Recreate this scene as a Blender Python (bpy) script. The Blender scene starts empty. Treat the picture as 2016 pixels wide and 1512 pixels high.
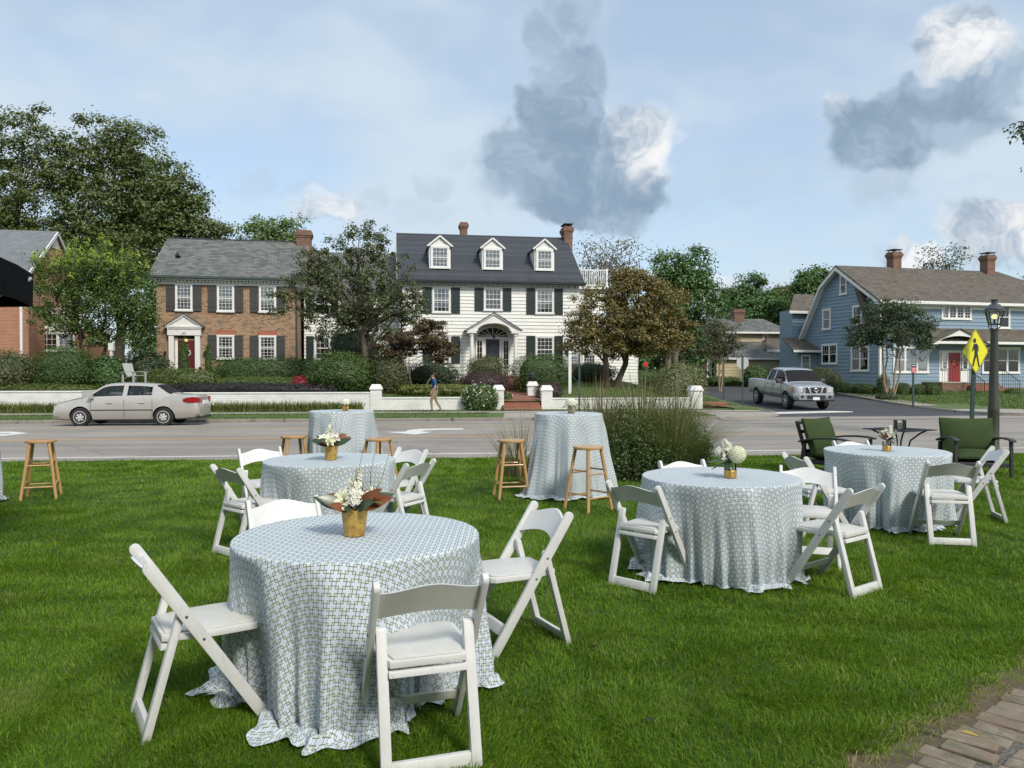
import bpy, bmesh, math, random
import numpy as np
from mathutils import Vector, Matrix
random.seed(7); RNG = np.random.default_rng(11)
R = math.radians
SC = bpy.context.scene; COL = SC.collection

# ------------------------------------------------------------------ camera
FPX, HOR, CAMZ = 1515.0, 734.0, 1.60           # focal length and horizon row for a 2016 x 1512 frame
PITCH = math.atan((756 - HOR) / FPX)
cam_data = bpy.data.cameras.new('camera'); cam = bpy.data.objects.new('camera', cam_data); COL.objects.link(cam)
cam_data.sensor_width = 36; cam_data.lens = 36 * FPX / 2016
cam_data.clip_start = 0.05; cam_data.clip_end = 8000
cam.location = (0, 0, CAMZ); cam.rotation_euler = (math.pi / 2 - PITCH, 0, 0)
SC.camera = cam

# ------------------------------------------------------------------ light
SUN_EL, SUN_AZ = R(42), R(148)                 # azimuth clockwise from +Y (the view direction)
sd = bpy.data.lights.new('sun', 'SUN'); sun = bpy.data.objects.new('sun', sd); COL.objects.link(sun)
sd.energy = 2.2; sd.angle = R(12); sd.color = (1.0, 0.945, 0.86)
sdir = Vector((math.sin(SUN_AZ) * math.cos(SUN_EL), math.cos(SUN_AZ) * math.cos(SUN_EL), math.sin(SUN_EL)))
sun.rotation_euler = (-sdir).to_track_quat('-Z', 'Y').to_euler(); sun.location = sdir * 60 + Vector((0, 20, 0))
vs = SC.view_settings
vs.view_transform = 'Standard'; vs.look = 'None'; vs.gamma = 1; vs.use_curve_mapping = False; vs.exposure = 0.50
SC.cycles.max_bounces = 5; SC.cycles.diffuse_bounces = 3; SC.cycles.glossy_bounces = 2; SC.cycles.transmission_bounces = 2; SC.cycles.transparent_max_bounces = 8
SC.cycles.caustics_reflective = False; SC.cycles.caustics_refractive = False

# ------------------------------------------------------------------ node helper
class NT:
    def __init__(s, tree):
        s.t = tree; tree.nodes.clear()
    def node(s, typ, **kw):
        n = s.t.nodes.new(typ)
        for k, v in kw.items(): setattr(n, k, v)
        return n
    def put(s, sock, v):
        if v is None: return
        if isinstance(v, bpy.types.NodeSocket): s.t.links.new(v, sock)
        else:
            if hasattr(sock, 'default_value'):
                dv = sock.default_value
                if hasattr(dv, '__len__') and not isinstance(v, (int, float)):
                    v = tuple(v)
                    if len(dv) == 4 and len(v) == 3: v = v + (1,)
                    sock.default_value = v
                elif hasattr(dv, '__len__'): sock.default_value = [v] * len(dv)
                else: sock.default_value = v
    def m(s, op, a, b=None, c=None):
        n = s.node('ShaderNodeMath', operation=op)
        s.put(n.inputs[0], a); s.put(n.inputs[1], b)
        if c is not None: s.put(n.inputs[2], c)
        return n.outputs[0]
    def mix(s, f, a, b, blend='MIX'):
        n = s.node('ShaderNodeMix', data_type='RGBA', blend_type=blend)
        s.put(n.inputs[0], f); s.put(n.inputs[6], a); s.put(n.inputs[7], b)
        return n.outputs[2]
    def ramp(s, f, stops):
        n = s.node('ShaderNodeValToRGB'); cr = n.color_ramp
        while len(cr.elements) < len(stops): cr.elements.new(0.5)
        for e, (p, c) in zip(cr.elements, stops):
            e.position = p; e.color = tuple(c) + (1,) if len(c) == 3 else c
        s.put(n.inputs[0], f); return n.outputs[0]
    def sstep(s, f, lo, hi):
        n = s.node('ShaderNodeMapRange', interpolation_type='SMOOTHSTEP')
        s.put(n.inputs[0], f); n.inputs[1].default_value = lo; n.inputs[2].default_value = hi
        return n.outputs[0]
    def noise(s, vec, scale, detail=3, rough=0.5, col=False, dist=0.0, dim='3D'):
        n = s.node('ShaderNodeTexNoise', noise_dimensions=dim)
        s.put(n.inputs['Vector'], vec); n.inputs['Scale'].default_value = scale
        n.inputs['Detail'].default_value = detail; n.inputs['Roughness'].default_value = rough
        n.inputs['Distortion'].default_value = dist
        return n.outputs['Color' if col else 'Fac']
    def vmath(s, op, a, b=None):
        n = s.node('ShaderNodeVectorMath', operation=op); s.put(n.inputs[0], a)
        if b is not None: s.put(n.inputs[1], b)
        return n.outputs[0]
    def sep(s, v):
        n = s.node('ShaderNodeSeparateXYZ'); s.put(n.inputs[0], v); return n.outputs
    def comb(s, x, y, z):
        n = s.node('ShaderNodeCombineXYZ')
        for i, v in enumerate((x, y, z)): s.put(n.inputs[i], v)
        return n.outputs[0]

# ------------------------------------------------------------------ sky: physical sky under a thin veil with cumulus
world = bpy.data.worlds.new('World'); SC.world = world; world.use_nodes = True
w = NT(world.node_tree)
sky = w.node('ShaderNodeTexSky', sky_type='NISHITA', sun_disc=False)
sky.sun_elevation = SUN_EL; sky.sun_rotation = SUN_AZ; sky.altitude = 0; sky.air_density = 1.0; sky.dust_density = 1.6; sky.ozone_density = 1.0
S = w.mix(1.0, sky.outputs[0], (0.122, 0.130, 0.134), 'MULTIPLY')
tc = w.node('ShaderNodeTexCoord'); D = tc.outputs['Generated']
dx, dy, dz = w.sep(D)
zz = w.m('MAXIMUM', dz, 0.0)
# veil of high thin cloud over the whole dome
flat = w.comb(w.m('DIVIDE', dx, w.m('ADD', zz, 0.25)), w.m('DIVIDE', dy, w.m('ADD', zz, 0.25)), 0.0)
vn = w.noise(flat, 1.15, 4, 0.6, dim='2D')
vn2 = w.noise(w.vmath('ADD', flat, (3.1, 7.7, 0)), 2.2, 3, 0.6, dim='2D')
veil = w.sstep(w.m('ADD', w.m('MULTIPLY', vn, 0.62), w.m('MULTIPLY', vn2, 0.38)), 0.36, 0.64)
S = w.mix(w.m('ADD', 0.50, w.m('MULTIPLY', veil, 0.48)), S, (0.455, 0.535, 0.610))
# cumulus, laid out on the dome by direction (u = right / ahead, v = up / ahead)
ya = w.m('MAXIMUM', dy, 0.05)
uv = w.comb(w.m('DIVIDE', dx, ya), w.m('DIVIDE', dz, ya), 0.0)
wn = w.noise(uv, 4.2, 4, 0.58, col=True, dim='2D')
wn2 = w.noise(uv, 17.0, 3, 0.62, col=True, dim='2D')
def warp(k1, k2):
    a = w.vmath('SCALE', w.vmath('SUBTRACT', wn, (0.5, 0.5, 0.5))); a.node.inputs[3].default_value = k1
    b = w.vmath('SCALE', w.vmath('SUBTRACT', wn2, (0.5, 0.5, 0.5))); b.node.inputs[3].default_value = k2
    return w.sep(w.vmath('ADD', uv, w.vmath('ADD', a, b)))
U, V, _ = warp(0.110, 0.040)
def blob(px, py, rx, ry, soft=0.45, amt=1.0):
    a = w.m('DIVIDE', w.m('SUBTRACT', U, (px - 1008) / FPX), rx / FPX)
    b = w.m('DIVIDE', w.m('SUBTRACT', V, (HOR - py) / FPX), ry / FPX)
    e = w.m('ADD', w.m('MULTIPLY', a, a), w.m('MULTIPLY', b, b))
    f = w.sstep(e, 1.0 + soft, 1.0 - soft)
    return w.m('MULTIPLY', f, amt) if amt != 1.0 else f
def union(bl):
    r = bl[0]
    for b in bl[1:]: r = w.m('MAXIMUM', r, b)
    return r
ahead = w.sstep(dy, 0.05, 0.2)
body = union([blob(1115, 335, 175, 96, .5), blob(1225, 300, 92, 100, .42), blob(1255, 360, 75, 66, .6), blob(1085, 235, 88, 95, .55), blob(1105, 160, 78, 85, .6, .85), blob(1050, 85, 46, 62, .8, .72), blob(1120, 30, 54, 72, .8, .75),
              blob(1150, 405, 160, 42, .5), blob(1745, 290, 140, 100, .5), blob(1865, 235, 150, 95, .5), blob(1955, 160, 95, 100, .55), blob(1888, 75, 94, 90, .42), blob(1730, 395, 60, 36, .8, .6), blob(1655, 245, 46, 60, .6, .8),
              blob(515, 378, 34, 26, .9, .40), blob(622, 398, 55, 22, .9, .45), blob(645, 426, 80, 22, .6, .8), blob(745, 402, 30, 24, .9, .40), blob(860, 366, 38, 28, .9, .5), blob(905, 312, 45, 20, .9, .3),
              blob(1965, 470, 118, 56, .4), blob(1790, 507, 66, 30, .6, .85), blob(1445, 560, 46, 24, .8, .6),
              blob(1450, 372, 165, 32, .95, .25), blob(835, 60, 60, 60, .95, .30), blob(270, 35, 70, 60, .95, .25), blob(40, 20, 110, 40, .95, .35), blob(850, 425, 70, 30, .9, .3)])
lit = union([blob(1275, 262, 78, 108, .95), blob(1225, 215, 70, 60, .95), blob(1890, 55, 120, 105, .95), blob(645, 418, 95, 30, .95), blob(1965, 450, 150, 75, .95), blob(1790, 500, 90, 45, .95), blob(1445, 555, 70, 40, .95), blob(1640, 215, 55, 60, .95, .7)])
lump = w.noise(w.comb(U, V, 0.0), 11.0, 4, 0.62, dim='2D')
wf = w.sstep(w.m('ADD', w.m('MULTIPLY', lit, 1.0), w.m('MULTIPLY', w.m('SUBTRACT', lump, 0.5), 1.1)), 0.30, 1.30)
gcol = w.mix(w.sstep(lump, 0.30, 0.72), (0.175, 0.245, 0.330), (0.300, 0.385, 0.480))
wcol = w.mix(w.sstep(lump, 0.30, 0.60), (0.40, 0.46, 0.53), (0.72, 0.71, 0.70))
gcol = w.mix(w.m('MULTIPLY', w.sstep(body, 0.98, 0.35), 0.65), gcol, (0.43, 0.51, 0.585))
S = w.mix(w.m('MULTIPLY', w.m('MULTIPLY', body, 0.93), ahead), S, w.mix(wf, gcol, wcol))
# the rest of the dome carries scattered cloud of the same kind
on = w.noise(w.vmath('ADD', flat, (11.3, 2.9, 0)), 1.1, 4, 0.6, dim='2D')
off = w.m('MULTIPLY', w.sstep(on, 0.50, 0.66), w.m('SUBTRACT', 1.0, ahead))
S = w.mix(w.m('MULTIPLY', off, 0.8), S, w.mix(w.sstep(vn2, 0.35, 0.65), (0.30, 0.37, 0.48), (0.85, 0.86, 0.88)))
bg = w.node('ShaderNodeBackground'); w.put(bg.inputs[0], S); bg.inputs[1].default_value = 1.0
wo = w.node('ShaderNodeOutputWorld'); w.t.links.new(bg.outputs[0], wo.inputs[0])

world.cycles.sampling_method = 'MANUAL'; world.cycles.sample_map_resolution = 256

# ------------------------------------------------------------------ pixel <-> place
def ray(px, py):
    a, b = (px - 1008) / FPX, -(py - 756) / FPX
    c, s = math.cos(PITCH), math.sin(PITCH)
    return Vector((a, c + b * s, -s + b * c))
def P(px, py, y):                               # point seen at a pixel, y metres ahead
    d = ray(px, py); return Vector((d.x / d.y * y, y, CAMZ + d.z / d.y * y))
def G(px, py, z=0.0):                           # point seen at a pixel on the level z
    d = ray(px, py); k = (z - CAMZ) / d.z; return Vector((d.x * k, d.y * k, z))
def onplane(px, py, o, yaw, off=0.0):           # local (x, z) of a pixel on the vertical plane through o with heading yaw
    d = ray(px, py); n = Vector((-math.sin(yaw), math.cos(yaw), 0)); q = Vector(o) + n * off
    k = (q - Vector((0, 0, CAMZ))).dot(n) / d.dot(n); p = Vector((0, 0, CAMZ)) + d * k - Vector(o)
    return p.x * math.cos(yaw) + p.y * math.sin(yaw), p.z

# ------------------------------------------------------------------ objects
def tag(o, label=None, cat=None, group=None, kind=None):
    for k, v in (('label', label), ('category', cat), ('group', group), ('kind', kind)):
        if v: o[k] = v
    return o
def empty(name, loc=(0, 0, 0), rz=0.0, label=None, cat=None, group=None):
    o = bpy.data.objects.new(name, None); COL.objects.link(o); o.location = loc; o.rotation_euler = (0, 0, rz)
    o.empty_display_size = 0.1
    return tag(o, label, cat, group)
def link(name, me, mat=None, parent=None, loc=None, rot=None):
    o = bpy.data.objects.new(name, me); COL.objects.link(o)
    if mat is not None and not me.materials:
        for q in (mat if isinstance(mat, (list, tuple)) else [mat]): me.materials.append(q)
    if parent is not None: o.parent = parent
    if loc is not None: o.location = loc
    if rot is not None: o.rotation_euler = rot
    return o
def copy_tree(o, parent=None):
    c = o.copy(); COL.objects.link(c)
    if parent is not None: c.parent = parent
    for ch in list(o.children): copy_tree(ch, c)
    return c
def np_mesh(name, verts, faces, smooth=False, attr=None, uv=None):
    """verts (n,3) ; faces (m,k) all of one size ; attr per face ; uv per corner"""
    verts = np.asarray(verts, dtype=np.float32); faces = np.asarray(faces, dtype=np.int32)
    m, k = faces.shape; me = bpy.data.meshes.new(name)
    me.vertices.add(len(verts)); me.vertices.foreach_set('co', verts.ravel())
    me.loops.add(m * k); me.loops.foreach_set('vertex_index', faces.ravel())
    me.polygons.add(m); me.polygons.foreach_set('loop_start', np.arange(0, m * k, k, dtype=np.int32))
    me.polygons.foreach_set('loop_total', np.full(m, k, dtype=np.int32))
    me.polygons.foreach_set('use_smooth', np.full(m, smooth))
    if attr is not None:
        a = me.attributes.new('rnd', 'FLOAT', 'FACE'); a.data.foreach_set('value', np.asarray(attr, dtype=np.float32))
    if uv is not None:
        l = me.uv_layers.new(name='UVMap'); l.data.foreach_set('uv', np.asarray(uv, dtype=np.float32).ravel())
    me.update(calc_edges=True); return me

class MB:
    """collects simple solids into one mesh"""
    def __init__(s): s.v, s.f, s.mi, s.cur = [], [], [], 0
    def add(s, vs, fs):
        b = len(s.v); s.v += [tuple(q) for q in vs]
        for f in fs: s.f.append(tuple(b + i for i in f)); s.mi.append(s.cur)
        return s
    def box(s, x0, x1, y0, y1, z0, z1):
        return s.hexa([(x0, y0, z0), (x1, y0, z0), (x1, y1, z0), (x0, y1, z0), (x0, y0, z1), (x1, y0, z1), (x1, y1, z1), (x0, y1, z1)])
    def hexa(s, p): return s.add(p, [(0, 3, 2, 1), (4, 5, 6, 7), (0, 1, 5, 4), (1, 2, 6, 5), (2, 3, 7, 6), (3, 0, 4, 7)])
    def bar(s, a, b, w, t, up=(0, 0, 1)):         # rectangular bar from a to b, w along side, t along 'up'
        a, b = Vector(a), Vector(b); d = (b - a).normalized(); u = Vector(up); sd_ = d.cross(u)
        if sd_.length < 1e-4: sd_ = d.cross(Vector((1, 0, 0)))
        sd_.normalize(); u = sd_.cross(d).normalized(); p = []
        for c in (a, b):
            for i, j in ((-1, -1), (1, -1), (1, 1), (-1, 1)): p.append(c + sd_ * (i * w / 2) + u * (j * t / 2))
        return s.hexa(p)
    def prism(s, poly, a, b, axis='y'):           # poly in the other two axes, extruded a..b
        n = len(poly)
        def q(u, v, c): return {'y': (u, c, v), 'x': (c, u, v), 'z': (u, v, c)}[axis]
        vs = [q(u, v, a) for u, v in poly] + [q(u, v, b) for u, v in poly]
        return s.add(vs, [tuple(range(n))[::-1], tuple(range(n, 2 * n))] + [(i, (i + 1) % n, n + (i + 1) % n, n + i) for i in range(n)])
    def tube(s, pts, rad, n=8, cap=True):
        pts = [Vector(p) for p in pts]; rad = rad if hasattr(rad, '__len__') else [rad] * len(pts); vs, fs = [], []
        for i, p in enumerate(pts):
            d = (pts[min(i + 1, len(pts) - 1)] - pts[max(i - 1, 0)]).normalized()
            x = d.cross(Vector((0, 0, 1)) if abs(d.z) < 0.93 else Vector((0, 1, 0))).normalized(); y = d.cross(x)
            for k in range(n):
                t = 2 * math.pi * k / n; vs.append(p + (x * math.cos(t) + y * math.sin(t)) * rad[i])
        for i in range(len(pts) - 1):
            for k in range(n): fs.append((i * n + k, i * n + (k + 1) % n, (i + 1) * n + (k + 1) % n, (i + 1) * n + k))
        if cap: fs += [tuple(range(n))[::-1], tuple(range((len(pts) - 1) * n, len(pts) * n))]
        return s.add(vs, fs)
    def lathe(s, prof, n=24, c=(0, 0, 0), cap=True):
        vs, fs = [], []
        for r, z in prof:
            for k in range(n):
                t = 2 * math.pi * k / n; vs.append((c[0] + r * math.cos(t), c[1] + r * math.sin(t), c[2] + z))
        for i in range(len(prof) - 1):
            for k in range(n): fs.append((i * n + k, i * n + (k + 1) % n, (i + 1) * n + (k + 1) % n, (i + 1) * n + k))
        if cap: fs += [tuple(range(n))[::-1], tuple(range((len(prof) - 1) * n, len(prof) * n))]
        return s.add(vs, fs)
    def mesh(s, name, bevel=0.0, seg=2, smooth=False, sub=0):
        me = bpy.data.meshes.new(name); me.from_pydata(s.v, [], s.f)
        me.polygons.foreach_set('material_index', s.mi)
        bm = bmesh.new(); bm.from_mesh(me)
        bmesh.ops.recalc_face_normals(bm, faces=bm.faces)
        if bevel:
            es = [e for e in bm.edges if len(e.link_faces) == 2 and e.calc_face_angle(0) > 0.5]
            bmesh.ops.bevel(bm, geom=es, offset=bevel, segments=seg, profile=0.6, affect='EDGES', clamp_overlap=True)
        bm.to_mesh(me); bm.free()
        if smooth:
            me.polygons.foreach_set('use_smooth', [True] * len(me.polygons))
            try: me.set_sharp_from_angle(angle=R(40))
            except Exception: pass
        me.update(); return me
    def build(s, name, mat, parent=None, bevel=0.0, seg=2, smooth=False, loc=None, rot=None):
        return link(name, s.mesh(name, bevel, seg, smooth), mat, parent, loc, rot)

# ------------------------------------------------------------------ materials
def newmat(name):
    m = bpy.data.materials.new(name); m.use_nodes = True; n = NT(m.node_tree)
    return m, n
def finish(n, base, rough=0.6, metal=0.0, spec=0.5, bump=None, bstr=0.3, bdist=0.01, coat=0.0, alpha=None):
    b = n.node('ShaderNodeBsdfPrincipled'); n.put(b.inputs['Base Color'], base); n.put(b.inputs['Roughness'], rough)
    n.put(b.inputs['Metallic'], metal); n.put(b.inputs['Specular IOR Level'], spec); n.put(b.inputs['Coat Weight'], coat)
    if alpha is not None: n.put(b.inputs['Alpha'], alpha)
    if bump is not None:
        q = n.node('ShaderNodeBump'); q.inputs['Strength'].default_value = bstr; q.inputs['Distance'].default_value = bdist
        n.put(q.inputs['Height'], bump); n.t.links.new(q.outputs[0], b.inputs['Normal'])
    o = n.node('ShaderNodeOutputMaterial'); n.t.links.new(b.outputs[0], o.inputs[0]); return b
def coord(n, kind='Object'): return n.node('ShaderNodeTexCoord').outputs[kind]
def wpos(n): return n.node('ShaderNodeNewGeometry').outputs['Position']
def plain(name, c, c2=None, scale=4.0, rough=0.6, metal=0.0, bump=0.0, bscale=None, stretch=(1, 1, 1), spec=0.5, coat=0.0, detail=4, c3=None, worldspace=False):
    """a surface with uneven colour, roughness and fine relief"""
    m, n = newmat(name); v = wpos(n) if worldspace else coord(n)
    v = n.vmath('MULTIPLY', v, stretch)
    c2 = c2 or tuple(x * 0.86 for x in c)
    f = n.noise(v, scale, detail, 0.6); f2 = n.noise(v, scale * 7.3, 3, 0.6)
    fac = n.sstep(n.m('ADD', n.m('MULTIPLY', f, 0.7), n.m('MULTIPLY', f2, 0.3)), 0.32, 0.68)
    base = n.mix(fac, c, c2)
    if c3: base = n.mix(n.m('MULTIPLY', n.sstep(n.noise(n.vmath('ADD', v, (5, 9, 2)), scale * 1.7, 5, 0.65), 0.56, 0.70), 0.8), base, c3)
    r = n.m('ADD', rough - 0.06, n.m('MULTIPLY', f2, 0.12))
    finish(n, base, r, metal, spec, bump=n.noise(v, bscale or scale * 12, 3, 0.6) if bump else None, bstr=bump, bdist=0.01, coat=coat)
    return m
# ================================================================== materials of the setting
def gloss(n, mx, rough, k=.05):
    g = n.node('ShaderNodeBsdfGlossy'); g.inputs['Roughness'].default_value = rough; m2 = n.node('ShaderNodeMixShader'); m2.inputs[0].default_value = k
    n.t.links.new(mx.outputs[0], m2.inputs[1]); n.t.links.new(g.outputs[0], m2.inputs[2]); o = n.node('ShaderNodeOutputMaterial'); n.t.links.new(m2.outputs[0], o.inputs[0])
def leafmat(name, cols, trans=0.35, rough=0.55, wn=0.6):
    """foliage: colour varies from leaf to leaf and softly from bough to bough"""
    m, n = newmat(name)
    a = n.node('ShaderNodeAttribute', attribute_name='rnd').outputs['Fac']
    f = n.m('ADD', n.m('MULTIPLY', a, 0.62), n.m('MULTIPLY', n.noise(wpos(n), wn, 3, 0.6), 0.38))
    base = n.ramp(f, [(0.18 + 0.64 * i / (len(cols) - 1), c) for i, c in enumerate(cols)])
    b = n.node('ShaderNodeBsdfDiffuse'); n.put(b.inputs[0], base)
    t = n.node('ShaderNodeBsdfTranslucent'); n.put(t.inputs[0], n.mix(1.0, base, (1.15, 1.2, 0.6), 'MULTIPLY'))
    mx = n.node('ShaderNodeMixShader'); mx.inputs[0].default_value = trans
    n.t.links.new(b.outputs[0], mx.inputs[1]); n.t.links.new(t.outputs[0], mx.inputs[2]); gloss(n, mx, rough); return m
def grassmat(name, dark, mid, light, dry):
    m, n = newmat(name); p = wpos(n)
    a = n.node('ShaderNodeAttribute', attribute_name='rnd').outputs['Fac']
    big = n.noise(p, 0.55, 4, 0.6); sm = n.noise(p, 3.1, 3, 0.6)
    f = n.m('ADD', n.m('MULTIPLY', a, 0.40), n.m('ADD', n.m('MULTIPLY', big, 0.34), n.m('MULTIPLY', sm, 0.26)))
    base = n.ramp(f, [(0.24, dark), (0.50, mid), (0.76, light)])
    dryf = n.m('MULTIPLY', n.sstep(a, 0.955, 0.97), n.sstep(n.noise(p, 1.3, 3, 0.6), 0.40, 0.62))
    base = n.mix(dryf, base, dry)
    patch = n.m('MULTIPLY', n.sstep(n.noise(n.vmath('ADD', p, (31, 7, 0)), 1.15, 4, 0.65), 0.56, 0.72), 0.50)
    base = n.mix(patch, base, n.mix(0.5, mid, dry))
    b = n.node('ShaderNodeBsdfDiffuse'); n.put(b.inputs[0], base)
    t = n.node('ShaderNodeBsdfTranslucent'); n.put(t.inputs[0], n.mix(1.0, base, (1.2, 1.25, 0.5), 'MULTIPLY'))
    mx = n.node('ShaderNodeMixShader'); mx.inputs[0].default_value = 0.32
    n.t.links.new(b.outputs[0], mx.inputs[1]); n.t.links.new(t.outputs[0], mx.inputs[2]); gloss(n, mx, .5, .018); return m
def asphalt(name, c, c2, seam):
    m, n = newmat(name); p = wpos(n); x, y, z = n.sep(p)
    u = n.comb(n.m('MULTIPLY', n.m('ADD', x, n.m('MULTIPLY', y, 0.1)), 0.06), n.m('SUBTRACT', y, n.m('MULTIPLY', x, 0.1)), 0.0)
    streak = n.noise(u, 1.6, 4, 0.6); blot = n.noise(p, 0.35, 4, 0.6); grit = n.noise(p, 55, 3, 0.7)
    f = n.sstep(n.m('ADD', n.m('MULTIPLY', streak, 0.55), n.m('MULTIPLY', blot, 0.45)), 0.40, 0.60)
    base = n.mix(f, c, c2); base = n.mix(n.m('MULTIPLY', n.sstep(grit, 0.45, 0.75), 0.35), base, tuple(q * 1.5 for q in c))
    vor = n.node('ShaderNodeTexVoronoi', feature='DISTANCE_TO_EDGE'); vor.inputs['Scale'].default_value = 0.22
    n.put(vor.inputs['Vector'], n.vmath('ADD', p, n.vmath('MULTIPLY', n.noise(p, 1.2, 3, 0.6, col=True), (1.2, 1.2, 0))))
    crack = n.m('MULTIPLY', n.m('LESS_THAN', vor.outputs['Distance'], 0.006), seam)
    base = n.mix(crack, base, tuple(q * 0.3 for q in c))
    finish(n, base, n.m('ADD', 0.78, n.m('MULTIPLY', grit, 0.15)), bump=grit, bstr=0.35, bdist=0.006); return m
def brickmat(name, cols, mortar, w=0.215, h=0.075, worldspace=False, yaw=0.0, dark=0.12, dirt=0.0, mw=0.010):
    """running bond laid on vertical faces of any heading: u runs level along the face, v up"""
    m, n = newmat(name); p = coord(n); g = n.node('ShaderNodeTexCoord').outputs['Normal']
    px_, py_, pz_ = n.sep(p); nx, ny, nz = n.sep(g)
    side = n.m('GREATER_THAN', n.m('ABSOLUTE', nx), n.m('ABSOLUTE', ny))
    u = n.m('ADD', n.m('MULTIPLY', px_, n.m('SUBTRACT', 1.0, side)), n.m('MULTIPLY', py_, side))
    top = n.m('GREATER_THAN', n.m('ABSOLUTE', nz), 0.7)
    v = n.m('ADD', n.m('MULTIPLY', pz_, n.m('SUBTRACT', 1.0, top)), n.m('MULTIPLY', py_, top))
    b = n.node('ShaderNodeTexBrick'); n.put(b.inputs['Vector'], n.comb(u, v, 0.0))
    b.inputs['Color1'].default_value = (0, 0, 0, 1); b.inputs['Color2'].default_value = (1, 1, 1, 1); b.inputs['Mortar'].default_value = (0.5, 0.5, 0.5, 1)
    b.inputs['Scale'].default_value = 1.0; b.inputs['Brick Width'].default_value = w; b.inputs['Row Height'].default_value = h
    b.inputs['Mortar Size'].default_value = mw; b.inputs['Bias'].default_value = 0.0; b.inputs['Mortar Smooth'].default_value = 0.2
    base = n.ramp(n.sep(b.outputs['Color'])[0], [(i / (len(cols) - 1), c) for i, c in enumerate(cols)])
    base = n.mix(n.m('MULTIPLY', n.sstep(n.noise(p, 1.1, 4, 0.6), 0.42, 0.7), 0.30), base, tuple(q * 0.72 for q in cols[0]))
    base = n.mix(b.outputs['Fac'], base, mortar)
    if dirt: base = n.mix(n.m('MULTIPLY', n.sstep(n.noise(n.vmath('MULTIPLY', p, (1, 1, 2.5)), 1.3, 6, 0.65), 0.45, 0.75), dirt), base, (0.33, 0.30, 0.24))
    hgt = n.m('ADD', n.m('SUBTRACT', 1.0, b.outputs['Fac']), n.m('MULTIPLY', n.noise(p, 40, 3, 0.6), 0.3))
    finish(n, base, 0.85, bump=hgt, bstr=0.55, bdist=0.008); return m

def pavermat():
    m, n = newmat('walk_brick'); p = coord(n); r = n.node('ShaderNodeObjectInfo').outputs['Random']; q = n.vmath('ADD', p, n.comb(n.m('MULTIPLY', r, 40), n.m('MULTIPLY', r, 17), 0.0))
    base = n.ramp(r, [(0, (0.175, 0.140, 0.095)), (.35, (0.230, 0.182, 0.125)), (.7, (0.195, 0.138, 0.095)), (1, (0.26, 0.215, 0.155))])
    base = n.mix(n.m('MULTIPLY', n.sstep(n.noise(q, 14, 5, .65), .46, .66), .65), base, (0.30, 0.275, 0.225)); base = n.mix(n.m('MULTIPLY', n.sstep(n.noise(q, 7, 4, .6), .50, .68), .7), base, (0.085, 0.085, 0.045))
    finish(n, base, .9, bump=n.noise(q, 55, 4, .7), bstr=.8, bdist=.006); return m
M = {}
M['concrete'] = plain('concrete', (0.40, 0.36, 0.31), (0.30, 0.27, 0.225), 1.3, 0.85, bump=0.3, bscale=60, c3=(0.24, 0.215, 0.18), worldspace=True)
M['kerb'] = plain('kerb_concrete', (0.30, 0.265, 0.225), (0.21, 0.185, 0.155), 2.0, 0.88, bump=0.3, bscale=60, c3=(0.13, 0.115, 0.10), worldspace=True)
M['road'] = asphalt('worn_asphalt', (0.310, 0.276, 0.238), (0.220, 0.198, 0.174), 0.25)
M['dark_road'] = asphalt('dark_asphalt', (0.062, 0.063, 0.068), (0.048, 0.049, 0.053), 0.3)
M['white_paint'] = plain('road_paint_white', (0.78, 0.77, 0.73), (0.62, 0.60, 0.56), 9, 0.7, bump=0.2, c3=(0.42, 0.40, 0.37), worldspace=True)
M['yellow_paint'] = plain('road_paint_yellow', (0.66, 0.38, 0.085), (0.54, 0.32, 0.09), 9, 0.7, bump=0.2, c3=(0.36, 0.25, 0.13), worldspace=True)
M['soil'] = plain('bare_soil', (0.085, 0.062, 0.038), (0.135, 0.105, 0.065), 6, 0.95, bump=0.8, bscale=60, c3=(0.055, 0.06, 0.02), worldspace=True)
M['mulch'] = plain('mulch', (0.075, 0.042, 0.028), (0.045, 0.028, 0.02), 5, 0.95, bump=0.8, bscale=40, worldspace=True)
M['turf'] = plain('lawn_turf', (0.030, 0.070, 0.010), (0.046, 0.098, 0.014), 1.4, 0.9, bump=0.6, bscale=70, c3=(0.055, 0.080, 0.020), worldspace=True)
M['yard_turf'] = plain('yard_turf', (0.070, 0.115, 0.030), (0.100, 0.150, 0.038), 0.9, 0.9, bump=0.7, bscale=30, c3=(0.13, 0.135, 0.06), worldspace=True)
M['grass'] = grassmat('grass_blades', (0.048, 0.108, 0.008), (0.116, 0.222, 0.013), (0.245, 0.372, 0.038), (0.38, 0.31, 0.15))
M['verge_grass'] = grassmat('verge_blades', (0.060, 0.110, 0.018), (0.095, 0.155, 0.030), (0.15, 0.20, 0.05), (0.25, 0.22, 0.12))
M['paver'] = pavermat()
M['grit'] = plain('sand_joint', (0.075, 0.066, 0.048), (0.22, 0.20, 0.17), 60, 0.95, bump=0.9, bscale=150, worldspace=True)
M['red_brick'] = brickmat('step_brick', [(0.23, 0.065, 0.035), (0.34, 0.105, 0.055), (0.27, 0.085, 0.05)], (0.24, 0.17, 0.13), 0.2, 0.065)
M['white_brick'] = brickmat('painted_brick', [(0.77, 0.76, 0.72), (0.82, 0.81, 0.775), (0.79, 0.78, 0.735)], (0.62, 0.605, 0.56), 0.21, 0.078, dirt=0.32, mw=0.008)

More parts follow.
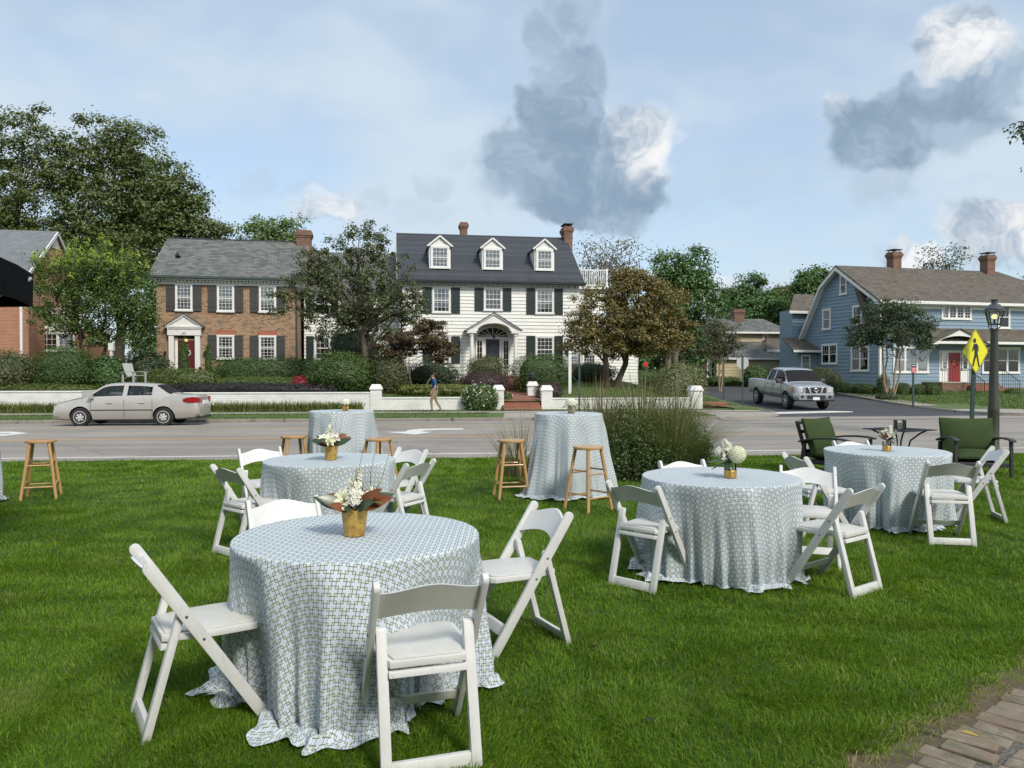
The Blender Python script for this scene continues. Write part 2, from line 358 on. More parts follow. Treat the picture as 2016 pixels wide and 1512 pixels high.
# ================================================================== ground levels (w = distance across the street, measured ahead of the camera)
ST = 0.1                                                     # the street runs 0.1 m further away for every metre to the right
PROF = [(13.2, -.19), (15.2, -.18), (16.9, -.17), (21.03, -.14), (23.0, -.105), (24.7, -.11), (26.5, -.15), (28.4, -.20), (29.02, -.205)]
def zroad(wv): return float(np.interp(wv, [p[0] for p in PROF], [p[1] for p in PROF]))
def WY(x, wv): return wv + ST * x
KERB, WALK0, WALK1, WALLW = 28.95, 32.6, 33.9, 35.0
ZV = -0.09                                                   # verge, pavement and wall foot
def zside(x, y): return float(np.interp(y, [29, 31, 36.7, 40.2, 46, 54, 70], [-.20, -.185, -.12, -.01, .25, .55, .8]))
def zyard(x, y):
    wv = y - ST * x
    a = float(np.interp(wv, [35, 37, 42, 44.5, 62], [.47, .56, .95, 1.18, 1.5]))
    b = zside(x, y) + .12
    t = min(1, max(0, (x - 5.5) / 5.0)); t = t * t * (3 - 2 * t); z = a + (b - a) * t
    if -1.6 < x < 2.9 and wv < 43:                            # the path is cut into the slope
        k = min(1, max(0, (min(x + 1.6, 2.9 - x)) / 1.0)); z += (min(z, zpath(wv) - .05) - z) * k
    return z
def zpath(wv): return float(np.interp(wv, [35.9, 42.0], [.345, .63]))
def zcorner(x, y): return float(np.interp(y, [30, 34, 38, 44, 49, 62], [-.075, -.06, -.03, .2, .42, .6]))
def sheet(name, xs, ys, zf, mat, wmode=False, parent=None, kind='structure', test=None):
    vs = [];  idx = {}
    for j, yv in enumerate(ys):
        for i, xv in enumerate(xs):
            yy = WY(xv, yv) if wmode else yv
            idx[i, j] = len(vs); vs.append((xv, yy, zf(xv, yy, yv)))
    fs = []
    for j in range(len(ys) - 1):
        for i in range(len(xs) - 1):
            if test and not test((xs[i] + xs[i + 1]) / 2, (ys[j] + ys[j + 1]) / 2): continue
            fs.append((idx[i, j], idx[i + 1, j], idx[i + 1, j + 1], idx[i, j + 1]))
    me = np_mesh(name, vs, fs, smooth=True); o = link(name, me, mat, parent)
    if kind and parent is None: o['kind'] = kind
    return o
ground = MB().box(-4000, 4000, -3000, 6000, -3.0, -0.85).build('ground', M['yard_turf']); ground['kind'] = 'structure'
LAWN_E = lambda x: 14.49 + 0.0747 * x                        # far edge of the lawn
mb = MB(); n = 40
xs_ = np.linspace(-40, 45, n); top = [(x, LAWN_E(x)) for x in xs_] + [(45, -12), (-40, -12)]
lawn = MB().prism(top, -0.85, 0.0, 'z').build('lawn', M['turf']); lawn['kind'] = 'structure'
near_kerb = MB()
for a, b in zip(xs_[:-1], xs_[1:]):
    near_kerb.hexa([(a, LAWN_E(a) + .01, -.6), (b, LAWN_E(b) + .01, -.6), (b, LAWN_E(b) + .16, -.6), (a, LAWN_E(a) + .16, -.6),
                    (a, LAWN_E(a) + .01, -.03), (b, LAWN_E(b) + .01, -.03), (b, LAWN_E(b) + .16, -.035), (a, LAWN_E(a) + .16, -.035)])
near_kerb.build('kerb', M['kerb'])['kind'] = 'structure'
road = sheet('road', [-90, -60, -40, -25, -15, -8, 0, 8, 15, 25, 40, 60, 90], sorted(set([p[0] for p in PROF] + list(np.arange(13.2, 29, 0.5)))),
             lambda x, y, wv: zroad(wv), M['road'], wmode=True)
def strip(name, x0, x1, w0, w1, mat, lift=0.005):
    xs = np.linspace(x0, x1, 24)
    return sheet(name, xs, [w0, w1], lambda x, y, wv: zroad(wv) + lift, mat, wmode=True, parent=road)
strip('edge_line', -60, 9.2, 16.84, 16.97, M['white_paint'])
strip('edge_line', 11.5, 60, 16.85, 16.96, M['white_paint'])
strip('lane_line', -60, 9.6, 20.96, 21.10, M['yellow_paint'])
strip('lane_line', -60, 2.2, 24.63, 24.79, M['yellow_paint'])
strip('edge_line', -60, 7.5, 28.36, 28.46, M['white_paint'])
def marking(pix, name):
    pts = [G(px, py, -.108) for px, py in pix]; vs = [(p.x, p.y, zroad(p.y - ST * p.x) + .006) for p in pts]
    me = bpy.data.meshes.new(name); me.from_pydata(vs, [], [tuple(range(len(vs)))]); me.update()
    return link(name, me, M['white_paint'], road)
marking([(912, 843.6), (912, 846.2), (866, 846.6), (838, 848.0), (828, 849.6), (853, 850.2), (818, 854.6), (757, 850.4), (797, 849.9), (806, 846.8), (826, 844.8), (866, 843.9)], 'turn_arrow')
marking([(-70, 852.5), (22, 850.0), (57, 853.2), (10, 857.6), (-70, 858.8)], 'turn_arrow')

# far kerb with its joints, the corner and the side street
kerb = empty('kerb'); kerb['kind'] = 'structure'
def kerb_piece(a, b, k, wid=0.16):
    (x0, y0, z0), (x1, y1, z1) = a, b; d = Vector((x1 - x0, y1 - y0, 0)).normalized(); nrm = Vector((-d.y, d.x, 0)) * wid * k
    g = d * 0.012; z0 -= .005; z1 -= .005
    p = [(x0 + g.x, y0 + g.y, z0 - .5), (x1 - g.x, y1 - g.y, z1 - .5), (x1 - g.x + nrm.x, y1 - g.y + nrm.y, z1 - .5), (x0 + g.x + nrm.x, y0 + g.y + nrm.y, z0 - .5)]
    MB().hexa(p + [(x, y, z + .5) for x, y, z in p]).build('kerb_stone', M['kerb'], kerb, bevel=0.02, seg=1)
x = -48.0
while x < 8.0:
    b = min(x + 3.05, 8.0); kerb_piece((x, WY(x, KERB), ZV + .005), (b, WY(b, KERB), ZV + .005), 1); x = b
CC = (8.0, WY(8.0, KERB)); RAD = 3.3                          # rounded corner into the side street
def corner(t): return (CC[0] + RAD * math.sin(t), CC[1] + RAD * (1 - math.cos(t)))
for i in range(4):
    a, b = corner(i * math.pi / 8), corner((i + 1) * math.pi / 8); kerb_piece((*a, ZV - .06 + .02 * abs(i - 1.5)), (*b, ZV - .06 + .02 * abs(i - .5)), 1)
SX0, SX1 = 11.3, 19.6
yv = CC[1] + RAD
while yv < 50: kerb_piece((SX0, yv, zside(0, yv) + .11), (SX0, yv + 3, zside(0, yv + 3) + .11), 1); yv += 3
yv = 34.0
while yv < 56: kerb_piece((SX1 + .02 * (yv - 34), yv, zside(0, yv) + .11), (SX1 + .02 * (yv - 31), yv + 3, zside(0, yv + 3) + .11), -1); yv += 3
CR = (22.6, WY(22.6, KERB))
def corner_r(t): return (CR[0] - 3.0 * math.sin(t), CR[1] + 3.0 * (1 - math.cos(t)))
for i in range(4):
    a, b = corner_r(i * math.pi / 8), corner_r((i + 1) * math.pi / 8); kerb_piece((*a, ZV - .02), (*b, ZV - .02), -1)
x = 22.6
while x < 50: kerb_piece((x, WY(x, KERB), ZV + .005), (x + 3.05, WY(x + 3.05, KERB), ZV + .005), 1); x += 3.05
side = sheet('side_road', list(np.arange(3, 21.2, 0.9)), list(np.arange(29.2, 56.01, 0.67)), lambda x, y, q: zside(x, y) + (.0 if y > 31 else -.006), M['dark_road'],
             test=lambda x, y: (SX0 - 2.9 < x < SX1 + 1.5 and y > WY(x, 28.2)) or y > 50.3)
ap = sheet('junction_patch', [8, 10, 12, 14, 16, 18, 20, 22, 24], [28.0, 28.5, 29.0, 29.4, 29.9], lambda x, y, wv: (zroad(wv) if wv < 28.6 else -.185) + .012, M['road'], wmode=True, parent=road)
st_a, st_b = G(1488, 814.5, -.15), G(1640, 811, -.15)
so = MB().prism([(st_a.x, st_a.y - .2), (st_b.x + .8, st_b.y - .2), (st_b.x, st_b.y + .3), (st_a.x, st_a.y + .3)], -.30, -.118, 'z').build('stop_line', M['white_paint'], side)

# verge, pavement, strip under the wall
vx = list(np.linspace(-60, 8.0, 50))
PATH0, PATH1 = -0.35, 2.0
verge = sheet('verge', vx, [KERB + .15, 29.8, 31, WALK0], lambda x, y, wv: ZV + .03 * math.sin(math.pi * min(1, (wv - 29.1) / 3.5)), M['yard_turf'], wmode=True,
              test=lambda x, y: not (PATH0 - .2 < x < PATH1) and not (-15.6 < x < -13.6))
pave = sheet('pavement', list(np.arange(-60, 11.4, 1.2)) + [11.3], [WALK0, WALK1], lambda x, y, wv: ZV + .005, M['concrete'], wmode=True)
sheet('pavement', [PATH0 - .6, PATH0, 0.8, PATH1, PATH1 + .6], [KERB + .16, 30.5, WALK0], lambda x, y, wv: ZV + .0, M['concrete'], wmode=True)
sheet('pavement', [-16.6, -15, -13], [KERB + .16, 30.5, WALK0], lambda x, y, wv: ZV + .0, M['concrete'], wmode=True)
cp = [corner(i * math.pi / 16) for i in range(9)]
MB().prism([(x, y + .17) for x, y in cp] + [(11.3, WY(11.3, WALK1)), (6.8, WY(6.8, WALK1)), (6.8, WY(6.8, KERB) + .17)], -.4, ZV - .012, 'z').build('pavement', M['concrete'])['kind'] = 'structure'
sheet('verge', vx + [11.3], [WALK1, WALLW + .2], lambda x, y, wv: ZV + .015, M['yard_turf'], wmode=True)
MB().box(10.1, 11.45, 34.9, 36.2, -.4, .0).build('soil_bank', M['yard_turf'])['kind'] = 'structure'

# raised front yards and the corner yard
yard = sheet('front_yard', list(np.arange(-50, 11.36, 1.0)) + [11.3], list(np.arange(WALLW + .12, 64, 1.0)), lambda x, y, wv: zyard(x, y), M['yard_turf'], wmode=True,
             test=lambda x, y: not (x > 3 and WY(x, y) > 50.2 and WY(x, y) < 55.4))
cy = sheet('corner_yard', [19.75] + list(np.arange(20, 75, 1.5)), list(np.arange(29.0, 66, 1.0)), lambda x, y, q: zcorner(x, y), M['yard_turf'],
           test=lambda x, y: y > WY(x, KERB) + .6 and (x > 19.8 or y > 34) and not (x < 22.6 and y < 33.2))
MB().prism([corner_r(t * math.pi / 16) for t in range(9)] + [(19.6, 40), (21.2, 40), (23.2, 35.2), (27, 35.0), (45, 36.8), (45, WY(45, KERB) + .1)], -.6, -.052, 'z').build('pavement', M['concrete'])['kind'] = 'structure'
sheet('pavement', [19.78, 21.1], [38, 40, 44, 49, 56], lambda x, y, q: zcorner(x, y) + .015, M['concrete'])
far = sheet('far_ground', [-300, -120, -60, -30, 0, 30, 60, 120, 300], [60, 70, 100, 200, 400], lambda x, y, q: 0.9 + (y - 60) * .004, M['yard_turf'])

# ================================================================== brick walk at the lower right
E0, E1 = G(1772, 1512), G(2016, 1352); ev = (E1 - E0).normalized(); en = Vector((ev.y, -ev.x, 0))
def walk_s(x, y): return (x - E0.x) * en.x + (y - E0.y) * en.y           # > 0 on the walk
wk = MB().prism([tuple((E0 - ev * 4)[:2]), tuple((E0 - ev * 4 + en * 4)[:2]), tuple((E0 + ev * 9 + en * 4)[:2]), tuple((E0 + ev * 9)[:2])], -.3, 0.004, 'z').build('brick_walk', M['grit'])
wk['kind'] = 'structure'
MB().prism([tuple((E0 - ev * 4 - en * .20)[:2]), tuple((E0 - ev * 4 + en * .03)[:2]), tuple((E0 + ev * 9 + en * .03)[:2]), tuple((E0 + ev * 9 - en * .20)[:2])], -.3, 0.008, 'z').build('soil_edge', M['soil'])['kind'] = 'structure'
pav_me = []
for k in range(6):
    b = MB(); l, h = .205, .100
    j = lambda: random.uniform(-.005, .005)
    b.hexa([(0 + j(), 0 + j(), -.03), (l + j(), j(), -.03), (l + j(), h + j(), -.03), (j(), h + j(), -.03), (j(), j(), .012 + j() * .5), (l + j(), j(), .012 + j() * .5), (l + j(), h + j(), .012 + j() * .5), (j(), h + j(), .012 + j() * .5)])
    pav_me.append(b.mesh('brick', bevel=.007, seg=2)); pav_me[-1].materials.append(M['paver'])
ang = math.atan2(en.y, en.x)
for r in range(9):                                            # courses side by side, bricks end-on to the edge
    for c in range(34):
        s0 = .02 + r * .222 + (0.012 if r else random.uniform(-.035, .02)); t0 = -1.2 + c * .1055 + (.05 if r % 2 else 0) + random.uniform(-.004, .004)
        p = E0 + en * s0 + ev * t0
        d = (p - Vector((0, 0, 0)));
        if p.y < 2.7 or abs(p.x / max(p.y, .1)) > .74: continue
        o = link('brick', random.choice(pav_me), None, wk, loc=(p.x, p.y, random.uniform(-.004, .006)), rot=(random.uniform(-.02, .02), random.uniform(-.02, .02), ang + random.uniform(-.035, .035) + .12))

# ================================================================== grass blades
def vnoise(x, y, s, seed):
    r = np.random.default_rng(seed); g = r.random((64, 64)); u, v = x * s, y * s; i, j = np.floor(u).astype(int), np.floor(v).astype(int); a, b = u - i, v - j
    a = a * a * (3 - 2 * a); b = b * b * (3 - 2 * b); i %= 64; j %= 64; i2, j2 = (i + 1) % 64, (j + 1) % 64
    return (g[i, j] * (1 - a) + g[i2, j] * a) * (1 - b) + (g[i, j2] * (1 - a) + g[i2, j2] * a) * b
def blades(name, x, y, z, hgt, wid, lean, mat, curl=1.0, seed=3, single=False, attr=None):
    r = np.random.default_rng(seed); n_ = len(x)
    az = r.random(n_) * 2 * np.pi; fld = vnoise(x, y, 1.6, seed + 1) * 4 * np.pi
    la = fld + r.normal(0, .9, n_); lx, ly = np.cos(la), np.sin(la); wx, wy = np.cos(az), np.sin(az)
    h = hgt * r.uniform(.55, 1.15, n_); l = lean * r.uniform(.2, 1.2, n_) * h; w2 = wid * r.uniform(.6, 1.2, n_) / 2
    base = np.stack([x, y, z], 1); W = np.stack([wx * w2, wy * w2, np.zeros(n_)], 1)
    mid = base + np.stack([lx * l * .32, ly * l * .32, h * .60], 1); tip = base + np.stack([lx * l, ly * l, h * np.clip(1 - .35 * curl * (l / h) ** 2, .3, 1)], 1)
    at = r.random(n_) if attr is None else attr
    if single:
        v = np.stack([base - W, base + W, tip], 1).reshape(-1, 3); f = np.arange(n_ * 3).reshape(-1, 3); a = at
    else:
        v = np.stack([base - W, base + W, mid + W * .8, mid - W * .8, tip], 1).reshape(-1, 3); b = (np.arange(n_) * 5)[:, None]
        f = np.concatenate([b + [0, 1, 2], b + [0, 2, 3], b + [3, 2, 4]], 1).reshape(-1, 3); a = np.repeat(at, 3)
    return v, f, a
def merge(parts):
    vs, fs, at, o = [], [], [], 0
    for v, f, a in parts: vs.append(v); fs.append(f + o); at.append(a); o += len(v)
    return np.concatenate(vs), np.concatenate(fs), np.concatenate(at)
KEEP_OUT = []
def lawn_pts(y0, y1, dens, seed):
    r = np.random.default_rng(seed); hw = lambda y: .70 * y + .5
    n_ = int((y1 - y0) * 2 * hw((y0 + y1) / 2) * dens); y = r.uniform(y0, y1, n_ * 2); x = r.uniform(-hw(y1), hw(y1), n_ * 2)
    k = np.abs(x) < hw(y); x, y = x[k], y[k]
    s = (x - E0.x) * en.x + (y - E0.y) * en.y; edge = .02 + .12 * vnoise(x, y, 5, 5) + .06 * vnoise(x, y, 19, 8)
    k = (s < -edge) & (y < LAWN_E(x) - .02)
    return x[k][:n_], y[k][:n_]
parts = []
for q, (y0, y1, dens, wd, sg) in enumerate([(2.75, 3.8, 15500, .0034, False), (3.8, 5.0, 10500, .0042, False), (5.0, 6.6, 6500, .0055, False), (6.6, 9.0, 4300, .0085, True),
                                            (9.0, 12.0, 2200, .011, True), (12.0, 15.4, 1300, .016, True)]):
    x, y = lawn_pts(y0, y1, dens, 40 + q)
    hh = .030 + .028 * vnoise(x, y, 2.2, 9) * (.5 + vnoise(x, y, .7, 19))
    parts.append(blades('g', x, y, np.zeros(len(x)), hh, wd, .95, None, seed=60 + q, single=sg))
x, y = lawn_pts(2.75, 7, 34, 77)                              # long stray blades and tufts
kx = np.repeat(x, 9) + RNG.normal(0, .018, len(x) * 9); ky = np.repeat(y, 9) + RNG.normal(0, .018, len(x) * 9)
kk = ((kx - E0.x) * en.x + (ky - E0.y) * en.y) < -.08; kx, ky = kx[kk], ky[kk]
parts.append(blades('g', kx, ky, np.zeros(len(kx)), np.full(len(kx), .072), .0038, 1.2, None, seed=91))
t = RNG.uniform(-.6, 3.2, 1500); s = RNG.normal(-.09, .05, 1500)  # dead straw at the soil edge
kx, ky = E0.x + ev.x * t + en.x * s, E0.y + ev.y * t + en.y * s
parts.append(blades('g', kx, ky, np.full(1500, .008), np.full(1500, .05), .0032, 2.4, None, curl=.7, seed=92, attr=np.full(1500, .99)))
v, f, a = merge(parts); lg = link('lawn_grass', np_mesh('lawn_grass', v, f, attr=a), M['grass']); tag(lg, 'thick green lawn grass around the tables', 'grass', kind='stuff')

r_ = np.random.default_rng(5); n_ = 30000                     # verge grass across the street
x = r_.uniform(-24, 8.0, n_); wv = np.where(r_.random(n_) < .72, r_.uniform(29.12, 32.6, n_), r_.uniform(33.95, 34.75, n_))
k = ~((x > PATH0 - .6) & (x < PATH1 + .6) & (wv < 33)) & ~((x > -16.6) & (x < -13) & (wv < 33)); x, wv = x[k], wv[k]
v, f, a = blades('g', x, wv + ST * x, np.full(len(x), ZV - .0), np.full(len(x), .075), .032, .9, None, seed=8, single=True)
tag(link('verge_grass', np_mesh('verge_grass', v, f, attr=a), M['verge_grass']), 'mown grass on the verge across the road', 'grass', kind='stuff')
n_ = 20000                                                    # grass of the raised yards and the corner yard
x = np.concatenate([r_.uniform(-22, 10.8, n_), r_.uniform(20, 36, n_)]); y = np.concatenate([r_.uniform(35.3, 44, n_) + ST * x[:n_], r_.uniform(34.5, 50, n_)])
z = np.array([zyard(a_, b_) if a_ < 12 else zcorner(a_, b_) for a_, b_ in zip(x, y)])
k = ~((x > 19) & (x < 23) & (y < 39)); x, y, z = x[k], y[k], z[k]
v, f, a = blades('g', x, y, z, np.full(len(x), .10), .045, .9, None, seed=18, single=True)
tag(link('yard_grass', np_mesh('yard_grass', v, f, attr=a), M['verge_grass']), 'grass of the house front yards', 'grass', kind='stuff')
# ================================================================== cloths, tables, chairs, stools
def clothmat():
    m, n = newmat('lattice_cloth'); uv = n.node('ShaderNodeTexCoord').outputs['UV']; u, v, _ = n.sep(uv)
    p, h, lw = 0.0315, 0.0220, 0.0019
    def cell(off):                                          # squares on every second lattice point, overlapping at the corners
        a = n.m('ABSOLUTE', n.m('SUBTRACT', n.m('FLOORED_MODULO', n.m('ADD', u, off + p), 2 * p), p))
        b = n.m('ABSOLUTE', n.m('SUBTRACT', n.m('FLOORED_MODULO', n.m('ADD', v, off + p), 2 * p), p))
        k = n.m('SUBTRACT', n.m('MAXIMUM', a, b), h)
        cross = n.m('MULTIPLY', n.m('LESS_THAN', n.m('MINIMUM', a, b), lw * .7), n.m('LESS_THAN', n.m('MAXIMUM', a, b), 2 * p - h))
        return n.m('LESS_THAN', n.m('ABSOLUTE', k), lw), n.m('LESS_THAN', k, 0.0), cross
    l1, i1, c1 = cell(0.0); l2, i2, c2 = cell(p)
    line = n.m('MAXIMUM', l1, l2); both = n.m('MULTIPLY', i1, i2)
    wv = n.noise(uv, 900, 2, 0.5)
    base = n.mix(n.m('MULTIPLY', both, 0.75), n.mix(n.sstep(n.noise(uv, 3, 3, .6), .3, .7), (0.63, 0.690, 0.800), (0.675, 0.730, 0.825)), (0.70, 0.74, 0.57))
    base = n.mix(n.m('MULTIPLY', line, 0.92), base, (0.150, 0.200, 0.085))
    b = finish(n, base, 0.85, spec=0.2, bump=wv, bstr=0.15, bdist=0.001)
    t = n.node('ShaderNodeBsdfTranslucent'); n.put(t.inputs[0], base); mx = n.node('ShaderNodeMixShader'); mx.inputs[0].default_value = 0.10
    o = [q for q in n.t.nodes if q.type == 'OUTPUT_MATERIAL'][0]
    n.t.links.new(b.outputs[0], mx.inputs[1]); n.t.links.new(t.outputs[0], mx.inputs[2]); n.t.links.new(mx.outputs[0], o.inputs[0]); return m
M['cloth'] = clothmat()
def resinmat():
    m, n = newmat('white_resin'); p = coord(n); r = n.node('ShaderNodeObjectInfo').outputs['Random']; q = n.vmath('ADD', p, n.comb(n.m('MULTIPLY', r, 30), 0.0, 0.0)); z = n.sep(p)[2]
    base = n.mix(n.sstep(n.noise(q, 6, 4, .6), .35, .65), (0.685, 0.685, 0.665), (0.635, 0.635, 0.615))
    scuff = n.m('MULTIPLY', n.sstep(n.noise(n.vmath('MULTIPLY', q, (30, 30, 5)), 2.2, 4, .7), .60, .68), .45); base = n.mix(scuff, base, (0.44, 0.425, 0.385))
    feet = n.m('MULTIPLY', n.sstep(n.m('ADD', z, n.m('MULTIPLY', n.noise(q, 22, 3, .6), .10)), .135, .03), .6); base = n.mix(feet, base, (0.26, 0.27, 0.15))
    finish(n, base, n.m('ADD', .36, n.m('MULTIPLY', n.noise(q, 30, 3, .6), .16)), bump=n.noise(q, 60, 2, .5), bstr=.05, bdist=.01); return m
M['resin'] = resinmat()
M['pad'] = plain('ivory_vinyl', (0.635, 0.63, 0.585), (0.58, 0.57, 0.53), 5, 0.45, bump=0.08, bscale=60)
M['bolt'] = plain('bolt_steel', (0.25, 0.25, 0.26), rough=0.35, metal=0.9)
M['wood'] = plain('pine_stool', (0.56, 0.335, 0.145), (0.46, 0.255, 0.10), 3.0, 0.38, bump=0.12, bscale=30, stretch=(6, 6, .6), coat=0.25)
M['ply'] = plain('plywood', (0.45, 0.33, 0.2), rough=0.6)
M['steel'] = plain('grey_steel', (0.35, 0.35, 0.36), rough=0.4, metal=0.8)

def cloth_mesh(name, RT, HT, drop, puddle, seed, nfold, amp, flare=0.0, wedge=()):
    """a round cloth over a round top: flat, over the rim, down in uneven pleats, and out over the grass"""
    rg = np.random.default_rng(seed); na = 360; phi = np.arange(na) * 2 * np.pi / na
    cen = np.sort((np.arange(nfold) + rg.uniform(-.33, .33, nfold)) * 2 * np.pi / nfold); hgt = rg.uniform(.35, 1.15, nfold); wid = rg.uniform(.30, .55, nfold) * 2 * np.pi / nfold; skew = rg.uniform(-.5, .5, nfold)
    F = np.zeros(na); SH_ = np.zeros(na)
    for c, h, w_, k in zip(cen, hgt, wid, skew):              # pleats: rounded crests with sharper valleys between
        d = np.angle(np.exp(1j * (phi - c))); q = np.exp(-(np.abs(d) / w_) ** 2.2); F += h * q; SH_ += k * h * q
    F -= F.mean(); sm = .25 * np.cos(nfold * 2.6 * phi + rg.uniform(0, 6)) + .15 * np.cos(nfold * 4.1 * phi + rg.uniform(0, 6)); pin = np.zeros(na)
    for w0, ww in wedge: pin += np.exp(-((np.angle(np.exp(1j * (phi - w0)))) / ww) ** 2)
    start = rg.uniform(.02, .22, nfold); dl = np.interp(phi, cen, start, period=2 * np.pi)
    top = np.linspace(0, 1, 12)[1:] * (RT - .012); edge = np.linspace(0, 1, 5)[1:]; s_h = np.linspace(0, 1, 36)[1:]; s_p = np.linspace(0, 1, 14)[1:]; rings = []
    for r in top: rings.append((np.full(na, r), np.full(na, HT), phi, np.full(na, r)))
    for e in edge:
        a = e * math.pi / 2; rings.append((np.full(na, RT - .012 + .012 * math.sin(a)), np.full(na, HT - .012 + .012 * math.cos(a)), phi, np.full(na, RT - .012 + .019 * e)))
    low = HT - .012
    for s in s_h:
        A = amp * np.clip((s - dl) / (1 - dl), 0, 1) ** .75 + amp * .10 * min(1, s * 6); wob = .010 * np.sin(9 * s + 3 * phi + rg.uniform(0, .1)) * s
        rr = RT + flare * s + A * (F * .9 + sm * s * .5) - .055 * s ** 1.2 + pin * (.06 * s ** .35 * (1 - .55 * s)) + wob
        rings.append((rr, np.full(na, low - s * (low - .02)), phi + SH_ * A * 1.6 / RT, np.full(na, RT + .007 + s * drop)))
    rr0, _, ph_, _ = rings[-1]; big = vnoise(np.cos(phi) * 1.1 + 9, np.sin(phi) * 1.1 + 9, 1.5, seed + 4); pm = puddle * np.clip(.05 + 1.5 * big ** 1.8 + .45 * np.clip(F, -.4, .8) + pin * .3, .04, 1.7); rip = rg.uniform(0, 6, 4)
    for s in s_p:
        rr = rr0 + pm * s ** .85; hump = .040 * np.clip(np.sin(nfold * .9 * phi + rip[0] + s * 2.5), 0, 1) * math.sin(min(1, s * 1.15) * math.pi) * (pm > .4 * puddle) + .016 * np.clip(np.sin(nfold * 2.1 * phi + rip[1] + s), 0, 1) * s
        rings.append((rr, .034 + hump + .02 * (1 - s) ** 2 - .006 * s, ph_ + .05 * np.sin(nfold * 1.1 * phi + rip[2]) * s, np.full(na, RT + .007 + drop + s * puddle)))
    wr = .0022 * np.sin(phi * 2 + rip[0]) * np.sin(phi * 3 + rip[1])
    rings = [(r_, z_ + (wr * (r_ / RT) ** 2 if i_ < 11 else 0), p_, f_) for i_, (r_, z_, p_, f_) in enumerate(rings)]
    vs = [(0, 0, HT)]; uvs = [(0, 0)]
    for r, z, ph, fl in rings: vs += list(zip(r * np.cos(ph), r * np.sin(ph), z)); uvs += list(zip(fl * np.cos(phi), fl * np.sin(phi)))
    fs = []; nr = len(rings)
    for i in range(nr - 1):
        for k in range(na): a, b = 1 + i * na + k, 1 + i * na + (k + 1) % na; fs.append((a, a + na, b + na, b))
    for k in range(0, na, 2): fs.append((0, 1 + k, 1 + (k + 1) % na, 1 + (k + 2) % na))
    fs = np.array(fs); uvs = np.array(uvs); return np_mesh(name, vs, fs, smooth=True, uv=uvs[fs.ravel()])
def round_table(x, y, RT, HT, tall, label):
    t = empty('cocktail_table' if tall else 'round_table', (x, y, 0), 0, label, 'table', 'tall cocktail tables' if tall else 'round dining tables')
    MB().lathe([(RT - .02, HT - .05), (RT - .012, HT - .045), (RT - .012, HT - .022), (RT - .03, HT - .018)], 48).build('tabletop', M['ply'], t)
    if tall:
        MB().lathe([(.26, .0), (.26, .012), (.05, .03), (.035, .06), (.035, HT - .06)], 24).build('pedestal', M['steel'], t)
    else:
        for sx in (-1, 1):
            for sy in (-1, 1): MB().tube([(sx * .34, sy * .27, 0), (sx * .32, sy * .27, HT - .05)], .014, 8).build('leg', M['steel'], t)
    return t
TABLES = [(-.79, 3.94, 0.4), (-1.745, 7.37, 2.0), (1.67, 6.16, 3.6), (4.00, 8.22, 5.1)]
TL = ['nearest to the camera', 'behind the nearest one', 'bearing the big hydrangea', 'near the green armchairs']
for i, (x, y, rz) in enumerate(TABLES):
    round_table(x, y, .61, .765, False, 'round table hidden under its cloth, ' + TL[i])
    wd = {0: [(-2.05, .10), (-1.55, .16)], 1: [(-1.7, .12), (-.4, .15)], 2: [(-1.5, .12), (-2.5, .12)], 3: [(-1.9, .12), (-.9, .14)]}[i]
    me = cloth_mesh('tablecloth', .62, .772, .76, .11, 21 + i, [12, 13, 12, 13][i], [.19, .175, .18, .17][i], wedge=wd)
    o = link('tablecloth', me, M['cloth'], loc=(x, y, 0))
    tag(o, 'lattice patterned cloth of the round table ' + TL[i], 'tablecloth', 'cloths on the round tables')
TALLS = [(-2.37, 10.69), (0.74, 10.07), (-6.68, 9.2)]
for i, (x, y) in enumerate(TALLS):
    lb = ['behind the far round table, between two stools', 'beside the tall ornamental grass', 'cut off by the left edge of the photo'][i]
    round_table(x, y, .43, 1.065, True, 'tall cocktail table hidden under its cloth, ' + lb)
    me = cloth_mesh('tablecloth', .44, 1.072, 1.06, .10, 51 + i, [10, 9, 10][i], [.16, .17, .16][i], flare=[.12, .15, .13][i], wedge=[(-1.6, .15), (-2.2, .15)])
    o = link('tablecloth', me, M['cloth'], loc=(x, y, 0))
    tag(o, 'lattice patterned cloth of the tall table ' + lb, 'tablecloth', 'cloths on the tall tables')

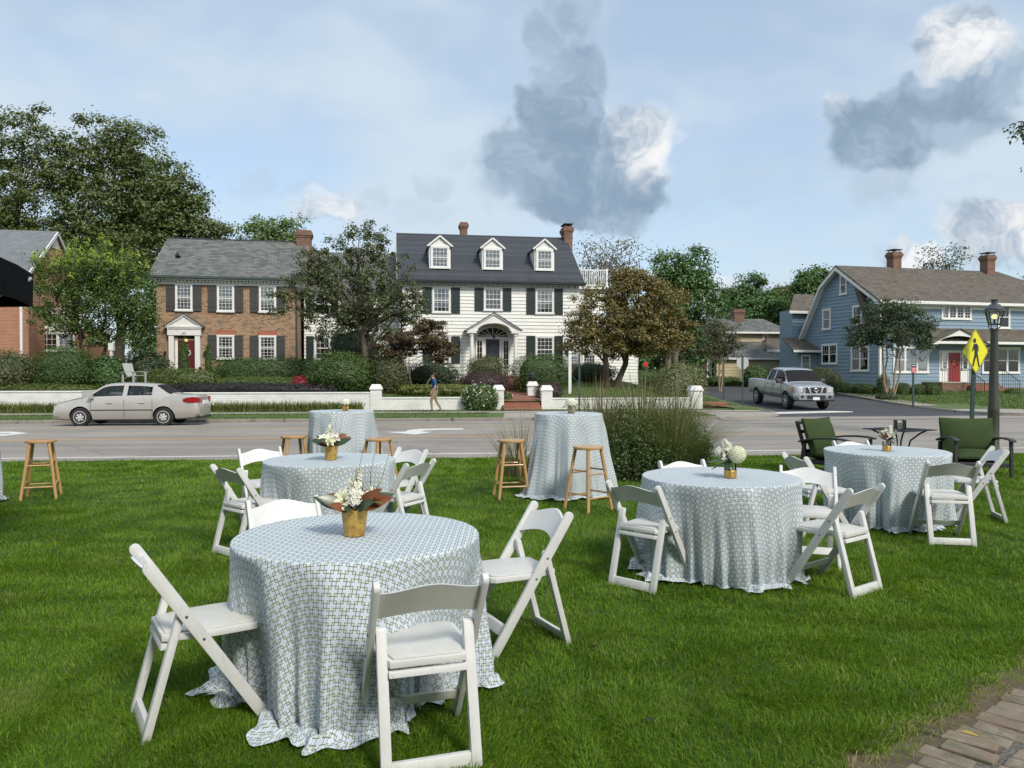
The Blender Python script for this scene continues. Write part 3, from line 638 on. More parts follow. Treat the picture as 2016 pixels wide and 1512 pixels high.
# ---- folding chair: x forward, y to the side, z up
def make_chair():
    c = empty('folding_chair')
    dr = Vector((-.50, 0, .765)).normalized(); nr = Vector((dr.z, 0, -dr.x)); foot, topc = Vector((.235, 0, 0)), Vector((-.262, 0, .762))
    poly = [(foot + nr * .027 - dr * ((foot + nr * .027).z / dr.z)), (foot - nr * .027 - dr * ((foot - nr * .027).z / dr.z))]
    arc = [topc + (nr * math.cos(a) * -1 + dr * math.sin(a)) * .027 for a in np.linspace(0, math.pi, 8)]
    poly = [(p.x, p.z) for p in poly + arc]
    for s in (-1, 1):
        o = MB().prism(poly, s * .206, s * .232, 'y').build('front_leg', M['resin'], c, bevel=.005, smooth=True)
        for z in (.425, .535):
            x = .235 - .50 / .765 * z; MB().lathe([(.0065, -.002), (.0065, .003), (.004, .005)], 10).build('bolt', M['bolt'], o, loc=(x, s * .232, z), rot=(-s * math.pi / 2, 0, 0))
        rl = Vector((-.278, 0, 0)); rt = Vector((-.128, 0, .552)); d2 = (rt - rl).normalized(); n2 = Vector((d2.z, 0, -d2.x))
        pts = [rl + n2 * .017, rl - n2 * .017] + [rt + (n2 * -math.cos(a) + d2 * math.sin(a)) * .017 for a in np.linspace(0, math.pi, 6)]
        MB().prism([(p.x, max(p.z, -.005)) for p in pts], s * .160, s * .204, 'y').build('rear_leg', M['resin'], c, bevel=.006, smooth=True)
    MB().prism([(-.286, .012), (-.262, .012), (-.246, .070), (-.270, .070)], -.161, .161, 'y').build('rear_rail', M['resin'], c, bevel=.004, smooth=True)
    MB().prism([(.146, .115), (.170, .115), (.142, .165), (.118, .165)], -.207, .207, 'y').build('front_rail', M['resin'], c, bevel=.004, smooth=True)
    MB().prism([(-.212, .382), (-.188, .382), (-.182, .408), (-.206, .408)], -.161, .161, 'y').build('seat_rail', M['resin'], c, bevel=.004, smooth=True)
    out = [(-.205, -.157), (-.03, -.200), (.06, -.203), (.195, -.200), (.222, -.180), (.228, -.15), (.228, .15), (.222, .18), (.195, .2), (.06, .203), (-.03, .2), (-.205, .157)]
    seat = MB().prism(out, .418, .448, 'z').build('seat', M['resin'], c, bevel=.006, smooth=True)
    pad = [(x * .93 + .0005, y * .90) for x, y in out]
    MB().prism(pad, .448, .4565, 'z').build('seat_pad', M['pad'], seat, bevel=.005, smooth=True)
    vs, fs = [], []; ny = 17
    for side in (0, 1):
        for j in range(5):
            for i in range(ny):
                y = -.207 + .414 * i / (ny - 1); q = y / .207; lo = .612 + .034 * math.cos(q * math.pi / 2) ** 1.0; hi = .735 + .036 * (0.5 + .5 * math.cos(q * math.pi))
                z = lo + (hi - lo) * j / 4; x = .235 - .5 / .765 * z - .036 * (1 - q * q) + (.014 if side else 0)
                vs.append((x, y, z))
    m = 5 * ny
    for j in range(4):
        for i in range(ny - 1):
            a = j * ny + i; fs.append((a, a + ny, a + ny + 1, a + 1)); fs.append((m + a, m + a + 1, m + a + ny + 1, m + a + ny))
    for i in range(ny - 1):
        fs.append((i, i + 1, m + i + 1, m + i)); a = 4 * ny + i; fs.append((a, m + a, m + a + 1, a + 1))
    for j in range(4):
        a = j * ny; fs.append((a, m + a, m + a + ny, a + ny)); a = j * ny + ny - 1; fs.append((a, a + ny, m + a + ny, m + a))
    MB().add(vs, fs).build('backrest', M['resin'], c, smooth=True)
    return c
CHAIRS = [(-1.45, 3.60, 33, 'left of the nearest table, seen from its side'), (-.40, 3.29, 108, 'closest to the camera with its back turned'),
          (.0, 4.56, 206, 'right of the nearest table, turned to the left'), (-1.365, 4.78, -60, 'just beyond the nearest table, facing the camera'),
          (-2.33, 6.91, 50, 'front left of the second table, back to us'), (-2.60, 8.14, -56, 'far left behind the second table'),
          (-1.25, 8.10, -132, 'far right behind the second table'), (-1.08, 7.22, 152, 'right of the second table, back towards us'),
          (1.07, 5.86, 47, 'left of the hydrangea table, back to us'), (1.65, 6.92, -75, 'beyond the hydrangea table before the dark shrub'),
          (2.39, 5.74, 127, 'front right of the hydrangea table'), (2.50, 6.46, -108, 'squeezed behind the right side of the hydrangea table'),
          (3.08, 7.70, 8, 'left of the furthest right table'), (4.12, 9.00, -80, 'beyond the furthest right table, beside the green armchair'),
          (4.12, 7.36, 80, 'front of the furthest right table, back to us'), (5.03, 8.40, 165, 'right end, sideways at the furthest right table')]
proto = make_chair()
for i, (x, y, a, lb) in enumerate(CHAIRS):
    o = proto if i == 0 else copy_tree(proto)
    o.location = (x, y, 0.0); o.rotation_euler = (0, 0, R(a)); tag(o, 'white resin folding chair ' + lb, 'chair', 'white folding chairs')

# ---- stool
def make_stool():
    c = empty('bar_stool'); H = .745
    MB().lathe([(.150, H - .036), (.172, H - .032), (.178, H - .018), (.174, H - .004), (.155, H), (.05, H - .004)], 32).build('seat', M['wood'], c, smooth=True)
    q = [(1, 1), (-1, 1), (-1, -1), (1, -1)]
    for sx, sy in q: MB().tube([(sx * .195, sy * .195, 0), (sx * .105, sy * .105, H - .03)], [.019, .021], 10).build('leg', M['wood'], c, smooth=True)
    for k in range(4):
        a, b = q[k], q[(k + 1) % 4]
        for z in ((.20, .47) if k % 2 else (.16, .43)):
            r = .195 - (.195 - .105) * z / (H - .03); MB().tube([(a[0] * r, a[1] * r, z), (b[0] * r, b[1] * r, z)], .0105, 8).build('rung', M['wood'], c, smooth=True)
    return c
STOOLS = [(-6.02, 9.82, 22, 'standing alone on the left of the lawn'), (.89, 8.98, 40, 'in front of the tall table by the grass clump'), (-.01, 9.88, 12, 'left of the tall table by the grass clump'),
          (-2.98, 10.5, 30, 'left of the far tall table'), (-1.75, 10.08, 50, 'right of the far tall table')]
sp = make_stool()
for i, (x, y, a, lb) in enumerate(STOOLS):
    o = sp if i == 0 else copy_tree(sp)
    o.location = (x, y, 0); o.rotation_euler = (0, 0, R(a)); tag(o, 'honey coloured wooden bar stool ' + lb, 'stool', 'wooden bar stools')
# ================================================================== flowers, patio set, umbrella, lamp, sign
M['gold'] = plain('antique_gold', (0.64, 0.43, 0.10), (0.34, 0.185, 0.045), 30, 0.40, metal=0.35, bump=0.6, bscale=60, c3=(0.70, 0.55, 0.25))
M['gold_band'] = plain('gold_band', (0.66, 0.43, 0.13), (0.52, 0.32, 0.09), 12, 0.3, metal=0.8, bump=0.1)
M['petal'] = plain('white_petals', (0.83, 0.82, 0.72), (0.76, 0.76, 0.62), 20, 0.6, spec=0.3)
M['petal2'] = plain('cream_petals', (0.80, 0.80, 0.60), (0.72, 0.74, 0.50), 16, 0.6, spec=0.3)
M['mag_green'] = plain('magnolia_green', (0.022, 0.048, 0.020), (0.035, 0.07, 0.03), 14, 0.32)
M['mag_brown'] = plain('magnolia_brown', (0.24, 0.080, 0.026), (0.15, 0.048, 0.020), 14, 0.6)
M['lily_green'] = plain('lily_green', (0.11, 0.19, 0.045), (0.15, 0.25, 0.07), 12, 0.45)
M['twig'] = plain('twig', (0.07, 0.045, 0.03), rough=0.8)
def glassmat(name, tint=(0.9, 0.95, 0.95), clear=0.82, rough=0.03):
    m, n = newmat(name); a = n.node('ShaderNodeBsdfTransparent'); n.put(a.inputs[0], tint)
    g = n.node('ShaderNodeBsdfGlossy'); g.inputs['Roughness'].default_value = rough
    fr = n.node('ShaderNodeFresnel'); fr.inputs[0].default_value = 1.45
    f = n.m('MINIMUM', n.m('ADD', fr.outputs[0], 1 - clear), 1.0)
    mx = n.node('ShaderNodeMixShader'); n.put(mx.inputs[0], f)
    n.t.links.new(a.outputs[0], mx.inputs[1]); n.t.links.new(g.outputs[0], mx.inputs[2])
    o = n.node('ShaderNodeOutputMaterial'); n.t.links.new(mx.outputs[0], o.inputs[0]); return m
M['clear_glass'] = glassmat('clear_glass', (.985, .99, .99), clear=.995)
def leaf_into(mb, base, d, L, wd, up=Vector((0, 0, 1)), droop=.25, n=6, cup=.25):
    """a curved leaf or petal: centre line from base along d, sagging, two halves folded up"""
    d = Vector(d).normalized(); s = d.cross(up)
    if s.length < .05: s = d.cross(Vector((1, 0, 0)))
    s.normalize(); u = s.cross(d).normalized(); vs = []
    for i in range(n + 1):
        t = i / n; p = Vector(base) + d * (L * t) - u * (droop * L * t * t); hw = wd / 2 * math.sin(math.pi * min(1, .06 + t * .94)) ** .8 * (1 - .25 * t)
        vs += [p - s * hw + u * hw * cup, p, p + s * hw + u * hw * cup]
    fs = []
    for i in range(n):
        a = i * 3; fs += [(a, a + 1, a + 4, a + 3), (a + 1, a + 2, a + 5, a + 4)]
    mb.add(vs, fs)
def rose(par, c, r, mat, face=Vector((0, -.6, .8))):
    mb = MB(); f = Vector(face).normalized(); a = f.cross(Vector((0, 0, 1))).normalized() if abs(f.z) < .99 else Vector((1, 0, 0)); b = f.cross(a)
    for ring, (cnt, tilt, ln) in enumerate([(3, .18, .55), (5, .42, .75), (6, .75, .95), (7, 1.1, 1.1)]):
        for k in range(cnt):
            t = 2 * math.pi * k / cnt + ring * .7; o = a * math.cos(t) + b * math.sin(t)
            d = (f * math.cos(tilt) + o * math.sin(tilt)).normalized(); leaf_into(mb, Vector(c) - f * r * .55 + o * r * .12 * ring, d, r * ln * 1.15, r * (.75 + .12 * ring), up=-o if tilt < 1.4 else f, droop=.28, n=4, cup=.35)
    return mb.build('rose', mat, par, smooth=True)
def florets(par, name, pts, r, mat, seed=1):
    rg = random.Random(seed); mb = MB()
    for p, nrm in pts:
        nrm = Vector(nrm).normalized(); a = nrm.cross(Vector((.3, .5, .8))).normalized(); b = nrm.cross(a); t0 = rg.uniform(0, 1.5)
        for k in range(4):
            t = t0 + k * math.pi / 2; o = a * math.cos(t) + b * math.sin(t); s = nrm.cross(o); q = Vector(p)
            mb.add([q, q + o * r * .6 + s * r * .42 + nrm * r * .18, q + o * r * 1.05 + nrm * r * rg.uniform(.0, .35), q + o * r * .6 - s * r * .42 + nrm * r * .18], [(0, 1, 2, 3)])
    return mb.build(name, mat, par)
def stock(par, a, b, n, r, seed):
    rg = random.Random(seed); a, b = Vector(a), Vector(b); MB().tube([a, (a + b) / 2 + Vector((rg.uniform(-.01, .01), 0, 0)), b], [.003, .0025, .0015], 6).build('stem', M['lily_green'], par)
    pts = []
    for i in range(n):
        t = .35 + .65 * i / n; ang = rg.uniform(0, 6.28); k = (1.15 - t) * .9 + .25; o = Vector((math.cos(ang), math.sin(ang), rg.uniform(-.1, .6)))
        pts.append((a.lerp(b, t) + o * r * k * 1.1, o))
    return florets(par, 'blossom', pts, r, M['petal'], seed)
def arrangement_gold(x, y, z, s, rz, label):
    t = empty('flower_pot', (x, y, z), rz, label, 'flowers', 'centrepieces in gold pots'); t.scale = (s, s, s)
    prof = [(.048, 0), (.052, .002)] + [(.052 + .018 * q / 8, .002 + .138 * q / 8) for q in range(1, 9)] + [(.066, .140), (.060, .12), (.05, .12)]
    pot = MB().lathe(prof, 36).build('pot', M['gold'], t, smooth=True)
    for v in pot.data.vertices:
        if v.co.z > .125: v.co.z += .005 * math.cos(math.atan2(v.co.y, v.co.x) * 12)
    MB().lathe([(.058, .115), (.055, .128), (.02, .13)], 24).build('soil', M['mulch'], t)
    lv = [(-175, .10, .02), (-150, .15, .10), (-120, .12, -.05), (-60, .15, .0), (-25, .17, .05), (10, .16, .1), (60, .12, .3), (110, .13, .2), (150, .14, .1), (-95, .1, -.1), (-40, .13, .3), (178, .17, .02), (-10, .12, .4)]
    rg = random.Random(int(x * 100))
    for k, (a, L, e) in enumerate(lv):
        a = R(a); L *= 1.12; mb = MB(); leaf_into(mb, (math.cos(a) * .035, math.sin(a) * .035, .140 + e * .07), (math.cos(a), math.sin(a) * .7, e + .34), L, L * .46, up=Vector((.15, -.85, .55)), droop=.12, cup=.15)
        mb.build('leaf', M['mag_brown'] if k % 2 == 0 else M['mag_green'], t, smooth=True)
    rose(t, (-.055, -.050, .195), .040, M['petal2'], (-.35, -.8, .55)); rose(t, (-.080, .010, .215), .038, M['petal'], (-.6, -.4, .7))
    florets(t, 'blossom', [((.010 + .035 * rg.uniform(-1, 1), -.055 + .02 * rg.uniform(-1, 1), .205 + .03 * rg.uniform(-1, 1)), (rg.uniform(-1, 1), -1, rg.uniform(0, 1))) for _ in range(26)], .014, M['petal'], 5)
    stock(t, (.0, .0, .13), (.015, .02, .335), 34, .020, 3); stock(t, (.01, .01, .13), (-.02, .03, .29), 24, .018, 4); stock(t, (.03, .0, .13), (.085, .0, .245), 20, .016, 6)
    for k, (a, e, L) in enumerate([(-10, .5, .15), (25, 1.1, .14), (-35, .35, .15), (5, 1.6, .13)]):
        a = R(a); mb = MB(); leaf_into(mb, (.05, -.015, .16), (math.cos(a), math.sin(a), e), L, .034, droop=.2, cup=.3); mb.build('leaf', M['lily_green'], t, smooth=True)
    for k, (a, q) in enumerate([(.03, .12), (.075, .09), (-.01, .14)]):
        MB().tube([(.03, .02, .14), (.05 + a, .02, .26), (.03 + a * 1.6, .03, .33), (.06 + a * 1.5, .04, .33 + q)], [.0022, .0018, .0014, .0008], 5).build('twig', M['twig'], t)
    return t
arrangement_gold(-.80, 3.90, .775, .98, 0, 'gold pot of white roses and magnolia leaves on the nearest table')
arrangement_gold(-1.72, 7.30, .775, 1.0, .9, 'gold pot of white roses on the second table from the front')
def arrangement_glass(x, y, z, s, rz, label, big=True):
    t = empty('flower_vase', (x, y, z), rz, label, 'flowers', 'centrepieces in glass vases'); t.scale = (s, s, s)
    MB().lathe([(.046, 0), (.048, .001), (.048, .11), (.045, .11), (.045, .006)], 32, cap=False).build('vase', M['clear_glass'], t, smooth=True)
    bp = []
    for q in range(7): bp += [(.0492, .003 + q * .0085), (.0504, .006 + q * .0085), (.0492, .0095 + q * .0085)]
    MB().lathe([(.046, .001)] + bp + [(.046, .063)], 32).build('gold_band', M['gold_band'], t, smooth=True)
    rg = random.Random(3)
    for k in range(9):
        a = rg.uniform(0, 6.28); MB().tube([(.03 * math.cos(a), .03 * math.sin(a), .062), (-.02 * math.cos(a), -.02 * math.sin(a), .13)], .0026, 5).build('stem', M['lily_green'], t)
    pts = []
    for k in range(150):
        zc = 1 - 2 * (k + .5) / 150; an = k * 2.39996; rr = math.sqrt(max(0, 1 - zc * zc)); nr = Vector((rr * math.cos(an), rr * math.sin(an), zc)); pts.append((Vector((.045, -.03, .185)) + nr * (.064 if big else .05), nr))
    florets(t, 'hydrangea', pts, .0165, M['petal2'], 2)
    MB().lathe([(.02, -.055), (.05, -.02), (.055, .01), (.03, .048)], 12, c=(.045, -.03, .185)).build('flower_core', M['petal2'], t)
    stock(t, (-.01, 0, .1), (-.045, .0, .29), 26, .022, 7); stock(t, (-.02, 0, .1), (-.10, -.01, .24), 18, .02, 8); stock(t, (.0, .02, .1), (.0, .02, .27), 16, .019, 9)
    for k, (a, e, L, m_) in enumerate([(178, .12, .17, 0), (195, -.25, .16, 0), (165, .5, .15, 0), (150, .8, .12, 0), (205, .3, .14, 0), (60, 1.6, .15, 1), (20, .7, .14, 1), (100, 1.5, .13, 1), (-120, -.4, .11, 0)]):
        a = R(a); mb = MB(); leaf_into(mb, (math.cos(a) * .02, math.sin(a) * .02, .125), (math.cos(a), math.sin(a), e), L, .05, droop=.15, cup=.2); mb.build('leaf', M['mag_brown'] if m_ else M['mag_green'], t, smooth=True)
    return t
arrangement_glass(1.72, 6.05, .775, 1.0, 0, 'gold banded glass vase with a large cream hydrangea on the middle right table')
arrangement_glass(3.96, 8.12, .775, .9, 2.4, 'small gold banded vase of white flowers on the furthest right table', big=False)
def posy(x, y, z, s, mat, label, seed):
    t = empty('flower_jar', (x, y, z), 0, label, 'flowers', 'small posies on the tall tables'); t.scale = (s, s, s); rg = random.Random(seed)
    MB().lathe([(.034, 0), (.038, .004), (.046, .04), (.042, .075), (.036, .08)], 24).build('jar', mat, t, smooth=True)
    pts = []
    for k in range(60):
        zc = 1 - 1.3 * (k + .5) / 60; an = k * 2.39996; rr = math.sqrt(max(0, 1 - zc * zc)); nr = Vector((rr * math.cos(an), rr * math.sin(an), zc)); pts.append((Vector((0, 0, .115)) + Vector((nr.x * .062, nr.y * .062, nr.z * .042)), nr))
    florets(t, 'blossom', pts, .021, M['petal'], seed); MB().lathe([(.01, .07), (.045, .095), (.05, .12), (.02, .145)], 12).build('flower_core', M['petal2'], t)
    for k in range(7):
        a = rg.uniform(0, 6.28); mb = MB(); leaf_into(mb, (math.cos(a) * .03, math.sin(a) * .03, .085), (math.cos(a), math.sin(a), rg.uniform(-.3, .8)), .10, .035, droop=.3); mb.build('leaf', M['lily_green'], t, smooth=True)
posy(-2.30, 10.62, 1.077, 1.0, M['gold'], 'small jar of white flowers on the far tall table', 3)
posy(.77, 9.98, 1.077, 1.15, plain('stone_jar', (0.33, 0.30, 0.20), (0.24, 0.21, 0.13), 20, 0.5), 'small stone jar of white hydrangea on the tall table by the grass', 4)

# ---- patio set
M['iron'] = plain('black_iron', (0.018, 0.018, 0.02), (0.03, 0.03, 0.033), 20, 0.45, bump=0.15, bscale=90)
M['arm'] = plain('dark_slat', (0.028, 0.028, 0.034), (0.05, 0.05, 0.058), 8, 0.5, bump=0.2, stretch=(1, 8, 1))
M['green_cushion'] = plain('olive_cushion', (0.046, 0.072, 0.024), (0.037, 0.059, 0.020), 7, 0.85, bump=0.25, bscale=120, spec=0.2)
def pillow(mb, w_, d_, h_, n=10):
    """a stuffed cushion centred on the origin: w along y, d along x, h along z"""
    vs, fs = [], []
    for sgn in (1, -1):
        for j in range(n + 1):
            for i in range(n + 1):
                u, v = -1 + 2 * i / n, -1 + 2 * j / n; e = (1 - abs(u) ** 2.3) * (1 - abs(v) ** 2.3); pin = 1 - .05 * (abs(u) * (1 - v * v) * .3 + abs(v) * (1 - u * u)) * 1
                vs.append((v * d_ / 2 * pin, u * w_ / 2 * (1 - .03 * (1 - v * v)), sgn * h_ / 2 * (.16 + .84 * e ** .55)))
    m = (n + 1) ** 2
    for j in range(n):
        for i in range(n):
            a = j * (n + 1) + i; fs += [(a, a + n + 1, a + n + 2, a + 1), (m + a, m + a + 1, m + a + n + 2, m + a + n + 1)]
    for k in range(n):
        for a, b in ((k, k + 1), (n * (n + 1) + k + 1, n * (n + 1) + k), ((k + 1) * (n + 1), k * (n + 1)), (k * (n + 1) + n, (k + 1) * (n + 1) + n)): fs.append((a, b, m + b, m + a))
    return mb.add(vs, fs)
def armchair():
    c = empty('patio_armchair')
    MB().box(-.36, .36, -.36, .36, .17, .235).build('seat_frame', M['arm'], c, bevel=.01)
    for sx in (-1, 1):
        for sy in (-1, 1): MB().bar((sx * .33 + (.03 if sx > 0 else -.06), sy * .385, 0), (sx * .33, sy * .385, .56 if sx > 0 else .5), .045, .055, up=(1, 0, 0)).build('leg', M['arm'], c, bevel=.008)
    for sy in (-1, 1):
        mb = MB(); prof = [(-.42, .50), (-.30, .53), (-.1, .565), (.12, .58), (.3, .575), (.42, .555)]
        mb.prism(prof + [(x, z + .028) for x, z in prof[::-1]], sy * .385 - .042, sy * .385 + .042, 'y'); mb.build('armrest', M['arm'], c, bevel=.008)
        MB().bar((-.30, sy * .33, .2), (-.50, sy * .33, .83), .04, .05, up=(1, 0, 0)).build('back_post', M['arm'], c, bevel=.008)
    for z in (.36, .5, .66, .80): MB().bar((-.325 - (z - .25) * .31, -.33, z), (-.325 - (z - .25) * .31, .33, z), .02, .055).build('back_slat', M['arm'], c, bevel=.005)
    pillow(MB(), .70, .72, .20).build('seat_cushion', M['green_cushion'], c, smooth=True, loc=(.0, 0, .31))
    pillow(MB(), .78, .58, .24).build('back_cushion', M['green_cushion'], c, smooth=True, loc=(-.285, 0, .60), rot=(0, R(-108 + 180), 0))
    return c
ac = armchair(); ac.location = (5.12, 12.1, 0); ac.rotation_euler = (0, 0, R(-52)); tag(ac, 'black patio armchair with green cushions, turned right, left of the iron table', 'armchair', 'patio armchairs')
ac2 = copy_tree(ac); ac2.location = (7.22, 12.0, 0); ac2.rotation_euler = (0, 0, R(-101)); tag(ac2, 'black patio armchair with green cushions facing us before the lamp post', 'armchair', 'patio armchairs')
pt = empty('patio_table', (6.42, 12.75, 0), R(28), 'square black iron patio table between the green armchairs', 'table')
mb = MB(); mb.box(-.40, .40, -.40, .40, .655, .668)
for k in range(9): mb.box(-.38 + k * .09, -.36 + k * .09, -.39, .39, .668, .672)
mb.build('tabletop', M['iron'], pt, bevel=.004)
for sx in (-1, 1):
    for sy in (-1, 1):
        MB().tube([(sx * .30, sy * .30, .66), (sx * .22, sy * .22, .60), (sx * .12, sy * .12, .48), (sx * .09, sy * .09, .3), (sx * .14, sy * .14, .12), (sx * .30, sy * .30, 0)], .014, 8).build('leg', M['iron'], pt, smooth=True)
MB().lathe([(.15, .20), (.155, .205), (.155, .215), (.15, .22)], 20).build('brace_ring', M['iron'], pt)
ch = empty('candle_holder', (6.40, 12.70, .673), 0, 'square glass holder with a cream candle on the iron table', 'candle')
g = MB(); g.box(-.075, .075, -.075, .075, 0, .008)
for a in (-1, 1): g.box(a * .072 - .003, a * .072 + .003, -.075, .075, .008, .15); g.box(-.069, .069, a * .072 - .003, a * .072 + .003, .008, .15)
g.build('holder', M['clear_glass'], ch); MB().lathe([(.045, .008), (.046, .11), (.04, .118), (.01, .112)], 24).build('candle', M['petal2'], ch, smooth=True)

# ---- umbrella at the left edge
M['black_canvas'] = plain('black_canvas', (0.006, 0.006, 0.007), (0.010, 0.010, 0.011), 6, 0.95, bump=0.2, bscale=200, spec=0.08)
M['alu'] = plain('grey_tube', (0.42, 0.42, 0.42), rough=0.4, metal=0.5)
tip = P(66, 541, 6.5); cx, cy = tip.x - 1.06, tip.y - 1.0; um = empty('patio_umbrella', (cx, cy, 0), 0, 'black canvas patio umbrella cut off by the left edge', 'umbrella')
a0 = math.atan2(tip.y - cy, tip.x - cx); rad = math.hypot(tip.x - cx, tip.y - cy); zt = tip.z; vs = [(0, 0, zt + .52)]; fs = []
for k in range(8):
    a = a0 + k * math.pi / 4; vs.append((rad * math.cos(a), rad * math.sin(a), zt)); vs.append((rad * .995 * math.cos(a), rad * .995 * math.sin(a), zt - .27))
    am = a + math.pi / 8; rm = rad * math.cos(math.pi / 8); vs.append((rm * math.cos(am), rm * math.sin(am), zt + .012)); vs.append((rm * .99 * math.cos(am), rm * .99 * math.sin(am), zt - .255))
for k in range(8):
    p = 1 + 4 * k; q = 1 + 4 * ((k + 1) % 8); fs += [(0, p, p + 2), (0, p + 2, q), (p, p + 1, p + 3, p + 2), (p + 2, p + 3, q + 1, q)]
cn = MB().add(vs, fs).build('canopy', M['black_canvas'], um); md = cn.modifiers.new('thick', 'SOLIDIFY'); md.thickness = .004
MB().tube([(0, 0, 0), (0, 0, zt + .5)], .022, 12).build('pole', M['alu'], um)
for k in range(8):
    a = a0 + k * math.pi / 4; MB().tube([(0, 0, zt + .49), (rad * .98 * math.cos(a), rad * .98 * math.sin(a), zt - .02)], .010, 6).build('rib', M['alu'], um)
    MB().tube([(0, 0, zt - .35), (rad * .55 * math.cos(a), rad * .55 * math.sin(a), zt + .205)], .009, 6).build('strut', M['alu'], um)
b0, b1 = P(61, 548, 6.36), P(-60, 612, 5.9); MB().tube([(b0.x - cx, b0.y - cy, b0.z), (b1.x - cx, b1.y - cy, b1.z)], .016, 8).build('edge_bar', M['alu'], um)
MB().lathe([(.25, 0), (.25, .06), (.05, .09), (.03, .3)], 24).build('base', M['iron'], um)

# ---- street lamp on the lawn edge
M['lamp_green'] = plain('olive_lamp_paint', (0.050, 0.052, 0.036), (0.036, 0.038, 0.028), 5, 0.5, bump=0.15, bscale=40, c3=(0.075, 0.07, 0.05))
M['lamp_cap'] = plain('lamp_cap', (0.075, 0.085, 0.095), (0.05, 0.055, 0.06), 9, 0.4, bump=0.1)
m, n = newmat('lamp_bulb'); e = n.node('ShaderNodeEmission'); e.inputs[0].default_value = (1, .62, .22, 1); e.inputs[1].default_value = 1.6
o = n.node('ShaderNodeOutputMaterial'); n.t.links.new(e.outputs[0], o.inputs[0]); M['bulb'] = m
lp = P(1957, 700, 14.0); L = empty('street_lamp', (lp.x, 14.0, 0), 0, 'dark green street lamp with lit lantern at the right edge', 'street lamp')
zl = P(1961, 648, 14.0).z; k14 = 14.0 / FPX
MB().lathe([(.125, -.1), (.125, .05), (.115, .08), (.098, .10), (.094, .9), (.098, .93), (.086, .97), (.060, zl - .06), (.060, zl - .035), (.072, zl - .03), (.072, zl)], 12).build('post', M['lamp_green'], L, smooth=True)
for s in (0, 1, 2, 3):
    a = s * math.pi / 2 + .5; ring = [(math.cos(a) * (.03 + .075 * math.sin(q)), math.sin(a) * (.03 + .075 * math.sin(q)), zl + .05 - .045 * math.cos(q)) for q in np.linspace(0, math.pi, 9)]
    MB().tube(ring, .009, 6).build('bracket', M['iron'], L)
z0 = zl + .095; z1 = z0 + .22
MB().lathe([(.105, z0 - .02), (.115, z0 - .012), (.115, z0), (.10, z0 + .005)], 4).build('lantern_base', M['iron'], L, rot=(0, 0, .5))
for k in range(4):
    a = .5 + k * math.pi / 2; b = a + math.pi / 2
    MB().tube([(.105 * math.cos(a), .105 * math.sin(a), z0), (.165 * math.cos(a), .165 * math.sin(a), z1)], .010, 6).build('lantern_bar', M['iron'], L)
    MB().add([(.102 * math.cos(a), .102 * math.sin(a), z0), (.102 * math.cos(b), .102 * math.sin(b), z0), (.160 * math.cos(b), .160 * math.sin(b), z1), (.160 * math.cos(a), .160 * math.sin(a), z1)], [(0, 1, 2, 3)]).build('lantern_pane', M['clear_glass'], L)
MB().lathe([(.205, z1 - .01), (.215, z1), (.205, z1 + .02), (.16, z1 + .03)], 4).build('lantern_rim', M['iron'], L, rot=(0, 0, .5))
MB().lathe([(.165, z1 + .03), (.16, z1 + .06), (.11, z1 + .10), (.09, z1 + .13), (.055, z1 + .14), (.05, z1 + .20), (.065, z1 + .205), (.065, z1 + .225), (.02, z1 + .23)], 16).build('lantern_cap', M['lamp_cap'], L, smooth=True)
MB().lathe([(.012, z0), (.016, z0 + .02), (.02, z0 + .09)], 10).build('lamp_socket', M['iron'], L)
MB().lathe([(.02, z0 + .09), (.042, z0 + .11), (.045, z0 + .135), (.03, z0 + .165), (.005, z0 + .172)], 14).build('bulb', M['bulb'], L, smooth=True)

# ---- pedestrian sign
M['sign_yellow'] = plain('sign_yellow', (0.86, 0.80, 0.012), (0.80, 0.72, 0.010), 3, 0.35)
M['sign_black'] = plain('sign_black', (0.012, 0.012, 0.014), rough=0.4)
M['pole_green'] = plain('pole_green', (0.035, 0.075, 0.068), (0.028, 0.058, 0.054), 8, 0.5, bump=0.1)
base = P(1911, 880, 14.6); hd = P(1918, 692, 14.6); sg = empty('crossing_sign', (base.x, 14.6, 0), 0, 'yellow diamond pedestrian crossing sign on a leaning green post', 'sign')
tilt = math.atan2(hd.x - base.x, hd.z)
MB().box(-.035, .035, -.02, .02, -.1, hd.z + .1).build('post', M['pole_green'], sg, bevel=.006, rot=(0, tilt, 0))
S_ = .43; ph = empty('sign_head', (hd.x - base.x, -.045, hd.z)); ph.parent = sg; ph.rotation_euler = (0, R(-3.5) + tilt, R(29))
def rd(s): return [(0, -s), (s, 0), (0, s), (-s, 0)]
def cut(s, c):
    q = []
    for i in range(4):
        a, b, d = Vector(rd(s)[i]), Vector(rd(s)[(i - 1) % 4]), Vector(rd(s)[(i + 1) % 4]); q += [tuple(a + (b - a) * c), tuple(a + (d - a) * c)]
    return q
bd = MB().prism(cut(S_, .06), -.002, .002, 'y').build('sign_board', M['sign_yellow'], sg); bd.location = ph.location; bd.rotation_euler = ph.rotation_euler
bpy.data.objects.remove(ph)
rim = MB(); o1, o2 = cut(S_ - .012, .06), cut(S_ - .026, .06)
for i in range(8):
    a, b, c_, d_ = o1[i], o1[(i + 1) % 8], o2[(i + 1) % 8], o2[i]; rim.add([(a[0], -.005, a[1]), (b[0], -.005, b[1]), (c_[0], -.005, c_[1]), (d_[0], -.005, d_[1])], [(0, 1, 2, 3)])
rim.build('sign_border', M['sign_black'], bd)
pf = MB()
pf.prism([(.045 * math.cos(t) - .035, .205 + .045 * math.sin(t)) for t in np.linspace(0, 2 * math.pi, 17)[:-1]], -.007, -.0035, 'y')
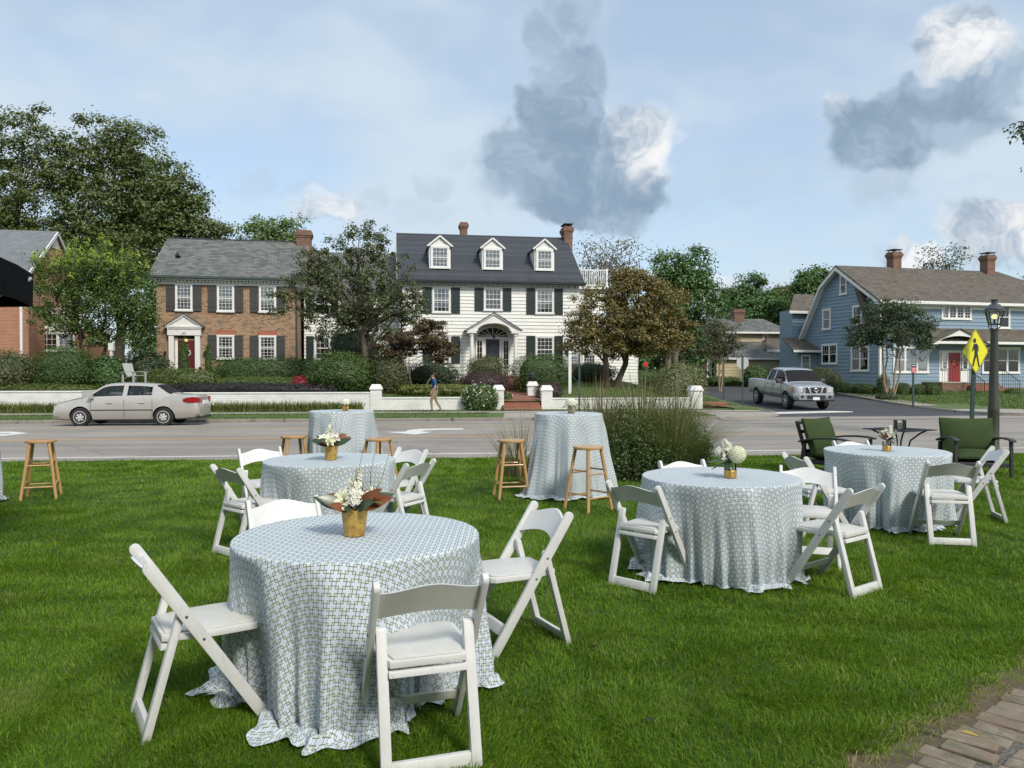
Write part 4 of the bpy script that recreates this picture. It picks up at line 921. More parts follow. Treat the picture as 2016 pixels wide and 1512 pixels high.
for poly in ([(-.06, .145), (.03, .15), (.085, .095), (.09, .0), (.065, .0), (.058, .085), (.045, .09), (.05, -.02), (.115, -.29), (.075, -.295), (.01, -.08), (-.085, -.285), (-.125, -.27), (-.045, -.05), (-.045, .06), (-.105, .0), (-.125, .022)],):
    pf.prism(poly, -.007, -.0035, 'y')
pf.build('walking_figure', M['sign_black'], bd)
# ================================================================== houses
def sidemat(name, c, c2, dirt):
    m, n = newmat(name); p = coord(n); r = n.node('ShaderNodeObjectInfo').outputs['Random']
    st = n.noise(n.vmath('MULTIPLY', p, (.35, .35, 5)), 2.2, 4, .6); f = n.m('ADD', n.m('MULTIPLY', r, .5), n.m('MULTIPLY', st, .5))
    base = n.mix(n.sstep(f, .25, .75), c, c2); base = n.mix(n.m('MULTIPLY', n.sstep(n.noise(p, .8, 5, .65), .5, .72), .35), base, dirt)
    finish(n, base, 0.6, bump=n.noise(n.vmath('MULTIPLY', p, (2, 2, 40)), 3, 3, .6), bstr=.12, bdist=.01); return m
def roofmat(name, cols, rowh, wd, bump=.6):
    m, n = newmat(name); p = coord(n); x, y, z = n.sep(p)
    b = n.node('ShaderNodeTexBrick'); n.put(b.inputs['Vector'], n.comb(n.m('ADD', x, n.m('MULTIPLY', y, .13)), z, 0.0))
    b.inputs['Color1'].default_value = (0, 0, 0, 1); b.inputs['Color2'].default_value = (1, 1, 1, 1); b.inputs['Mortar'].default_value = (.2, .2, .2, 1)
    b.inputs['Scale'].default_value = 1.0; b.inputs['Brick Width'].default_value = wd; b.inputs['Row Height'].default_value = rowh; b.inputs['Mortar Size'].default_value = .012; b.inputs['Mortar Smooth'].default_value = .5
    f = n.m('ADD', n.m('MULTIPLY', n.sep(b.outputs['Color'])[0], .6), n.m('MULTIPLY', n.noise(p, 1.4, 4, .6), .4))
    base = n.ramp(f, [(.2 + .6 * i / (len(cols) - 1), c) for i, c in enumerate(cols)])
    base = n.mix(n.m('MULTIPLY', b.outputs['Fac'], .55), base, tuple(q * .45 for q in cols[0]))
    base = n.mix(n.m('MULTIPLY', n.sstep(n.noise(n.vmath('MULTIPLY', p, (1.6, 1, .35)), 1.2, 4, .6), .5, .75), .3), base, tuple(q * .7 for q in cols[0]))
    finish(n, base, .85, bump=n.m('ADD', n.m('SUBTRACT', 1, b.outputs['Fac']), n.m('MULTIPLY', n.noise(p, 45, 3, .7), .4)), bstr=bump, bdist=.02); return m
M['white_siding'] = sidemat('white_clapboard', (0.80, 0.79, 0.735), (0.75, 0.74, 0.68), (0.66, 0.64, 0.56))
M['blue_siding'] = sidemat('blue_clapboard', (0.232, 0.315, 0.390), (0.208, 0.288, 0.362), (0.24, 0.305, 0.37))
M['cream_siding'] = sidemat('cream_clapboard', (0.52, 0.44, 0.26), (0.47, 0.39, 0.225), (0.42, 0.35, 0.22))
M['trim'] = plain('white_trim', (0.80, 0.79, 0.755), (0.755, 0.745, 0.70), 3, 0.5, bump=0.05)
M['tan_brick'] = brickmat('tan_brick', [(0.33, 0.175, 0.085), (0.40, 0.225, 0.115), (0.28, 0.125, 0.06), (0.095, 0.06, 0.04), (0.40, 0.235, 0.125)], (0.43, 0.35, 0.25), .215, .075)
M['orange_brick'] = brickmat('orange_brick', [(0.36, 0.125, 0.055), (0.43, 0.17, 0.085), (0.30, 0.10, 0.05)], (0.44, 0.34, 0.26), .215, .075)
M['chimney_brick'] = brickmat('chimney_brick', [(0.20, 0.082, 0.050), (0.15, 0.062, 0.042), (0.24, 0.115, 0.07), (0.07, 0.045, 0.035)], (0.21, 0.165, 0.13), .215, .075)
M['arch_brick'] = brickmat('arch_brick', [(0.40, 0.115, 0.055), (0.33, 0.09, 0.045)], (0.36, 0.2, 0.13), .075, .215)
M['slate_grey'] = roofmat('grey_shingle', [(0.085, 0.088, 0.082), (0.135, 0.14, 0.13), (0.185, 0.188, 0.175)], .11, .33)
M['slate_light'] = roofmat('light_grey_shingle', [(0.155, 0.165, 0.175), (0.205, 0.215, 0.22)], .10, .3, .3)
M['brown_shingle'] = roofmat('brown_shingle', [(0.088, 0.072, 0.055), (0.125, 0.104, 0.080), (0.150, 0.128, 0.10)], .09, .3, .4)
M['slate_dark'] = sidemat('dark_slate', (0.036, 0.041, 0.049), (0.058, 0.064, 0.073), (0.078, 0.083, 0.09))
M['shutter_green'] = plain('shutter_green', (0.010, 0.022, 0.020), (0.015, 0.028, 0.026), 5, .5, bump=.1)
M['shutter_grey'] = plain('shutter_grey', (0.045, 0.042, 0.040), (0.065, 0.060, 0.057), 4, .65, bump=.2, stretch=(6, 1, .8))
M['gutter'] = plain('dark_gutter', (0.012, 0.014, 0.014), rough=.5)
M['copper_gutter'] = plain('green_gutter', (0.05, 0.075, 0.065), rough=.5)
M['red_door'] = plain('red_door', (0.30, 0.035, 0.035), (0.26, 0.028, 0.028), 4, .4); M['maroon_door'] = plain('maroon_door', (0.13, 0.018, 0.014), (0.10, 0.014, 0.012), 4, .4)
M['navy_door'] = plain('navy_door', (0.016, 0.022, 0.032), rough=.4)
M['blind'] = plain('window_blind', (0.56, 0.56, 0.54), (0.50, 0.50, 0.48), 2, .8, bump=.6, bscale=20, stretch=(.01, .01, 1.5))
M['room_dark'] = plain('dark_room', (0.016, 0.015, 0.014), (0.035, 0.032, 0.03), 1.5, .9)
M['curtain'] = plain('curtain', (0.34, 0.34, 0.33), (0.46, 0.46, 0.45), 3, .9, bump=.6, bscale=10, stretch=(6, 6, .2))
M['pane'] = glassmat('window_glass', (0.93, 0.96, 0.97), clear=.93, rough=.02)

def window(par, x, z, w_, h_, y=0.0, cols=3, rows=4, behind='blind', rz=0.0, x0=None, casing=.085, sill=True, trim='trim', half=.5, mull=0):
    """double hung window centred on x with its foot at z: casing, sashes with glazing bars, glass, and what hangs behind it"""
    cz = MB(); a, b = w_ / 2, h_; pr = .06
    cz.box(-a, -a + casing, -pr, .028, 0, b); cz.box(a - casing, a, -pr, .028, 0, b); cz.box(-a - .02, a + .02, -pr - .012, .028, b - casing, b + .02); cz.box(-a - .03 * sill, a + .03 * sill, -pr - .03 * sill, .028, -.035 * sill, casing * .75)
    for k in range(mull): q = -a + (k + 1) * w_ / (mull + 1); cz.box(q - .05, q + .05, -pr, -.002, casing * .75, b - casing)
    loc = (x, y, z) if x0 is None else x0; loc = (loc[0] + .03 * math.sin(rz), loc[1] - .03 * math.cos(rz), loc[2])
    wo_ = cz.build('window', M[trim], par, loc=loc, rot=(0, 0, rz)); wi, hi0, hi1 = a - casing, casing * .75, b - casing
    s = MB(); t = .018
    units = [(-wi, wi)] if not mull else [(-a + k * w_ / (mull + 1) + (casing if k == 0 else .05), -a + (k + 1) * w_ / (mull + 1) - (casing if k == mull else .05)) for k in range(mull + 1)]
    for u0, u1 in units:
        if half: zm = hi0 + (hi1 - hi0) * half; s.box(u0, u1, -.052, -.028, zm - .026, zm + .026)
        s.box(u0, u0 + .03, -.05, -.028, hi0, hi1); s.box(u1 - .03, u1, -.05, -.028, hi0, hi1); s.box(u0, u1, -.0505, -.028, hi1 - .035, hi1); s.box(u0, u1, -.0505, -.028, hi0, hi0 + .04)
        up_only = rows < 0; zl = hi0 if not up_only else hi0 + (hi1 - hi0) * half
        for k in range(1, cols): q = u0 + (u1 - u0) * k / cols; s.box(q - t / 2, q + t / 2, -.046, -.030, zl, hi1)
        for k in range(1, abs(rows)): q = zl + (hi1 - zl) * k / abs(rows); s.box(u0, u1, -.0455, -.0305, q - t / 2, q + t / 2)
    s.build('sash', M[trim], wo_)
    MB().box(-wi, wi, -.034, -.032, hi0, hi1).build('pane', M['pane'], wo_)
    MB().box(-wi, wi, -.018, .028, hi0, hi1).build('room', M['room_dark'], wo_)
    if behind == 'blind':
        bl = MB(); nn = 24
        for k in range(nn): q = hi0 + (hi1 - hi0) * k / nn; bl.hexa([(-wi, -.024, q), (wi, -.024, q), (wi, -.0185, q + .005), (-wi, -.0185, q + .005), (-wi, -.025, q + (hi1 - hi0) / nn * .78), (wi, -.025, q + (hi1 - hi0) / nn * .78), (wi, -.022, q + (hi1 - hi0) / nn * .8), (-wi, -.022, q + (hi1 - hi0) / nn * .8)])
        bl.build('blind', M['blind'], wo_)
    elif behind in ('curtain', 'half_shade'):
        c = MB(); k = .36 if behind == 'curtain' else 1.0
        if behind == 'curtain':
            for sg_ in (-1, 1): c.prism([(sg_ * wi, hi0), (sg_ * wi * .45, hi0), (sg_ * wi * .35, hi1), (sg_ * wi, hi1)], -.025, -.019, 'y')
        else: c.box(-wi, wi, -.025, -.019, hi0, hi0 + (hi1 - hi0) * .9)
        c.build('curtain', M['curtain'] if behind == 'curtain' else M['blind'], wo_)
    return wo_
def shutter(par, x, z, w_, h_, mat, y=0.0, planks=0):
    s = MB()
    if planks:
        for k in range(planks): s.box(-w_ / 2 + k * w_ / planks + .006, -w_ / 2 + (k + 1) * w_ / planks - .006, -.06, -.03, 0, h_)
        for q in (.15, .78): s.box(-w_ / 2 + .01, w_ / 2 - .01, -.078, -.06, h_ * q, h_ * q + .1)
        s.box(-w_ / 2, w_ / 2, -.04, -.032, .01, h_ - .01)
    else:
        s.box(-w_ / 2, -w_ / 2 + .07, -.068, -.03, 0, h_); s.box(w_ / 2 - .07, w_ / 2, -.068, -.03, 0, h_)
        for q in (0, .46, 1): s.box(-w_ / 2 + .07, w_ / 2 - .07, -.066, -.03, (h_ - .1) * q, (h_ - .1) * q + .1)
        s.box(-w_ / 2 + .07, w_ / 2 - .07, -.05, -.03, .05, h_ - .05)
    return s.build('shutter', mat, par, loc=(x, y - .025, z))
def boards(par, mat, z0, z1, ex, ext, y=0.0, along='x', face=-1):
    """lapped boards, each its own piece; ext(z) gives the ends of the course"""
    k = int(math.ceil((z1 - z0) / ex))
    for i in range(k):
        a = z0 + i * ex; e = ext(a + ex / 2)
        if e is None: continue
        b = min(a + ex + .012, z1 + .02); u0, u1 = e
        if u1 - u0 < .15: continue
        prof = [(y + face * .046, a), (y + face * .006, b), (y + face * .001, b), (y + face * .001, a)]
        if along == 'x': MB().prism(prof, u0, u1, 'x').build('board', mat, par)
        else: MB().prism(prof, u0, u1, 'y').build('board', mat, par)
def slab(par, name, q, th, mat):
    """roof plane given by its four upper corners, thickness th downward"""
    q = [Vector(p) for p in q]; return MB().hexa([p - Vector((0, 0, th)) for p in q] + q).build(name, mat, par)
def rail(par, x0, x1, y, z0, z1, n_, mat, end=True):
    MB().box(x0, x1, y - .03, y + .03, z1 - .07, z1).build('rail', mat, par); MB().box(x0, x1, y - .02, y + .02, z0, z0 + .05).build('rail', mat, par)
    me = MB().box(-.018, .018, -.018, .018, z0 + .05, z1 - .07).mesh('baluster'); me.materials.append(mat)
    for k in range(n_): link('baluster', me, None, par, loc=(x0 + (x1 - x0) * (k + .5) / n_, y, 0))
    if end:
        for q in (x0, x1): MB().box(q - .06, q + .06, y - .06, y + .06, z0 - .05, z1 + .06).build('newel', mat, par)
def chimney(par, x0, x1, y0, y1, z0, z1, mat, cap=None):
    c = MB(); c.box(x0, x1, y0, y1, z0, z1 - .42); c.box(x0 - .04, x1 + .04, y0 - .04, y1 + .04, z1 - .42, z1 - .30); c.box(x0 - .09, x1 + .09, y0 - .09, y1 + .09, z1 - .30, z1 - .12); c.box(x0 - .03, x1 + .03, y0 - .03, y1 + .03, z1 - .12, z1)
    o = c.build('chimney', mat, par)
    if cap:
        g = MB(); g.box(x0 + .05, x1 - .05, y0 + .05, y1 - .05, z1, z1 + .13) if cap == 'box' else None; g.box(x0 - .05, x1 + .05, y0 - .05, y1 + .05, z1 + .15, z1 + .19)
        for sx in (x0 + .06, x1 - .1):
            for sy in (y0 + .06, y1 - .1): g.box(sx, sx + .04, sy, sy + .04, z1, z1 + .15)
        g.build('chimney_cap', M['gutter'], o)
    return o
def span(px0, px1, py0, py1, o, yaw, off=0.0):
    """a rectangle of the photograph as (centre x, foot z, width, height) on a wall"""
    a, b = onplane(px0, (py0 + py1) / 2, o, yaw, off)[0], onplane(px1, (py0 + py1) / 2, o, yaw, off)[0]; m_ = (px0 + px1) / 2
    z1, z0 = onplane(m_, py0, o, yaw, off)[1], onplane(m_, py1, o, yaw, off)[1]; return (a + b) / 2, z0, abs(b - a), z1 - z0

# ------------------------------------------------------------------ white house
o = (-6.27, 44.19, 0); yw = math.atan(.16); WH = empty('white_house', o, yw, 'white clapboard house with dark roof, three dormers and arched porch', 'house')
W_, DP, zb, ze, zr = 10.36, 8.8, 1.0, 6.84, 10.32; ry = 4.4
core = MB(); core.box(0, W_, 0, DP, zb - .6, ze + .05); core.prism([(.0, ze), (DP, ze), (ry, zr - .12)], .002, W_ - .002, 'x'); core.build('wall', M['white_siding'], WH)
MB().box(-.04, W_ + .04, -.05, .2, zb - .6, zb + .12).build('foundation', M['chimney_brick'], WH)
boards(WH, M['white_siding'], zb + .12, ze - .28, .205, lambda z: (.12, W_ - .12))
for q in (0, W_ - .12): MB().box(q, q + .12, -.045, .0, zb + .1, ze - .1).build('corner_board', M['trim'], WH)
MB().box(-.02, W_ + .02, -.06, 0, ze - .30, ze - .08).build('frieze', M['trim'], WH)
cn = MB(); cn.box(-.3, W_ + .3, -.36, .0, ze - .10, ze - .02)
for k in range(34): q = -.2 + k * (W_ + .4) / 33; cn.box(q - .045, q + .045, -.26, -.05, ze - .2, ze - .10)
cn.build('cornice', M['trim'], WH)
MB().box(-.34, W_ + .34, -.48, -.36, ze - .05, ze + .08).build('gutter', M['gutter'], WH)
sl = (zr - ze) / (ry + .4); slab(WH, 'roof', [(-.3, -.42, ze), (W_ + .3, -.42, ze), (W_ + .3, ry, zr), (-.3, ry, zr)], .14, M['slate_dark'])
slab(WH, 'roof', [(W_ + .3, DP + .42, ze), (-.3, DP + .42, ze), (-.3, ry, zr), (W_ + .3, ry, zr)], .14, M['slate_dark'])
nc = 25; run = ry + .42
for k in range(nc):                                                      # slate courses, each lapping the one below
    y0, y1 = -.42 + run * k / nc, -.42 + run * (k + 1.12) / nc; z0, z1 = ze + (zr - ze) * k / nc, ze + (zr - ze) * (k + 1.12) / nc; y1 = min(y1, ry); z1 = min(z1, zr)
    MB().hexa([(-.31, y0, z0 + .002), (W_ + .31, y0, z0 + .002), (W_ + .31, y1, z1 + .002), (-.31, y1, z1 + .002), (-.31, y0, z0 + .03), (W_ + .31, y0, z0 + .03), (W_ + .31, y1, z1 + .006), (-.31, y1, z1 + .006)]).build('slate_course', M['slate_dark'], WH)
MB().tube([(-.31, ry, zr + .02), (W_ + .31, ry, zr + .02)], .06, 8).build('ridge_cap', M['slate_dark'], WH)
for q in (-.3, W_ + .3):
    for s in (-.42, DP + .42): MB().bar((q, s, ze - .1), (q, ry, zr - .12), .06, .16).build('bargeboard', M['trim'], WH)
chimney(WH, W_ + .05, W_ + .58, ry - .45, ry + .55, zb, 11.05, M['chimney_brick'], 'cage')
cx_ = onplane(912, 450, o, yw, 6.5)[0]; chimney(WH, cx_ - .22, cx_ + .22, 6.0, 6.7, 8.0, onplane(912, 439, o, yw, 6.3)[1], M['chimney_brick'])
for p0, p1, yt in ((845, 887, 465.5), (949, 990, 470), (1052.5, 1091, 472)):
    f_ = .74; xa, xb = onplane(p0, 520, o, yw, f_)[0], onplane(p1, 520, o, yw, f_)[0]; zd = ze + sl * (f_ + .42); zt_ = onplane((p0 + p1) / 2, yt, o, yw, f_)[1]; ze_ = zt_ - .52; xm = (xa + xb) / 2; hw = (xb - xa) / 2
    yb1 = -.42 + (ze_ - ze) / sl; ybt = -.42 + (zt_ - ze) / sl
    d = MB(); d.hexa([(xa, f_, zd - .1), (xb, f_, zd - .1), (xb, yb1, ze_ - .03), (xa, yb1, ze_ - .03), (xa, f_, ze_), (xb, f_, ze_), (xb, yb1, ze_), (xa, yb1, ze_)])
    d.prism([(xa - .06, ze_), (xb + .06, ze_), (xm, zt_)], f_ - .05, f_ + .1, 'y'); d.box(xa - .09, xb + .09, f_ - .09, f_ + .05, ze_ - .06, ze_ + .02)
    dm = d.build('dormer', M['trim'], WH)
    for s in (-1, 1):
        q0 = Vector((xm + s * (hw + .12), f_ - .14, ze_ - .03)); q1 = Vector((xm, f_ - .14, zt_ + .06)); q2 = Vector((xm, ybt + .1, zt_ + .06)); q3 = Vector((xm + s * (hw + .12), yb1 + .1, ze_ - .03))
        slab(dm, 'dormer_roof', [q0, q1, q2, q3] if s < 0 else [q1, q0, q3, q2], .05, M['slate_dark']); MB().bar(q0 - Vector((0, .02, .05)), q1 - Vector((0, .02, .05)), .05, .09).build('bargeboard', M['trim'], dm)
    window(WH, xm, zd + .06, (xb - xa) * .86, ze_ - zd - .12, y=f_ - .004, cols=4, rows=5, behind='blind', casing=.10)
for px_, py0, py1 in ((869, 566, 616), (970.5, 567, 611.5), (1072, 568, 618)):
    x, z, w_, h_ = span(px_ - 18, px_ + 18, py0, py1, o, yw); window(WH, x, z, w_, h_, cols=4, rows=5 if h_ > 1.4 else 4, behind='dark' if px_ == 970.5 else 'curtain')
    for s in (-1, 1): shutter(WH, x + s * (w_ / 2 + .29), z - .03, .50, h_ + .04, M['shutter_green'])
for px_ in (869, 1072):
    x, z, w_, h_ = span(px_ - 18, px_ + 18, 662, 714, o, yw); window(WH, x, z, w_, h_, cols=4, rows=6, behind='blind' if px_ > 1000 else 'dark')
    for s in (-1, 1): shutter(WH, x + s * (w_ / 2 + .29), z - .03, .50, h_ + .04, M['shutter_green'])
# entrance: porch, door with fanlight and sidelights
off = -1.25; xl, zc = onplane(921, 648, o, yw, off); xr, _ = onplane(1024, 648, o, yw, off); xm = (xl + xr) / 2; zp = onplane(972, 617, o, yw, off)[1]; zfl = 1.42
pd = MB(); arc = [(xm + (xr - xl) * .31 * math.cos(t), zc - .08 + .42 * math.sin(t)) for t in np.linspace(0, math.pi, 13)]
pd.prism([(xl, zc - .08)] + [(xl, zc), (xm, zp), (xr, zc), (xr, zc - .08)] + arc, off, off + .12, 'y')
po = pd.build('porch_pediment', M['trim'], WH)
pv = MB()
for i in range(12):
    (xa, za), (xb, zb_) = arc[i], arc[i + 1]; pv.hexa([(xb, off, zb_), (xa, off, za), (xa, -.03, za), (xb, -.03, zb_), (xb, off, zb_ + .03), (xa, off, za + .03), (xa, -.03, za + .03), (xb, -.03, zb_ + .03)])
pv.build('porch_vault', M['trim'], po)
for s, xe in ((-1, xl - .12), (1, xr + .12)):
    slab(WH, 'porch_roof', [(xe, off - .12, zc - .02), (xm, off - .12, zp + .07), (xm, -.02, zp + .07), (xe, -.02, zc - .02)] if s < 0 else [(xm, off - .12, zp + .07), (xe, off - .12, zc - .02), (xe, -.02, zc - .02), (xm, -.02, zp + .07)], .06, M['slate_dark'])
    MB().bar((xe, off - .05, zc - .06), (xm, off - .05, zp + .0), .08, .10).build('bargeboard', M['trim'], WH)
    xc = xe - s * .36; MB().box(xc - .26, xc + .26, off - .04, -.02, zc - .22, zc - .06).build('entablature', M['trim'], WH)
    MB().lathe([(.15, zfl), (.15, zfl + .08), (.115, zfl + .12), (.108, zc - .55), (.10, zc - .40), (.14, zc - .36), (.14, zc - .22)], 16, c=(xc, off + .16, 0)).build('column', M['trim'], WH, smooth=True)
x, z, dw, dh = span(956.5, 983, 668, 738, o, yw); zdt = z + dh
MB().box(x - dw / 2 - .72, x + dw / 2 + .72, -.05, -.026, zfl, zdt + .14).build('door_surround', M['trim'], WH)
dr = MB().box(x - dw / 2, x + dw / 2, -.075, -.05, zfl + .02, zdt).build('door', M['navy_door'], WH)
pn = MB()
for i in (0, 1):
    for j in range(3): pn.box(x - dw / 2 + .1 + i * dw * .46, x - dw / 2 + .1 + i * dw * .46 + dw * .33, -.085, -.075, zfl + .2 + j * .62, zfl + .2 + j * .62 + .5)
pn.build('door_panel', M['navy_door'], dr); MB().lathe([(.02, 0), (.032, .02), (.02, .05)], 10, c=(x + dw * .38, -.09, zfl + .95)).build('handle', M['gold_band'], dr)
for s in (-1, 1): window(WH, x + s * (dw / 2 + .38), zfl + .55, .46, zdt - zfl - .55, y=-.052, cols=2, rows=4, behind='dark', casing=.06, sill=False, half=0)
fan = MB(); ro = dw / 2 + .62; seg = np.linspace(0, math.pi, 15)
for i in range(14):
    a, b = seg[i], seg[i + 1]
    fan.add([(x + ro * math.cos(a), -.07, zdt + .16 + .62 * math.sin(a)), (x + ro * math.cos(b), -.07, zdt + .16 + .62 * math.sin(b)), (x + (ro - .14) * math.cos(b), -.07, zdt + .16 + .5 * math.sin(b)), (x + (ro - .14) * math.cos(a), -.07, zdt + .16 + .5 * math.sin(a))], [(0, 1, 2, 3)])
for a in seg[1:-1:2]: fan.bar((x + .14 * math.cos(a), -.066, zdt + .17), (x + (ro - .12) * math.cos(a), -.066, zdt + .16 + .5 * math.sin(a)), .02, .035)
fl = MB().add([(x + (ro - .05) * math.cos(a), -.058, zdt + .15 + .56 * math.sin(a)) for a in seg], [tuple(range(15))]).build('fanlight', M['room_dark'], WH)
fan.build('fanlight_bars', M['trim'], fl)
MB().tube([(x, -.65, zc + .3), (x, -.65, zdt + .28)], .008, 6).build('lantern_rod', M['iron'], WH); MB().lathe([(.03, zdt + .0), (.09, zdt + .06), (.10, zdt + .22), (.03, zdt + .3)], 8, c=(x, -.65, 0)).build('porch_lantern', M['iron'], WH)
MB().box(xl, xr, off - .1, -.02, zb - .5, zfl).build('porch_floor', M['red_brick'], WH)
# side wing with roof balcony
wing = MB(); x1_ = onplane(1203, 540, o, yw, .9)[0]; zw = onplane(1170, 561, o, yw, .9)[1]; wing.box(W_ + .05, x1_ - .1, 2.0, 7.5, zb - .6, zw - .15); wing.build('wing_wall', M['white_siding'], WH)
boards(WH, M['white_siding'], zb, zw - .2, .205, lambda z: (W_ + .72, x1_ - .1), y=2.0)
MB().box(W_ + .02, x1_ + .1, 1.7, 7.7, zw - .15, zw).build('wing_cornice', M['trim'], WH)
rail(WH, W_ + .25, x1_, 1.85, zw + .06, onplane(1170, 526.5, o, yw, .9)[1], 17, M['trim'])
x, z, w_, h_ = span(1146, 1173, 696, 721, o, yw, 2.0); window(WH, x, z, w_, h_, y=2.0, cols=4, rows=3, behind='curtain', half=0)
MB().box(x1_ - .1, x1_ + 2.3, 2.6, 7.0, zb - .8, 4.2).build('wing_wall', M['white_siding'], WH); boards(WH, M['white_siding'], zb - .2, 4.1, .205, lambda z: (x1_ - .1, x1_ + 2.3), y=2.6)

# ------------------------------------------------------------------ brick house
o = (-19.53, 42.33, 0); yw = math.atan(.19); BH = empty('brick_house', o, yw, 'two storey tan brick house with grey shutters and pedimented red door', 'house')
W_, DP, zb = 7.5, 8.0, .9; ze = onplane(445, 546, o, yw, -.3)[1]; ry = 4.0; zr = onplane(460, 473, o, yw, ry)[1]
c = MB(); c.box(0, W_, 0, DP, zb - .5, ze - .02); c.prism([(0, ze - .02), (DP, ze - .02), (ry, zr - .1)], .002, W_ - .002, 'x'); c.build('wall', M['tan_brick'], BH)
slab(BH, 'roof', [(-.35, -.4, ze), (W_ + .35, -.4, ze), (W_ + .35, ry, zr), (-.35, ry, zr)], .12, M['slate_grey']); slab(BH, 'roof', [(W_ + .35, DP + .4, ze), (-.35, DP + .4, ze), (-.35, ry, zr), (W_ + .35, ry, zr)], .12, M['slate_grey'])
MB().tube([(-.36, ry, zr + .01), (W_ + .36, ry, zr + .01)], .05, 8).build('ridge_cap', M['gutter'], BH)
MB().box(-.35, W_ + .35, -.50, -.4, ze - .10, ze + .02).build('gutter', M['copper_gutter'], BH)
cn = MB(); cn.box(-.1, W_ + .1, -.10, 0, ze - .42, ze - .2); cn.box(-.3, W_ + .3, -.36, 0, ze - .18, ze - .1)
for k in range(40): q = k * W_ / 39; cn.box(q - .05, q + .05, -.24, -.02, ze - .29, ze - .18)
cn.build('cornice', M['trim'], BH)
for q in (-.33, W_ + .33): MB().bar((q, -.4, ze - .1), (q, ry, zr - .1), .05, .16).build('bargeboard', M['trim'], BH)
chimney(BH, W_ - .35, W_ + .5, ry - .5, ry + .5, zb, onplane(598, 456, o, yw, ry)[1], M['chimney_brick'])
for px_, py0, py1, bh_ in ((362.5, 558, 612, 'blind'), (444.5, 560, 614, 'blind'), (527, 562, 615, 'blind'), (444.5, 660, 707, 'curtain'), (527, 661, 708, 'curtain')):
    x, z, w_, h_ = span(px_ - 17, px_ + 17, py0, py1, o, yw); window(BH, x, z, w_, h_, cols=4, rows=7, behind=bh_)
    for s in (-1, 1): shutter(BH, x + s * (w_ / 2 + .25), z + .0, .45, h_, M['shutter_grey'], planks=3)
    MB().prism([(x - w_ / 2 - .02, z + h_ + .022), (x + w_ / 2 + .02, z + h_ + .022), (x + w_ / 2 + .12, z + h_ + .28), (x - w_ / 2 - .12, z + h_ + .28)], -.012, .0, 'y').build('flat_arch', M['arch_brick'], BH)
x, zt_, w_, _ = span(327, 397, 652, 660, o, yw, -.35); z1_ = onplane(358, 641, o, yw, -.35)[1]; zpk = onplane(358, 618, o, yw, -.35)[1]; zf = 1.35; hw = w_ / 2
pp = MB(); pp.prism([(x - hw, z1_), (x + hw, z1_), (x, zpk)], -.36, .0, 'y'); pp.box(x - hw - .05, x + hw + .05, -.42, .0, z1_ - .10, z1_ - .002); pp.box(x - hw + .05, x + hw - .05, -.34, .0, zt_, z1_ - .10)
for k in range(18): q = x - hw + .06 + k * (w_ - .12) / 17; pp.box(q - .03, q + .03, -.40, -.34, z1_ - .18, z1_ - .10)
pe = pp.build('door_pediment', M['trim'], BH)
for s in (-1, 1):
    slab(BH, 'porch_roof', [(x - hw - .14, -.5, z1_ - .03), (x, -.5, zpk + .06), (x, 0, zpk + .06), (x - hw - .14, 0, z1_ - .03)] if s < 0 else [(x, -.5, zpk + .06), (x + hw + .14, -.5, z1_ - .03), (x + hw + .14, 0, z1_ - .03), (x, 0, zpk + .06)], .05, M['slate_grey'])
    dn = MB()
    for k in range(9): t = .08 + k * .1; q = x + s * hw * (1 - t); zq = z1_ + (zpk - z1_) * t; dn.box(q - .028, q + .028, -.40, -.36, zq - .16, zq - .085)
    dn.bar((x + s * hw, -.40, z1_ + .02 - .05), (x, -.40, zpk - .05), .10, .07); dn.build('dentils', M['trim'], pe)
    MB().box(x + s * (hw - .24) - .13, x + s * (hw - .24) + .13, -.30, -.0, zf, zt_).build('pilaster', M['trim'], BH)
    lx = x + s * (hw + .12); MB().lathe([(.02, 0), (.06, .05), (.08, .2), (.03, .28)], 8, c=(lx, -.14, 2.55)).build('wall_lantern', M['iron'], BH)
    MB().lathe([(.012, .07), (.02, .1), (.006, .15)], 8, c=(lx, -.14, 2.55)).build('lantern_bulb', M['bulb'], BH)
    rl = MB()
    for k in range(6): rl.bar((x + s * (hw + .0), -.5 - k * .12, zf - .3), (x + s * (hw + .0), -.5 - k * .12, zf + .55), .02, .02)
    rl.bar((x + s * hw, -.45, zf + .55), (x + s * hw, -1.15, zf + .55), .035, .035); rl.build('step_rail', M['iron'], BH)
MB().box(x - .62, x + .62, -.03, -.004, zf, zt_).build('door_recess', M['arch_brick'], BH)
MB().box(x - .52, x + .62, -.06, -.03, zf, zt_ - .12).build('door_surround', M['trim'], BH)
dr = MB().box(x - .38, x + .5, -.085, -.06, zf + .02, zf + 2.06).build('door', M['maroon_door'], BH)
MB().box(x - .38, x + .5, -.08, -.062, zf + 2.12, zf + 2.4).build('transom', M['room_dark'], BH)
MB().lathe([(.05, 0), (.09, .06), (.03, .14)], 8, c=(x + .08, -.25, zt_ - .34)).build('porch_light', M['bulb'], BH)
wr = MB(); wr.tube([(x + .12 + .16 * math.cos(t), -.10, zf + 1.35 + .16 * math.sin(t)) for t in np.linspace(0, 2 * math.pi, 13)], .035, 6); wr.build('wreath', M['pad'], dr)
fc = bpy.data.curves.new('house_number', 'FONT'); fc.body = '301'; fc.size = .17; fc.extrude = .004; fc.align_x = 'CENTER'
tmp = bpy.data.objects.new('tmp', fc); COL.objects.link(tmp); bpy.context.view_layer.update(); fm = bpy.data.meshes.new_from_object(tmp.evaluated_get(bpy.context.evaluated_depsgraph_get())); bpy.data.objects.remove(tmp); fm.materials.clear()
fo = link('house_number', fm, M['iron'], BH); fo.location = (x, -.346, zt_ + .04); fo.rotation_euler = (math.pi / 2, 0, 0)
